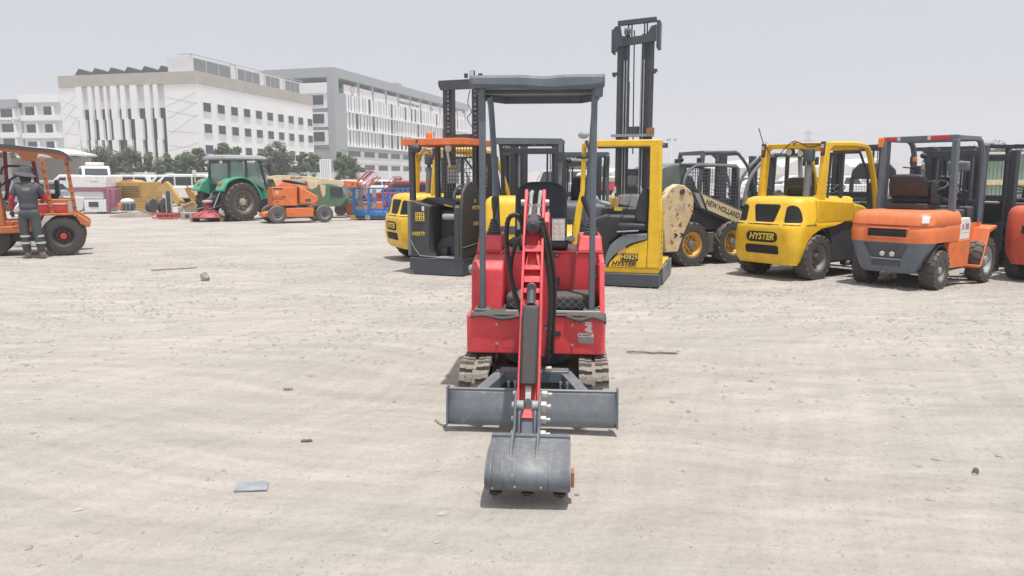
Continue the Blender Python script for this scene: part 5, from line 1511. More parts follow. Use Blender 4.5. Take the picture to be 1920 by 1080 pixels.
    nb = MB().box(-.10, .10, .66, .668, 1.45, 1.74).ob('data_card', M['decal_w'], t)
    MB().box(-.08, .08, .657, .660, 1.66, 1.73).ob('card_header', M['decal_y'], nb)
    for k in range(7): MB().box(-.07, .07-.015*(k % 3), .6572, .6595, 1.48+k*.023, 1.486+k*.023).ob('card_print', M['decal_g'], nb)
    # mast
    y = .95
    for s, cx in ((-1, -.265), (1, .36)):
        for i, (dx, w, th, z1) in enumerate(((0, .07, .16, 3.06), (-s*.070, .06, .13, 3.02), (-s*.12, .035, .10, 3.0))):
            MB().box(cx+dx-w/2, cx+dx+w/2, y, y+th, .1, z1).box(cx+dx-w/2, cx+dx+w/2, y-.015, y, .1, z1-.02).ob('mast_rail', K if i != 1 else B, t)
        for k in range(14):
            z = 2.0+k*.07
            MB().box(cx-s*.07-.02, cx-s*.07+.02, y-.035-.02*random.random(), y-.02, z, z+random.uniform(.01, .05)).ob('chain_link', M['grey'], t)
    text('HYSTER', .07, M['decal_y'], t, (.385, y-.018, 2.45), (R(90), R(-90), 0), bold=.001, shear=.2, ext=.0008)
    MB().box(-.34, .50, y-.05, y+.14, 3.03, 3.12).prism([(-.36, 3.12), (-.36, 3.04), (-.32, 2.96), (.42, 2.96), (.46, 3.04), (.46, 3.12)], 'y', y-.07, y-.05).ob('mast_head', K, t, bev=.008)
    for z in (.6, 1.3, 2.2): MB().box(-.15, .26, y+.02, y+.08, z-.05, z+.05).ob('mast_crossbar', K, t)
    l_ = MB().box(.21, .30, y-.08, y-.04, 3.14, 3.25).ob('flood_lamp', B, t, bev=.01)
    MB().box(.22, .29, y-.084, y-.081, 3.15, 3.24).ob('lamp_lens', M['lens'], l_)
    MB().box(.12, .17, y-.08, y-.04, 3.14, 3.21).box(.36, .42, y-.06, y-.02, 3.14, 3.20).ob('lamp_bracket', B, t)
    MB().tube(arch([(.20, y-.03, 2.95), (.16, y-.03, 2.75), (.22, y-.03, 2.6), (.15, y-.04, 2.5), (.24, y-.04, 2.35)]), .007, 6).ob('loose_cable', M['hose'], t)
    return t
M['soot'] = paint('matt_black_body', (.040, .042, .047), .5, .45)
black_reach_truck()

# ------------------------------------------------------------ plain forklift kit used for the machines standing further back
def plain_forklift(label, loc, rz, col, gcol, top=2.06, w=1.05, mz=2.0, group=None, slats=True, mast_w=.72, length=1.5, cwz=1.12, seat=True, roof=False):
    t = thing('forklift', label, 'forklift', loc, rz, group)
    C, G, B = M[col], M[gcol], M['black']
    h = w/2
    sh = Shell([(.25, -.40, h*.82, .10, -.33), (.40, -.46, h*.95, .14, -.28), (.62, -.50, h, .18, -.15), (.66, -.50, h, .18, .4), (cwz-.12, -.46, h, .18, .5), (cwz-.04, -.42, h*.95, .16, .5), (cwz, -.34, h*.86, .12, .5)])
    cw = sh.body('counterweight', C, t, smooth=50)
    sh.patch('rear_slot', M['blackmetal'], cw, .72, .84, lambda v: -h*.55, lambda v: h*.55, rnd=.02)
    for s in (-1, 1):
        MB().prism([(.36, .28), (length-.15, .28), (length, .66), (length, .92), (.36, .92)], 'y', s*h*.86, s*h*.99).ob('side_panel', C, t, bev=.015)
        fender(t, length+.05, s*h*.9, s*(h+.10), .42, .32, R(20), R(150), col)
        wheel(t, (0, s*h*.85, .27), .27, .19, 'block', 'greylt', 'black', s)
        wheel(t, (length+.05, s*h*1.0, .33), .33, .22, 'block', 'greylt', 'black', s)
        y = s*h*.88
        MB().bar((.28, y, .95), (.36, y, top-.02), .08, .06).ob('rear_post', G, t, bev=.008)
        MB().tube(arch([(.36, y, top), (.9, y, top+.01), (1.15, y, top-.03), (length-.02, y, 1.55), (length+.1, y, 1.0)], 4), .034, 6).ob('front_post', G, t)
        MB().box(.24, .30, y-.03, y+.03, 1.78, 1.93).ob('tail_lamp', M['redlens' if col in ('orange', 'redorange') else 'black'], t, bev=.008)
    MB().bar((.36, -h*.9, top), (.36, h*.9, top), .07, .07).bar((1.15, -h*.9, top-.02), (1.15, h*.9, top-.02), .05).ob('roof_header', G, t)
    if roof:
        MB().prism([(-h*.98, top-.04), (h*.98, top-.04), (h*1.0, top+.01), (h*.86, top+.055), (-h*.90, top+.04), (-h*1.0, top+.0)], 'y', -.36, -.32, Matrix.Rotation(R(90), 4, 'Z')).ob('roof_front', G, t)
        MB().box(.38, 1.20, -h*.95, h*.95, top+.0, top+.03).ob('roof_plate', G, t, bev=.008)
    if slats:
        for k in range(6): MB().bar((.38, -h*.7+k*h*.28, top), (1.14, -h*.7+k*h*.28, top-.01), .022, .05).ob('roof_slat', G, t)
    MB().box(.0, length, -h*.8, h*.8, .22, .66).ob('chassis', B, t)
    MB().box(length-.25, length+.02, -h*.75, h*.75, .66, 1.12).ob('dashboard', B, t, bev=.03)
    if seat: driver_seat(t, .42, cwz-.06, w=.48, h=.42)
    steering(t, (length-.42, 0, 1.34), .17, .4)
    mast(t, length+.42, mast_w, mz, bars=(.5, 1.2))
    MB().ball((.30, h*.55, top-.12), .06, 2, (.7, 1, .9)).ob('work_lamp', B, t)
    return t
def heading_at(px_x, Y, **k): return (px_x, Y, 0)

f1 = plain_forklift('yellow forklift with slatted grey roof guard standing straight behind the red excavator', (.20, 11.25, 0), R(84), 'yellow', 'slate', top=2.09, w=1.16, mz=2.12, mast_w=.78, cwz=1.26, seat=False, roof=True)
plain_forklift('charcoal forklift with grey guard between the red excavator and the tall yellow reach truck', (1.30, 13.5, 0), R(86), 'blackmetal', 'slate', top=1.97, w=1.0, mz=1.95)
plain_forklift('dark slate forklift parked behind the mesh cab of the loader', (3.30, 15.2, 0), R(14), 'slate', 'slate', top=2.03, w=1.1, mz=2.0, slats=False)
plain_forklift('light grey forklift between the cream loader and the large yellow forklift', (6.15, 14.75, 0), R(172), 'grey', 'greylt', top=1.98, w=1.1, mz=2.02, cwz=1.15)
plain_forklift('black forklift with black roof guard behind the orange and slate forklift', (7.6, 13.4, 0), R(48), 'blackmetal', 'blackmetal', top=2.06, w=1.1, mz=2.05)
plain_forklift('dark red forklift with its mast and forks pointing at the orange forklift', (9.75, 13.6, 0), R(212), 'maroon', 'blackmetal', top=2.10, w=1.25, mz=1.98, length=1.6)
M['redorange'] = paint('red_orange_paint', (.62, .085, .04), .45, .3)
plain_forklift('orange red forklift cut off by the right edge of the picture', (8.12, 11.0, 0), R(38), 'redorange', 'blackmetal', top=2.1, w=1.15, mz=2.05)

# narrow black stacker whose mast plate carries a vertical yellow name
def stacker():
    t = thing('pallet_stacker', 'narrow black stacker with vertical yellow lettering beside the orange guarded reach truck', 'stacker', (-.42, 12.9, 0), R(-6))
    K = M['blackmetal']
    MB().box(-.19, .10, 0, .12, .15, 1.96).ob('mast_plate', K, t, bev=.01)
    MB().box(.11, .17, .01, .14, .12, 1.90).box(-.26, -.20, .01, .14, .12, 1.90).ob('mast_rail', K, t, bev=.006)
    MB().box(-.30, .30, -.05, .9, .06, .75).ob('body', M['yellow'], t, bev=.03)
    MB().box(-.30, .30, -.05, 1.2, .02, .10).ob('base', K, t)
    text('HYSTER', .10, M['decal_y'], t, (-.04, -.004, 1.56), (R(90), R(-90), 0), bold=.004, shear=.25, ext=.001)
    for x in (-.2, .2): MB().cyl((x-.04, .1, .08), (x+.04, .1, .08), .08, 14).ob('wheel', M['rubber'], t)
stacker()

# ------------------------------------------------------------ cream skid steer loader
def skid_steer():
    t = thing('skid_steer_loader', 'rusty cream skid steer loader with mesh sided cab beside the tall yellow reach truck', 'loader', (2.78, 13.48, 0), R(29))
    C, K, B = M['cream'], M['blackmetal'], M['black']
    for s in (-1, 1):
        for x in (0, .98):
            wheel(t, (x, s*.62, .39), .39, .28, 'skid', 'rimyellow', 'grey', s, dish=.56)
        tw = [(-.62, .28), (-.34, .28), (-.20, .62), (-.02, .95), (-.02, 1.18), (-.10, 1.32), (-.24, 1.41), (-.40, 1.43), (-.56, 1.36), (-.70, 1.18), (-.72, .9), (-.66, .6)]
        MB().prism(tw, 'y', s*.62, s*.76).ob('lift_tower', C, t, bev=.02, seg=3)
        MB().cyl((-.30, s*.765, 1.30), (-.30, s*.785, 1.30), .05, 14).ob('tower_pin', K, t)
        arm = [(-.06, 1.30), (.30, 1.25), (1.30, .92), (1.62, .84), (1.74, .62), (1.62, .50), (1.30, .60), (.40, .92), (.10, 1.04)]
        MB().prism(arm, 'y', s*.58, s*.70).ob('lift_arm', K, t, bev=.015)
        lab = [(.20, 1.255), (1.28, .90), (1.46, .83), (1.58, .62), (1.30, .66), (.36, .98)]
        d = MB().prism(lab, 'y', s*.702, s*.708).ob('arm_label', M['creamclean'], t)
        MB().prism([(.02, 1.285), (.14, 1.265), (.29, 1.00), (.20, 1.02)], 'y', s*.703, s*.709).ob('arm_stripe', M['greylt'], t)
        MB().prism([(1.58, .86), (1.80, .90), (1.98, .58), (1.90, .20), (1.72, .16), (1.62, .55)], 'y', s*.58, s*.70).ob('front_link', K, t, bev=.01)
        MB().prism([(.02, .62), (1.32, .60), (1.34, .90), (.40, .92), (.16, .95)], 'y', s*.44, s*.60).ob('chain_case', K, t, bev=.02)
    text('NEW HOLLAND', .138, M['decal_k'], t, (.72, -.7095, .98), (R(90), R(18.3), 0), bold=.003, ext=.0008, sx=.86)
    for k in range(2):
        x = -.46+k*.14
        MB().prism([(x, .60), (x+.05, .60), (x+.10, .565), (x+.05, .53), (x, .53), (x+.05, .565)], 'y', -.762, -.766).ob('chevron_mark', M['decal_k'], t)
    text('L-218', .10, M['decal_g'], t, (-.34, -.7625, 1.02), (R(90), 0, 0), bold=.002, shear=.3, ext=.0008)
    MB().box(-.62, 1.45, -.44, .44, .25, .85).ob('chassis', K, t, bev=.02)
    MB().box(.42, .60, -.64, -.60, .22, .58).ob('mud_caked_step', M['tread'], t, bev=.01)
    # rear hood with dark green glass, cab frame with mesh
    hood = [(-.62, .85), (-.62, 1.40), (-.56, 1.60), (-.42, 1.72), (-.20, 1.78), (.30, 1.78), (.14, 1.70), (.02, 1.50), (-.02, 1.2), (0, .85)]
    MB().prism(hood, 'y', -.40, .40).ob('rear_hood', M['smoke'], t, bev=.03)
    side = arch([(.02, 0, .92), (.0, 0, 1.30), (.06, 0, 1.56), (.22, 0, 1.72), (.45, 0, 1.76), (1.20, 0, 1.74), (1.30, 0, 1.66), (1.36, 0, 1.2), (1.38, 0, .85)], 5)
    for s in (-1, 1):
        MB().tube([(p.x, s*.44, p.z) for p in side], .03, 6).ob('cab_frame', M['grey'], t)
        def clip(a):
            x = .04+a*1.30
            z = 1.72
            if x < .25: z = 1.30+.42*math.sqrt(max(0, 1-((.25-x)/.25)**2))
            zl = 1.18-.33*max(0, (x-.1))/1.2
            return ((zl-.80)/.95, (z-.80)/.95)
        mesh_panel('wire_mesh', M['grey'], t, (.04, s*.44, .80), (1.30, 0, 0), (0, 0, .95), 22, 16, .0045, clip)
    MB().prism([(-.05, 1.76), (1.25, 1.74), (1.28, 1.78), (.4, 1.80), (-.05, 1.79)], 'y', -.46, .46).ob('cab_roof', M['grey'], t, bev=.01)
    for y in (-.44, .30): MB().box(1.30, 1.36, y, y+.14, .85, 1.72).ob('door_pillar', K, t)
    MB().box(.05, .12, -.40, .40, .85, 1.70).ob('cab_back', M['smoke'], t)
    driver_seat(t, .35, .95, w=.5, h=.5)
    for s in (-1, 1): MB().tube([(1.05, s*.22, .8), (1.0, s*.22, 1.22)], .014, 6).ball((1.0, s*.22, 1.25), .035, 1).ob('control_stick', B, t)
    MB().box(.3, .5, -.30, .3, 1.0, 1.05).ob('lap_bar', K, t)
    MB().box(1.86, 2.0, -.85, .85, .06, .50).ob('bucket_back', K, t, bev=.02)
    MB().prism([(1.9, .04), (2.55, .04), (2.5, .07), (2.0, .10), (2.0, .5), (1.95, .5)], 'y', -.85, .85).ob('front_bucket', K, t)
    return t
M['rimyellow'] = paint('rim_yellow', (.78, .45, .07), .5, .4)
M['creamclean'] = paint('pale_cream_label', (.74, .62, .38), .5, .3)
M['smoke'] = plain('smoked_green_glass', (.17, .205, .195), .25, var=.25, scale=3)
skid_steer()

def cage_cab():
    t = thing('small_loader', 'black cage cab with two mesh windows behind the large yellow forklift', 'loader', (6.62, 13.7, 0), R(-25))
    K = M['blackmetal']
    out = [(-.38, .75), (-.38, 1.60), (-.34, 1.74), (-.24, 1.81), (.24, 1.81), (.34, 1.74), (.38, 1.60), (.38, .75)]
    MB().prism([(-.38, .35), (.38, .35), (.38, 1.18), (-.38, 1.18)], 'y', 0, .9).ob('cab_lower', K, t, bev=.02)
    hood = MB().prism([(-.38, 1.52), (-.36, 1.68), (-.24, 1.81), (.24, 1.81), (.36, 1.68), (.38, 1.52)], 'y', 0, .95)
    hood.ob('cab_top', K, t, bev=.02)
    for x in (-.36, 0, .36): MB().box(x-.035, x+.035, .0, .05, 1.18, 1.53).ob('cab_bar', K, t)
    for x in (-.36, .36): MB().box(x-.02, x+.02, .86, .92, 1.18, 1.53).ob('cab_post', K, t)
    for x in (-.32, .04): mesh_panel('window_mesh', M['grey'], t, (x, .03, 1.19), (.28, 0, 0), (0, 0, .33), 6, 7, .004)
    for s in (-1, 1):
        for y in (.1, .85): 
            w_ = MB().lathe([(.16, -.09), (.28, -.10), (.31, -.06), (.31, .06), (.28, .10), (.16, .09)], 22, 'x', (s*.52, y, .31), close=True).ob('tyre', M['rubber'], t)
            MB().lathe([(.16, -.05), (.16, .05), (.02, .06), (.02, -.06)], 18, 'x', (s*.52, y, .31), close=True).ob('rim', M['rimyellow'], w_)
    MB().box(-.36, .36, .0, 1.3, .20, .40).ob('chassis', K, t)
    MB().box(-.1, .1, .5, .7, 1.18, 1.45).ob('seat_back', M['tan'], t, bev=.03)
cage_cab()
MB().box(-.35, .35, -.18, .18, 0, .006).ob('white_board', M['white'], loc=(6.45, 10.85, .02), rot=(0, 0, .3), bev=.001, label='white board lying on the ground behind the orange forklift front wheel', cat='board')
# ------------------------------------------------------------ green tractor
def tractor():
    t = thing('tractor', 'green farm tractor with grey roofed glass cab, rear towards the camera', 'tractor', (-10.45, 27.4, 0), R(54))
    G, K = M['green'], M['blackmetal']
    for s in (-1, 1):
        wheel(t, (0, s*.78, .70), .70, .44, 'lug', 'rimgrey', 'rimcream', s, dish=.58)
        wheel(t, (2.25, s*.70, .48), .48, .30, 'lug', 'rimcream', 'rimcream', s, dish=.52)
        out = arch([(-.82, 0, 1.12), (-.62, 0, 1.42), (-.30, 0, 1.55), (.10, 0, 1.57), (.45, 0, 1.40), (.72, 0, 1.05), (.80, 0, .78)], 4)
        inn = [(p.x*.92, p.z-.05) for p in out][::-1]
        MB().prism([(p.x, p.z) for p in out]+inn, 'y', s*.52, s*.98).ob('rear_fender', G, t, bev=.01)
        MB().prism([(p.x, p.z-.01) for p in out]+[(.4, .9), (-.4, .95)], 'y', s*.50, s*.54).ob('fender_inner', G, t)
        f = MB().box(-.76, -.62, s*.66-.07, s*.66+.07, 1.32, 1.42).ob('tail_lamp', M['amber'], t, bev=.01)
    MB().box(-.35, 1.2, -.32, .32, .50, 1.10).ob('transmission', K, t, bev=.03)
    for k in range(7):
        MB().tube(arch([(-.36, -.25+k*.08, .9), (-.50, -.22+k*.08, 1.05), (-.40, -.24+k*.07, 1.22)]), .016, 6).ob('hydraulic_hose', M['hose'], t)
    for s in (-1, 1):
        MB().tube([(-.3, s*.22, .60), (-1.05, s*.34, .42)], .035, 8).ob('lower_link', K, t)
        MB().tube([(-.38, s*.20, 1.15), (-.80, s*.32, .50)], .02, 6).ob('lift_rod', M['greylt'], t)
    MB().tube([(-.35, 0, .95), (-.85, 0, .78)], .03, 8).ob('top_link', K, t)
    MB().box(-.55, -.35, -.18, .18, .70, .95).ob('drawbar', K, t)
    # cab
    cabx0, cabx1 = -.28, 1.10
    for s in (-1, 1):
        for (a, b) in (((cabx0-.06, 1.20), (cabx0+.02, 2.18)), ((.42, 1.55), (.42, 2.18)), ((1.28, 1.10), (1.0, 2.18))):
            MB().bar((a[0], s*.62, a[1]), (b[0], s*.58, b[1]), .09, .07).ob('cab_pillar', K, t, bev=.01)
        MB().prism([(-.24, 1.38), (.38, 1.60), (.38, 2.12), (-.20, 2.12)], 'y', s*.595, s*.605).ob('side_glass', M['glass'], t)
        MB().prism([(.46, 1.5), (1.14, 1.15), (.98, 2.12), (.46, 2.12)], 'y', s*.595, s*.605).ob('door_glass', M['glass'], t)
    MB().box(-.30, -.285, -.54, .54, 1.34, 2.10).ob('rear_glass', M['glass'], t)
    MB().box(1.1, 1.115, -.50, .50, 1.3, 2.1).ob('windscreen', M['glass'], t)
    for z0, z1 in ((1.24, 1.34), (2.08, 2.20)): MB().box(-.33, -.26, -.60, .60, z0, z1).ob('cab_frame', K, t, bev=.01)
    MB().box(-.25, 1.2, -.50, .50, 1.05, 1.18).ob('cab_floor', K, t)
    roof = Shell([(2.19, -.44, .68, .12, 1.2), (2.24, -.50, .74, .16, 1.25), (2.32, -.48, .72, .16, 1.2), (2.37, -.36, .62, .14, 1.05)])
    roof.body('cab_roof', M['greylt'], t, smooth=50)
    for s in (-1, 1):
        MB().box(-.52, -.46, s*.45-.06, s*.45+.06, 2.06, 2.15).ob('work_lamp', M['lens'], t, bev=.01)
        MB().tube([(1.05, s*.6, 2.0), (1.15, s*.95, 2.0)], .012, 6).box(1.13, 1.17, s*.95-.09, s*.95+.09, 1.78, 2.06).ob('mirror', K, t)
    driver_seat(t, .1, 1.18, w=.5, h=.5)
    steering(t, (.85, 0, 1.62), .19, .6)
    MB().hexa([(1.2, -.35, .75), (2.75, -.30, .75), (2.75, .30, .75), (1.2, .35, .75), (1.2, -.34, 1.42), (2.65, -.26, 1.25), (2.65, .26, 1.25), (1.2, .34, 1.42)]).ob('hood', G, t, bev=.06, seg=3)
    MB().box(1.2, 2.6, -.25, .25, .45, .76).ob('engine', K, t)
    MB().cyl((1.6, -.42, 1.1), (1.6, -.42, 2.05), .05, 10).ob('exhaust_stack', K, t)
    MB().box(-.72, -.70, .82, 1.04, 1.62, 1.84).box(-.70, -.68, .90, .96, 1.40, 1.62).ob('number_board', M['white'], t)
M['rimcream'] = paint('worn_cream_rim', (.46, .43, .36), .6, .4)
tractor()

# ------------------------------------------------------------ orange boom lift
def boom_lift():
    t = thing('boom_lift', 'orange boom lift with folded cream booms in front of the tractor', 'boom lift', (-8.35, 26.0, 0), R(29))
    O, C, K = M['orange'], M['creamboom'], M['blackmetal']
    for s in (-1, 1):
        for x in (0, 1.62): wheel(t, (x, s*.62, .30), .30, .25, 'fine', 'greylt', 'black', s, tmat='tread', dish=.56)
    MB().box(.30, 1.26, -.60, .60, .20, .52).ob('chassis', O, t, bev=.02)
    MB().hexa([(-.42, -.45, .22), (.30, -.45, .22), (.30, .45, .22), (-.42, .45, .22), (-.38, -.40, .34), (.30, -.55, .52), (.30, .55, .52), (-.38, .40, .34)]).ob('axle_frame', O, t, bev=.015)
    for y in (-.25, .25): MB().cyl((-.425, y, .29), (-.435, y, .29), .035, 10).ob('tie_hole', K, t)
    MB().cyl((.78, 0, .52), (.78, 0, .60), .40, 20).ob('turntable', K, t)
    b = MB().box(-.12, .70, -.62, .30, .60, 1.24).ob('counterweight_box', O, t, bev=.02)
    MB().prism([(.05, 1.24), (.72, 1.24), (.40, 1.38), (.22, 1.38)], 'y', -.5, .1).ob('box_top', O, t, bev=.01)
    MB().box(-.10, .22, -.625, -.621, 1.16, 1.22).ob('vent_strip', K, b)
    text('JLG LIFT', .17, M['decal_k'], b, (.08, -.6225, .86), (R(90), 0, 0), bold=.003, shear=.25, ext=.001, sx=.75)
    text('30A', .07, M['decal_k'], b, (.02, -.6225, .73), (R(90), 0, 0), ext=.001)
    MB().box(-.02, .08, -.6245, -.6215, 1.01, 1.04).box(-.02, .08, -.6245, -.6215, 1.06, 1.09).ob('white_label', M['decal_w'], b)
    hood = [(.78, .66), (1.28, .62), (1.44, .74), (1.42, .92), (1.20, 1.04), (.95, 1.20), (.80, 1.28)]
    MB().prism(hood, 'y', -.62, -.05).ob('engine_hood', O, t, bev=.05, seg=3)
    MB().box(.98, 1.16, -.627, -.618, .74, .83).ob('hood_handle', K, t, bev=.01)
    lo = [(-.16, 1.50), (.9, 1.52), (.9, 1.42), (.3, 1.44), (.22, 1.20), (.10, 1.20), (.02, 1.42), (-.16, 1.44)]
    MB().prism([(-.16, 1.60), (.20, 1.64), (1.30, 1.60), (2.55, 1.44), (2.55, 1.27), (1.32, 1.40), (.1, 1.50), (-.16, 1.50)], 'y', -.14, .10).ob('main_boom', C, t, bev=.015)
    MB().prism([(.0, 1.52), (.30, 1.52), (.28, 1.30), (.22, 1.18), (.12, 1.18)], 'y', -.20, .16).ob('boom_bracket', C, t, bev=.01)
    MB().prism([(1.15, 1.46), (1.60, 1.42), (1.50, 1.22), (1.30, 1.14), (1.22, 1.20)], 'y', -.20, .16).ob('boom_bracket', C, t, bev=.01)
    MB().prism([(1.62, 1.30), (1.82, 1.28), (1.80, .95), (1.72, .86), (1.66, 1.0)], 'y', -.18, .14).ob('jib_link', C, t, bev=.01)
    MB().bar((.30, -.02, 1.34), (1.25, -.02, 1.22), .13, .12).ob('lower_boom', C, t, bev=.01)
    MB().cyl((.40, .15, 1.46), (1.2, .15, 1.30), .05, 10).ob('lift_ram', K, t)
    MB().box(-.14, .0, -.12, .1, 1.24, 1.50).ob('ram_head', K, t, bev=.01)
    text('JLG LIFT', .12, M['decal_k'], t, (.80, -.1425, 1.55), (R(90), R(4), 0), bold=.003, shear=.25, ext=.001, sx=.9)
    MB().prism([(2.50, 1.46), (2.85, 1.44), (3.12, 1.40), (3.12, 1.22), (2.85, 1.20), (2.50, 1.26)], 'y', -.16, .12).ob('boom_end', O, t, bev=.02)
    for x in (2.8, 3.0): MB().cyl((x, -.165, 1.33), (x, -.17, 1.33), .035, 10).ob('pin_hole', K, t)
    # basket folded at the end
    for s in (-1, 1):
        MB().tube([(3.0, s*.4, 1.30), (3.55, s*.4, 1.78), (3.80, s*.4, 1.55), (3.25, s*.4, 1.15), (3.0, s*.4, 1.30)], .022, 6).ob('basket_rail', M['pinkred'], t)
    for p in ((3.0, 1.30), (3.28, 1.54), (3.55, 1.78), (3.80, 1.55), (3.25, 1.15)):
        MB().tube([(p[0], -.4, p[1]), (p[0], .4, p[1])], .02, 6).ob('basket_rail', M['pinkred'], t)
    MB().hexa([(3.0, -.38, 1.26), (3.25, -.38, 1.12), (3.25, .38, 1.12), (3.0, .38, 1.26), (3.04, -.38, 1.30), (3.29, -.38, 1.16), (3.29, .38, 1.16), (3.04, .38, 1.30)]).ob('basket_floor', M['greylt'], t)
M['creamboom'] = paint('cream_boom', (.66, .56, .38), .55, .3)
boom_lift()

# ------------------------------------------------------------ blue lift platform
def blue_lift():
    t = thing('platform_lift', 'blue railed work platform lift parked left of the yellow forklift', 'lift', (-5.35, 27.6, 0), R(-3))
    Bl, K = M['blue'], M['blackmetal']
    MB().box(-.62, 1.55, 0, 1.0, .10, .30).ob('base', Bl, t, bev=.02)
    MB().box(-.55, .9, -.01, 0, .06, .16).ob('skirt', K, t)
    for x in (-.55, .0, 1.4):
        MB().cyl((x, -.10, .10), (x, -.02, .10), .10, 16).ob('caster', M['rimyellow'] if x < -.3 else M['greylt'], t)
    for x in (-.52, .04, .58, 1.12, 1.5):
        MB().bar((x, .02, .30), (x, .02, 1.18), .055 if x > .1 else .10, .05).ob('post', Bl, t)
        MB().bar((x, .95, .30), (x, .95, 1.18), .05).ob('post', Bl, t)
    for z in (.36, .75, 1.16):
        for y in (.02, .95): MB().bar((-.55, y, z), (1.55, y, z), .035).ob('rail', Bl, t)
        for x in (-.53, 1.53): MB().bar((x, .0, z), (x, .97, z), .035).ob('rail', Bl, t)
    MB().box(-.68, -.50, -.04, .20, 1.08, 1.24).ob('control_box', Bl, t, bev=.02)
    MB().box(-.50, .05, .03, .06, .32, .50).ob('toe_board', M['greylt'], t)
    for x in (-.38, .14): MB().box(x, x+.16, .10, .14, .34, 1.12).ob('upright_panel', M['greylt'], t)
    for k in range(5):
        MB().bar((.55+k*.16, .5, .32), (.62+k*.16, .5, 1.1), .03).ob('ladder_bar', Bl, t)
    for k, c in enumerate(('orange', 'white', 'decal_r', 'white', 'greylt', 'green')):
        MB().box(.36+k*.17, .46+k*.17, 1.02, 1.10, .30, .85+.04*(k % 3)).ob('sign_board', M[c], t)
    for x in (-.25, ):
        for k in range(4): MB().bar((x, .6, .3+k*.14), (x+.28, .6, .38+k*.14), .03).ob('scissor_arm', K, t)
blue_lift()
def scissor_basket(label, loc, rz, s=1):
    t = thing('lift_basket', label, 'lift basket', loc, rz, 'folded red lift baskets')
    P = M['pinkred']
    for y in (-.35, .35):
        MB().tube([(-.7, y, .9), (-.2, y, 1.55), (.15, y, 1.85), (.45, y, 1.6), (-.1, y, 1.0), (-.7, y, .9)], .022, 6).ob('rail', P, t)
        MB().tube([(-.5, y, 1.2), (.0, y, 1.2), (.30, y, 1.5)], .018, 6).ob('rail', P, t)
        MB().bar((-.6, y, .0), (-.3, y, 1.1), .06).bar((.3, y, 0), (-.1, y, 1.1), .06).ob('leg', M['greylt'], t)
    for p in ((-.7, .9), (-.2, 1.55), (.15, 1.85), (.45, 1.6), (-.1, 1.0)): MB().tube([(p[0], -.35, p[1]), (p[0], .35, p[1])], .02, 6).ob('rail', P, t)
    MB().hexa([(-.15, -.3, 1.5), (.2, -.3, 1.8), (.2, .3, 1.8), (-.15, .3, 1.5), (-.12, -.3, 1.46), (.23, -.3, 1.76), (.23, .3, 1.76), (-.12, .3, 1.46)]).ob('panel', M['blackmetal'], t)
    MB().box(-.8, .7, -.4, .4, .1, .6).ob('base', M['orange'], t, bev=.03)
    return t
sb_ = scissor_basket('faded red folded lift basket standing tallest behind the blue platform', (-5.9, 30.2, 0), R(10))
copy_tree(sb_, loc=(-4.9, 31.0, -.25), rz=R(35), label='lower faded red lift basket behind the right end of the blue platform')

def compressor():
    t = thing('compressor', 'dull green towable compressor behind the orange boom lift', 'compressor', (-7.75, 29.4, 0), R(8))
    O = M['olive']
    MB().prism([(-1.0, .45), (1.0, .45), (1.3, .75), (1.05, 1.22), (.6, 1.34), (-.9, 1.25)], 'y', -.5, .5).ob('canopy', O, t, bev=.03)
    for k in range(4): MB().box(.62, 1.10, -.52, -.50, .85+k*.10, .89+k*.10).ob('vent', M['blackmetal'], t)
    MB().prism([(.6, 1.34), (1.05, 1.22), (1.02, 1.30), (.62, 1.42)], 'y', -.48, .48).ob('lid', M['plaster'], t)
    MB().prism([(.9, .45), (1.7, .62), (1.75, .70), (1.2, .75)], 'y', -.3, .3).bar((1.5, 0, .6), (2.3, 0, .5), .07).ob('drawbar', O, t)
    for y in (-.55, .45): MB().cyl((0, y, .3), (0, y+.12, .3), .30, 20).ob('wheel', M['rubber'], t)
    MB().bar((2.2, 0, .5), (2.2, 0, 0), .06).ob('jockey_leg', M['greylt'], t)
compressor()
def grey_tank():
    t = thing('generator', 'light grey steel generator box on wheels between the green compressor and blue lift', 'generator', (-6.75, 31.3, 0), R(4))
    MB().box(-.55, .60, -.4, .4, .75, 1.32).ob('box', M['greylt'], t, bev=.04)
    MB().box(-.5, .55, -.35, .35, .35, .74).ob('engine', M['blackmetal'], t)
    for x in (-.4, .4): MB().cyl((x, -.45, .25), (x, -.33, .25), .25, 18).ob('wheel', M['rubber'], t)
    text('Terex', .16, M['decal_g'], t, (.05, -.402, 1.1), (R(90), 0, 0), ext=.001, bold=.002)
grey_tank()

# ------------------------------------------------------------ generator, trailer, scrap implements
def tan_generator():
    t = thing('generator', 'tan louvred generator set with a dark side panel and small wheels', 'generator', (-17.1, 33.2, 0), R(-8))
    T = M['tan']
    MB().box(-.95, .95, -.0, 1.1, .50, 1.38).ob('cabinet', T, t, bev=.02)
    MB().prism([(-.5, .12), (.75, .12), (.95, .50), (-.85, .50)], 'y', .0, .9).ob('fuel_tank', T, t, bev=.02)
    for x0, x1 in ((-.85, -.42), (-.30, .55)):
        for k in range(7): MB().box(x0, x1, -.012, .0, .72+k*.075, .745+k*.075).ob('louvre', M['blackmetal'], t)
    for a, b_ in ((-.40, -.34), (.60, .63)): MB().box(a, b_, -.02, .0, .50, 1.36).ob('strap', M['wood'], t)
    MB().prism([(-.5, 1.38), (.3, 1.38), (.1, 1.46), (-.1, 1.48), (-.3, 1.46)], 'y', .1, .9).ob('exhaust_cover', T, t)
    for y in (0, .8): MB().cyl((1.0, y, .32), (1.18, y, .32), .32, 20).ob('wheel', M['rubber'], t)
    MB().box(-.1, .85, -.03, .0, .02, .12).ob('skid_beam', M['white'], t)
tan_generator()
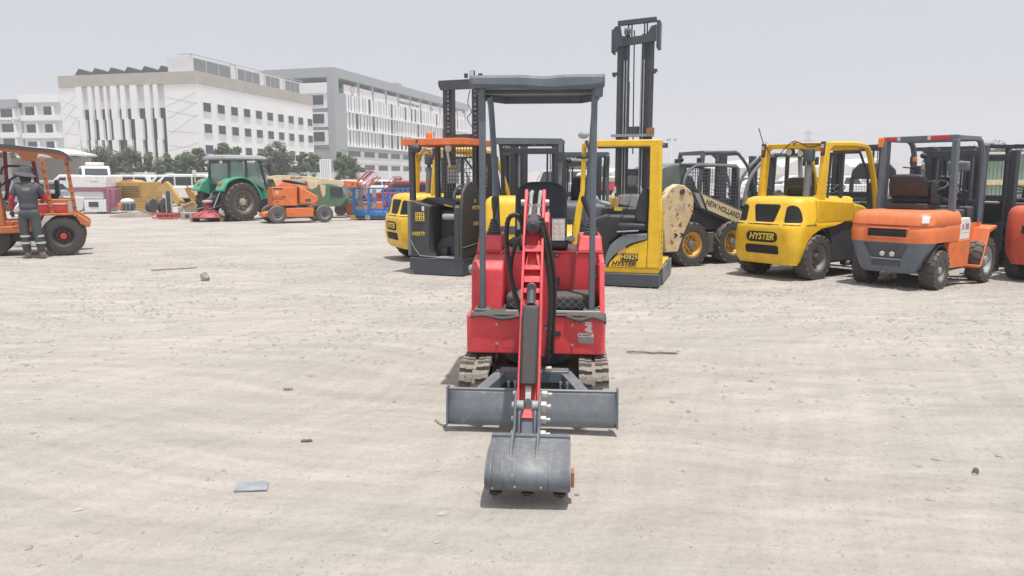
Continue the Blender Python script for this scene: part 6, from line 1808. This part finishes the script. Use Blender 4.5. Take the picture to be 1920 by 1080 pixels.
def purple_trailer():
    t = thing('machine', 'white and purple wheeled road machine parked left of the tan generator', 'machine', (-18.35, 32.6, 0), R(-4))
    MB().box(-1.15, .65, 0, 1.3, 1.13, 1.66).ob('hood', M['white'], t, bev=.05, seg=3)
    MB().box(-1.15, .66, .0, 1.3, .98, 1.12).ob('purple_band', M['purple'], t, bev=.01)
    MB().box(-1.10, .48, .05, 1.2, .66, .98).ob('tank', M['plaster2'], t, bev=.02)
    MB().prism([(-1.3, .14), (-.48, .14), (-.40, .30), (-.42, .72), (-1.3, .76)], 'y', -.08, .8).ob('left_box', M['plaster2'], t, bev=.02)
    MB().box(-.38, .62, -.06, .8, .08, .62).ob('right_box', M['white'], t, bev=.02)
    MB().box(-.16, .28, -.075, -.06, .30, .52).ob('opening', M['blackmetal'], t)
    MB().box(.52, .98, .0, .5, .30, 1.10).box(.66, .80, -.08, 0, .05, 1.12).ob('purple_housing', M['purple'], t, bev=.04)
    text('Wirtgen', .11, M['decal_g'], t, (.12, -.002, 1.40), (R(90), 0, 0), ext=.001, bold=.002)
    for x in (-.9, .3): MB().cyl((x, .0, .22), (x, .25, .22), .22, 16).ob('wheel', M['rubber'], t)
purple_trailer()
def scrap_engine():
    t = thing('small_engine', 'small white capped engine on a frame lying on wooden beams', 'engine', (-15.45, 29.9, 0), .2)
    MB().ball((0, 0, .62), .24, 2, (1.1, .8, .55)).ob('engine_cover', M['white'], t)
    MB().box(-.22, .26, -.2, .2, .25, .56).ob('engine_block', M['blackmetal'], t, bev=.04)
    MB().box(-.30, -.16, -.24, -.05, .30, .56).ob('filter', M['orange'], t, bev=.03)
    for k in range(3): MB().bar((-.15+k*.14, -.22, .2), (-.1+k*.12, -.22, .55), .02).ob('frame_bar', M['greylt'], t)
    MB().bar((.2, -.1, .35), (1.0, -.1, .06), .05).bar((.2, .2, .3), (1.1, .2, .05), .05).ob('handle', M['wood'], t)
    for k in range(4): MB().box(-.55+.03*k, .9, -.5+k*.28, -.42+k*.28, .02, .09).ob('timber_beam', M['rimcream'], t)
scrap_engine()
def frame_rack():
    t = thing('steel_frame', 'faded red steel pallet frame with black and silver uprights', 'steel frame', (-13.1, 28.3, 0), .02)
    for z in (.06, .22):
        for y in (-.3, .3): MB().bar((-.62, y, z), (.55, y, z), .07, .06).ob('rail', M['pinkred'], t)
    for x in (-.40, -.1, .2, .42):
        MB().bar((x, -.32, .14), (x, .32, .14), .06, .16).ob('cross_member', M['pinkred'], t)
    MB().box(-.30, -.16, -.1, .1, .22, .62).ob('black_post', M['rubber'], t)
    MB().box(.02, .14, -.1, .1, .22, 1.12).ob('black_upright', M['blackmetal'], t, bev=.02)
    for x in (-.04, .20): MB().box(x, x+.05, -.12, -.06, .22, 1.18).ob('silver_upright', M['steel'], t)
    t.scale = (.8, .8, .95)
frame_rack()
def brown_digger():
    t = thing('backhoe', 'worn yellow and brown backhoe attachment heaped left of the green tractor', 'backhoe', (-13.95, 31.2, 0), .0)
    Y = M['tanyellow']
    MB().prism([(-.85, 1.10), (-.45, 1.42), (-.30, 1.28), (.10, .62), (.0, .40), (-.12, .50)], 'y', -.12, .12).ob('dipper_arm', Y, t, bev=.02)
    MB().prism([(.30, 1.15), (.55, 1.18), (.80, .72), (.60, .55), (.42, .85)], 'y', -.15, .15).ob('boom', Y, t, bev=.02)
    MB().prism([(.25, .42), (.75, .55), (1.0, .30), (.75, .05), (.35, .08)], 'y', -.3, .3).ob('bucket', M['wood'], t, bev=.03)
    MB().prism([(.20, .45), (.7, .62), (.72, .54), (.22, .36)], 'y', -.32, .32).ob('bucket_lip', Y, t)
    MB().tube([(.40, -.2, 1.30), (.55, -.2, 1.10), (1.55, -.2, 1.08), (1.60, -.2, .3)], .03, 6).ob('frame_tube', M['rustbrown'], t)
    MB().ball((1.35, .1, .95), .16, 2, (1.4, 1, .7)).ob('pump', Y, t)
    for k in range(5): MB().tube(arch([(.9+k*.12, -.1, .9), (1.0+k*.12, -.15, .55), (.85+k*.16, -.1, .25)]), .035, 6).ob('linkage', M['blackmetal'], t)
    MB().tube([(1.05, -.5, 1.02), (2.0, -.55, .25)], .035, 8).ob('silver_tube', M['steel'], t)
    for x, r in ((1.0, .22), (1.5, .2)): MB().lathe([(r*.5, -.06), (r, -.08), (r, .08), (r*.5, .06)], 18, 'y', (x, -.2, r), close=True).ob('wheel', M['rubber'], t)
    MB().cyl((.18, -.3, .0), (.18, -.3, .35), .10, 12).ob('drum', M['greylt'], t)
M['tanyellow'] = paint('worn_tan_yellow', (.58, .36, .10), .6, .4)
M['rustbrown'] = plain('rust_brown_tube', (.25, .09, .04), .8, var=.4)
brown_digger()
def red_mower():
    t = thing('rotary_mower', 'dark red rotary spreader with white cap sitting on a wooden pallet', 'implement', (-10.9, 26.75, 0), .05)
    for y in (-.35, -.1, .15, .4): MB().box(-.75, .75, y-.05, y+.05, .12, .15).ob('pallet_board', M['wood'], t)
    for x in (-.65, 0, .65): MB().box(x-.06, x+.06, -.4, .45, .0, .12).ob('pallet_block', M['wood'], t)
    mb = MB()
    mb.lathe([(.74, .16), (.70, .22), (.35, .36), (.20, .40), (.19, .40), (.001, .40)], 20, 'z')
    mb.ob('deck', M['maroon'], t)
    for k in range(6):
        a = k*PI/3+.2
        MB().bar((.15*math.cos(a), .15*math.sin(a), .41), (.72*math.cos(a), .72*math.sin(a), .22), .05).ob('rib', M['maroon'], t)
    MB().lathe([(.16, .38), (.19, .48), (.18, .58), (.10, .64), (.001, .65)], 18, 'z', (-.05, 0, 0)).ob('gearbox', M['maroon'], t)
    MB().lathe([(.20, .66), (.23, .69), (.22, .74), (.10, .77), (.001, .77)], 18, 'z', (-.05, 0, 0)).ob('white_cap', M['rimcream'], t)
    MB().tube([(.05, .0, .62), (.2, -.1, .95)], .01, 6).ob('rod', M['steel'], t)
    t.scale = (.82, .82, 1)
    b = MB().ball((.62, -.15, .33), .17, 2, (1, .8, 1.05), .08).ob('white_sack', M['white'], t)
red_mower()
def white_blocks():
    t = thing('kerb_blocks', 'white painted perforated block between the red frame and the red spreader', 'block', (-12.1, 28.3, 0), .0)
    MB().box(-.50, .55, -.1, .12, .0, .26).ob('block', M['rimcream'], t, bev=.02)
    for x in (-.32, -.02): MB().box(x, x+.16, -.112, -.10, .06, .18).ob('recess', M['blackmetal'], t)
white_blocks()

# ------------------------------------------------------------ old orange tractor with canopy
M['rustbrown2'] = paint('rusty_orange_brown', (.30, .10, .045), .7, .3)
def orange_tractor():
    t = thing('canopy_tractor', 'faded orange tractor loader with dark canopy and big black wheels at the left edge', 'tractor', (-9.32, 15.42, 0), R(209))
    O, K = M['orange_deep'], M['blackmetal']
    # local +x runs to the left of the picture, +y towards the camera
    for s in (-1, 1):
        wheel(t, (0, s*.62+.02, .385), .385, .30, 'fine', 'slatedark', 'redhub', s, tmat='rubber', dish=.5)
        wheel(t, (1.25, s*.55-.15, .36), .36, .24, 'fine', 'slatedark', 'black', s, dish=.5)
        MB().prism([(-.40, .60), (-.32, .60), (-.24, .80), (.34, .80), (.50, .50), (.60, .50), (.60, .84), (-.26, .84), (-.48, .66), (-.48, .56), (-.40, .56)], 'y', s*.45, s*.80).ob('rear_fender', O, t, bev=.01)
    MB().box(-.22, .60, -.60, .62, .84, 1.12).ob('side_panel', O, t, bev=.02)
    MB().box(-.10, .56, .622, .630, 1.015, 1.035).ob('white_stripe', M['decal_w'], t)
    MB().box(-.10, .56, .622, .630, .90, .99).box(-.10, .56, .622, .630, .865, .885).ob('red_stripe', M['decal_r'], t)
    MB().box(-.24, -.12, .60, .64, .85, 1.08).ob('pale_patch', M['rimcream'], t)
    MB().box(.55, 1.35, -.60, .45, .48, .70).ob('floor', O, t, bev=.02)
    MB().box(.60, 2.6, -.58, .60, .46, .60).ob('running_board', O, t, bev=.02)
    MB().box(.5, 2.5, -.35, .35, .28, .48).ob('chassis', K, t)
    MB().prism([(.95, .60), (1.30, .60), (1.22, 1.34), (1.02, 1.36)], 'y', .1, .58).ob('front_cowl', O, t, bev=.02)
    MB().box(1.40, 2.6, -.4, .4, .60, 1.10).ob('engine_hood', O, t, bev=.04)
    MB().box(.02, .10, -.25, .30, 1.15, 1.50).ob('seat_back', M['seat'], t, bev=.04, seg=3)
    MB().box(.05, .56, -.25, .32, 1.12, 1.22).ob('seat_cushion', M['seat'], t, bev=.04, seg=3)
    steering(t, (.85, .1, 1.5), .19, -.6)
    # canopy
    prof = arch([(-.24, 0, 1.92), (-.16, 0, 2.02), (.0, 0, 2.09), (.40, 0, 2.13), (1.2, 0, 2.20), (2.6, 0, 2.26)], 4)
    top = [(p.x, p.z) for p in prof]; bot = [(p.x+(.03 if i < 4 else 0), p.z-.05) for i, p in enumerate(prof)][::-1]
    MB().prism(top+bot, 'y', -.68, .70).ob('canopy_roof', K, t)
    MB().prism([(-.20, 1.90), (.02, 1.90), (.14, 1.98), (.30, 2.0), (.36, 1.86), (.56, 1.86), (.64, 2.0), (1.0, 2.06), (2.6, 2.14), (2.6, 2.20), (1.2, 2.15), (.4, 2.08), (.0, 2.04), (-.14, 1.98)], 'y', .66, .69).ob('canopy_edge', M['rustbrown2'], t)
    def post(x0, z0, x1, z1, y, holes=True, m=None):
        o = MB().bar((x0, y, z0), (x1, y, z1), .07, .05).ob('canopy_post', m or O, t, bev=.006)
        if holes:
            for k in range(7):
                f = .1+k*.13
                MB().box(x0+(x1-x0)*f-.02, x0+(x1-x0)*f+.02, y+.0355, y+.038, z0+(z1-z0)*f-.014, z0+(z1-z0)*f+.014).ob('post_hole', K, o)
    post(-.24, .84, -.15, 1.95, .62); post(.16, .84, .26, 1.95, .66)
    post(.40, 1.1, .48, 1.95, -.55, False, M['maroon']); post(.98, 1.1, .95, 2.1, -.55, False, M['maroon'])
    MB().tube(arch([(.46, -.2, 1.15), (.46, -.2, 1.65), (.60, -.2, 1.76), (.95, -.2, 1.76), (1.02, -.2, 1.6)]), .025, 8).ob('roll_bar', K, t)
    for k in range(4): MB().tube([(1.0+k*.06, .2, 1.35), (1.06+k*.09, .2, 1.62-.04*k)], .022, 6).ob('control_lever', K, t)
M['slatedark'] = paint('dark_rim', (.055, .060, .065), .5, .4)
M['redhub'] = paint('red_hub', (.60, .05, .05), .5, .2)
orange_tractor()
MB().box(-.30, .9, -.3, .4, 0, .75).prism([(-.3, .75), (.9, .75), (.7, 1.0), (-.1, 1.0)], 'y', -.3, .4).ob('covered_machine', M['white'], loc=(-10.95, 16.9, 0), bev=.06, label='white machine part beyond the orange tractor, cut by the left edge', cat='machine')

# ------------------------------------------------------------ cars and vans
def car(label, px, Y, rz, kind='suv', col='white', group='white cars parked beyond the machines', X=None):
    x = X if X is not None else tx(px, Y)
    t = thing('parked_car' if kind != 'van' else 'parked_van', label, 'van' if kind == 'van' else 'car', (x, Y, 0), R(rz), group)
    c = M[col]
    if kind == 'suv': L, H, bx, g = 4.7, 1.78, [(-2.3, .45), (2.3, .45), (2.35, .75), (2.25, 1.02), (1.2, 1.10), (-2.25, 1.12), (-2.35, .8)], [(-2.2, 1.10), (-1.95, 1.72), (-1.7, 1.78), (.35, 1.78), (1.15, 1.10)]
    elif kind == 'van': L, H, bx, g = 5.2, 2.3, [(-2.5, .4), (2.5, .4), (2.55, .9), (2.3, 1.15), (-2.5, 1.2)], [(-2.5, 1.15), (-2.45, 2.2), (-2.3, 2.3), (1.2, 2.3), (1.6, 2.15), (2.25, 1.15)]
    elif kind == 'pickup': L, H, bx, g = 5.0, 1.75, [(-2.5, .45), (2.4, .45), (2.45, .8), (2.3, 1.05), (1.2, 1.12), (-2.5, 1.12)], [(-.9, 1.1), (-.75, 1.7), (.5, 1.75), (1.2, 1.1)]
    else: L, H, bx, g = 4.4, 1.45, [(-2.15, .4), (2.15, .4), (2.2, .7), (2.0, .88), (.95, .98), (-1.8, 1.0), (-2.2, .9)], [(-1.7, .98), (-1.0, 1.42), (.3, 1.45), (1.05, .98)]
    MB().prism(bx, 'y', -.88, .88).ob('body', c, t, bev=.07, seg=3)
    gz = MB().prism(g, 'y', -.76, .76).ob('cabin', c, t, bev=.06, seg=3)
    x0, x1 = g[0][0]+.25, g[-1][0]-.35
    zb, zt = g[0][1]+.06, max(p[1] for p in g)-.16
    n = 3 if kind in ('suv', 'van') else 2
    for s in (-1, 1):
        for k in range(n):
            a = x0+(x1-x0)*k/n+.04; b_ = x0+(x1-x0)*(k+1)/n-.04
            sl = .35 if k == n-1 else 0
            s0 = .18 if k == 0 and kind != 'van' else 0
            MB().prism([(a, zb), (b_, zb), (b_-sl, zt), (a+s0, zt)], 'y', s*.762, s*.768).ob('side_window', M['carglass'], gz)
        for xx in (-L*.31, L*.31): MB().lathe([(.2, -.1), (.33, -.1), (.35, -.06), (.35, .06), (.33, .1), (.2, .1), (.05, .04), (.05, -.04)], 18, 'y', (xx, s*.80, .35), close=True).ob('wheel', M['rubber'], t)
        MB().box(-L/2-.03, -L/2+.06, s*.72-.1, s*.72+.1, .80, 1.0).ob('tail_light', M['redlens'], t)
        MB().box(L/2-.12, L/2, s*.62-.14, s*.62+.14, .70, .86).ob('headlight', M['lens'], t)
    rx = g[1][0]
    MB().hexa([(g[0][0]-.0, -.62, zb+.02), (g[0][0]-.0, .62, zb+.02), (g[0][0]+.06, .62, zb), (g[0][0]+.06, -.62, zb), (rx-.07, -.58, zt), (rx-.07, .58, zt), (rx, .58, zt), (rx, -.58, zt)]).ob('rear_window', M['carglass'], gz)
    f0, f1 = g[-1], g[-2]
    MB().hexa([(f0[0]-.06, -.64, zb), (f0[0]-.06, .64, zb), (f0[0]+.01, .64, zb), (f0[0]+.01, -.64, zb), (f1[0]-.0, -.60, zt), (f1[0]-.0, .60, zt), (f1[0]+.08, .60, zt), (f1[0]+.08, -.60, zt)]).ob('windscreen', M['carglass'], gz)
    return t
v_ = car('tall white van with a roof cooling unit below the trees at left', 186, 47, 302, 'van')
MB().box(.2, 1.0, -.5, .5, 2.32, 2.52).ob('roof_unit', M['white'], v_, bev=.05)
car('white pickup with cabin end right of the tall van', 235, 50, 188, 'suv')
car('white estate car behind the tan generator', 287, 52, 175, 'suv')
car('white four wheel drive car facing left, nearest to the brown backhoe', 338, 42, 186, 'suv')
car('white four wheel drive car directly behind the first one', 322, 49, 184, 'suv')
car('white car partly hidden by the left fender of the green tractor', 385, 47, 176, 'sedan')
car('grey saloon car seen through the posts of the orange tractor', 95, 36, 180, 'sedan', 'greylt')
car('white pickup behind the white and purple machine', 150, 41, 184, 'pickup')
car('white saloon seen past the right end of the boom lift', 655, 62, 178, 'sedan')
car('white saloon beyond the blue lift platform', 712, 58, 182, 'sedan')
car('red car with pale roof between the yellow forklift posts', 772, 31, 160, 'sedan', 'maroon', 'red cars in the yard')
car('white lorry cab seen under the excavator canopy', 1052, 66, 170, 'van')
for i, (px, Y, k, lb) in enumerate(((1012, 85, 'sedan', 'distant white car in the gap above the excavator seat'), (1145, 70, 'pickup', 'distant white pickup left of the tall yellow reach truck mast'),
        (1405, 60, 'sedan', 'distant white car at the left of the light grey forklift posts'), (1430, 75, 'suv', 'distant white four wheel drive between the two grey forklift posts'), (1480, 58, 'suv', 'white four wheel drive left of the yellow forklift seat'),
        (1535, 66, 'sedan', 'white saloon directly beyond the yellow forklift seat'), (1578, 54, 'pickup', 'white pickup beyond the exhaust of the large yellow forklift'), (1735, 40, 'sedan', 'grey car behind the torn seat of the orange forklift'))):
    car(lb, px, Y, (180, 8, 174, 3, 186, 178, 12, 184)[i], k, 'greylt' if i == 7 else 'white')
def flag_blocks():
    t = thing('concrete_barrier', 'long pale low barrier on the ground far behind the cream loader', 'barrier', (tx(1380, 95), 95, 0), 0)
    MB().prism([(0, 0), (.6, 0), (.45, .3), (.38, .85), (.22, .85), (.15, .3)], 'x', 0, 22).ob('barrier', M['louvre_beige'], t)
flag_blocks()
def red_tanker():
    t = thing('lorry', 'small red and white lorry seen right of the excavator canopy post', 'lorry', (tx(1140, 48), 48, 0), R(176))
    MB().box(-2.4, .8, -1, 1, .8, 1.3).ob('red_bed', M['decal_r'], t, bev=.03)
    MB().box(-2.4, .8, -1.01, 1.01, 1.32, 1.6).ob('cream_top', M['rimcream'], t, bev=.03)
    MB().prism([(.9, .6), (2.3, .6), (2.3, 1.3), (2.0, 1.9), (.9, 1.9)], 'y', -1, 1).ob('cab', M['white'], t, bev=.06)
    for x in (-1.6, 1.5):
        for s in (-1, 1): MB().cyl((x, s*.8, .42), (x, s*1.0, .42), .42, 18).ob('wheel', M['rubber'], t)
    MB().box(-2.4, 2.2, -.4, .4, .5, .8).ob('chassis', M['blackmetal'], t)
red_tanker()
# ------------------------------------------------------------ worker seen from behind
def skin_mesh(nm, pts, edges, radii, mat, parent, root=0, sub=2):
    me = bpy.data.meshes.new(nm)
    me.from_pydata(pts, edges, [])
    o = bpy.data.objects.new(nm, me); COL.objects.link(o)
    m = o.modifiers.new('skin', 'SKIN'); m.use_smooth_shade = True
    if not me.skin_vertices: me.attributes.new('skin', 'FLOAT_VECTOR', 'POINT') if False else None
    sv = me.skin_vertices
    if not sv:
        bm = bmesh.new(); bm.from_mesh(me); bm.verts.layers.skin.verify(); bm.to_mesh(me); bm.free(); sv = me.skin_vertices
    for i, r in enumerate(radii):
        sv[0].data[i].radius = r if isinstance(r, tuple) else (r, r)
        sv[0].data[i].use_root = (i == root)
    s = o.modifiers.new('sub', 'SUBSURF'); s.levels = s.render_levels = sub
    me.materials.append(mat)
    if parent: o.parent = parent
    return o
def person():
    t = thing('person', 'worker in grey uniform, dark bucket hat and red sleeves leaning by the orange tractor', 'person', (-9.17, 14.10, 0), R(12))
    skin = plain('skin', (.22, .12, .075), .6, var=.1)
    cloth = paint('grey_uniform', (.075, .085, .105), .85, .25, scale=4)
    trou = paint('grey_trousers', (.060, .072, .080), .85, .3, scale=4)
    redc = plain('red_sleeve', (.55, .03, .05), .8)
    # local: x right, y away from the camera (he faces away), z up
    P_ = {'pel': (0, 0, .92), 'wai': (0, .02, 1.06), 'che': (0, .0, 1.30), 'nec': (-.01, .03, 1.46), 'hd1': (-.03, .06, 1.53), 'hd2': (-.035, .07, 1.62),
          'shl': (-.17, .0, 1.38), 'ell': (-.27, -.03, 1.13), 'wrl': (-.31, .07, .92), 'shr': (.17, .02, 1.38), 'elr': (.24, .16, 1.16), 'wrr': (.12, .36, 1.10),
          'hpl': (-.09, 0, .90), 'knl': (-.10, -.01, .49), 'anl': (-.09, .03, .10), 'tol': (-.11, .15, .05), 'hpr': (.09, 0, .90), 'knr': (.12, -.02, .49), 'anr': (.17, .0, .10), 'tor': (.19, .12, .05)}
    names = list(P_); ix = {n: i for i, n in enumerate(names)}
    E_ = [('pel', 'wai'), ('wai', 'che'), ('che', 'nec'), ('nec', 'hd1'), ('hd1', 'hd2'), ('che', 'shl'), ('shl', 'ell'), ('ell', 'wrl'), ('che', 'shr'), ('shr', 'elr'), ('elr', 'wrr'),
          ('pel', 'hpl'), ('hpl', 'knl'), ('knl', 'anl'), ('anl', 'tol'), ('pel', 'hpr'), ('hpr', 'knr'), ('knr', 'anr'), ('anr', 'tor')]
    Rr = {'pel': (.14, .10), 'wai': (.14, .095), 'che': (.15, .10), 'nec': .055, 'hd1': .078, 'hd2': .085, 'shl': .062, 'ell': .042, 'wrl': .028, 'shr': .062, 'elr': .042, 'wrr': .028,
          'hpl': .085, 'knl': .055, 'anl': .036, 'tol': .034, 'hpr': .085, 'knr': .055, 'anr': .036, 'tor': .034}
    body = skin_mesh('body', [P_[n] for n in names], [(ix[a], ix[b]) for a, b in E_], [Rr[n] for n in names], skin, t)
    def sub_chain(nm, chains, mat, root=0, par=t, sub=2):
        pts, ed, rd, seen = [], [], [], {}
        for ch in chains:
            prev = None
            for (p, r) in ch:
                k = tuple(round(c, 4) for c in p)
                if k not in seen: seen[k] = len(pts); pts.append(p); rd.append(r)
                if prev is not None: ed.append((prev, seen[k]))
                prev = seen[k]
        return skin_mesh(nm, pts, ed, rd, mat, par, root, sub)
    L3 = lambda a, b, f: tuple(a[i]+(b[i]-a[i])*f for i in range(3))
    che, wai = P_['che'], P_['wai']
    sub_chain('shirt', [[((0, 0, .90), (.185, .135)), ((0, .01, 1.02), (.17, .125)), (wai, (.172, .125)), ((0, 0, 1.2), (.185, .128)), (che, (.19, .125)), ((0, .015, 1.41), (.12, .085)), ((-.005, .025, 1.45), (.075, .07))],
                        [(che, .1), (P_['shl'], .085), (L3(P_['shl'], P_['ell'], .45), .072), (L3(P_['shl'], P_['ell'], .75), .068)],
                        [(che, .1), (P_['shr'], .085), (L3(P_['shr'], P_['elr'], .45), .072), (L3(P_['shr'], P_['elr'], .75), .068)]], cloth)
    for a, b, c in (('shl', 'ell', 'wrl'), ('shr', 'elr', 'wrr')):
        sub_chain('sleeve', [[(L3(P_[a], P_[b], .6), .056), (P_[b], .050), (L3(P_[b], P_[c], .5), .044), (P_[c], .036)]], redc)
    sub_chain('trousers', [[((0, 0, .98), (.165, .12)), ((0, 0, .90), (.175, .125))], [((0, 0, .90), (.175, .125)), ((-.095, 0, .82), .105), ((-.10, -.01, .60), .088), (P_['knl'], .080), ((-.095, .0, .28), .078), ((-.09, .02, .13), .072)],
                           [((0, 0, .90), (.175, .125)), ((.095, 0, .82), .105), ((.115, -.01, .60), .088), (P_['knr'], .080), ((.145, .0, .28), .078), ((.165, .0, .13), .072)]], trou, 1)
    refl = plain('reflective_band', (.50, .52, .52), .4, var=.1)
    for (x, y) in ((-.097, -.0), (.135, -.0)):
        for z in (.44, .31):
            MB().lathe([(.082, -.018), (.086, -.016), (.086, .016), (.082, .018)], 20, 'z', (x+(.02 if x > 0 and z < .4 else 0), y, z)).ob('reflective_band', refl, t)
    boot = plain('dusty_boot', (.26, .22, .18), .9)
    for a, b in (('anl', 'tol'), ('anr', 'tor')):
        A, B_ = P_[a], P_[b]
        sub_chain('boot', [[((A[0], A[1], .17), .058), ((A[0], A[1]-.01, .06), .058), ((B_[0]*.55+A[0]*.45, B_[1]*.55+A[1]*.45, .052), .050), (B_, .042)]], boot)
    # hands: palm plus five fingers each
    def hand(w, d, side):
        w = Vector(w); d = Vector(d).normalized(); sd = d.cross(Vector((0, 1, 0))).normalized()*side; nn = sd.cross(d)
        palm = w+d*.07
        ch = [[(tuple(w), .026), (tuple(w+d*.035), (.032, .018)), (tuple(palm), (.038, .017))]]
        for k, ln in enumerate((.062, .074, .070, .055)):
            b0 = palm+sd*(-.024+.016*k); q1 = b0+d*ln*.5+nn*.008; q2 = b0+d*ln*.85+nn*.026
            ch.append([(tuple(palm), (.038, .017)), (tuple(b0+d*.012), .0095), (tuple(q1), .0088), (tuple(q2), .0075)])
        th = w+d*.03-sd*.026
        ch.append([(tuple(w+d*.035), (.032, .018)), (tuple(th-sd*.010), .011), (tuple(th-sd*.020+d*.035), .0095), (tuple(th-sd*.018+d*.055+nn*.01), .008)])
        return sub_chain('glove', ch, M['rubber'], 0, t, 1)
    hand(P_['wrl'], (-.04, .12, -.8), 1); hand(P_['wrr'], (-.35, .6, -.1), -1)
    # hat with brim, neck cloth
    hat = plain('hat_cloth', (.10, .10, .115), .9)
    hc = Vector((-.035, .06, 1.60))
    mb = MB().lathe([(.175, -.035), (.182, -.03), (.112, .028), (.108, .07), (.098, .125), (.07, .145), (.001, .150)], 28, 'z')
    for v in mb.bm.verts:
        a = math.atan2(v.co.y, v.co.x)
        if v.co.z < 0: v.co.z += .018*math.sin(a*2+.6); v.co.x *= 1.08
    h = mb.ob('bucket_hat', hat, t, solid=.004, loc=hc, rot=(R(-6), R(6), 0))
    MB().lathe([(.075, -.08), (.092, -.02), (.098, .04), (.09, .05)], 20, 'z', (-.02, .045, 1.53)).ob('neck_cloth', plain('dark_cloth', (.03, .03, .035), .9), t)
    for s in (-1, 1): MB().ball((-.035+s*.086, .075, 1.575), .022, 2, (.4, .8, 1.3)).ob('ear', skin, t)
    MB().ball((-.035, .158, 1.575), .016, 2, (.8, 1.2, 1.3)).ob('nose', skin, t)
    for s in (-1, 1): MB().ball((-.035+s*.032, .145, 1.60), .009, 1).ob('eye', M['black'], t)
    MB().ball((-.035, .148, 1.54), .02, 2, (1.2, .3, .3)).ob('mouth', M['maroon'], t)
    # print across the shoulders
    for z, w in ((1.335, .075), (1.305, .065)):
        MB().grid(lambda u, v: (.03+w*(2*u-1), -.127+.02*(2*u-1)**2*(.5)-.004, z+.014*v), 8, 2).ob('back_print', M['decal_g'], t, solid=.003)
person()
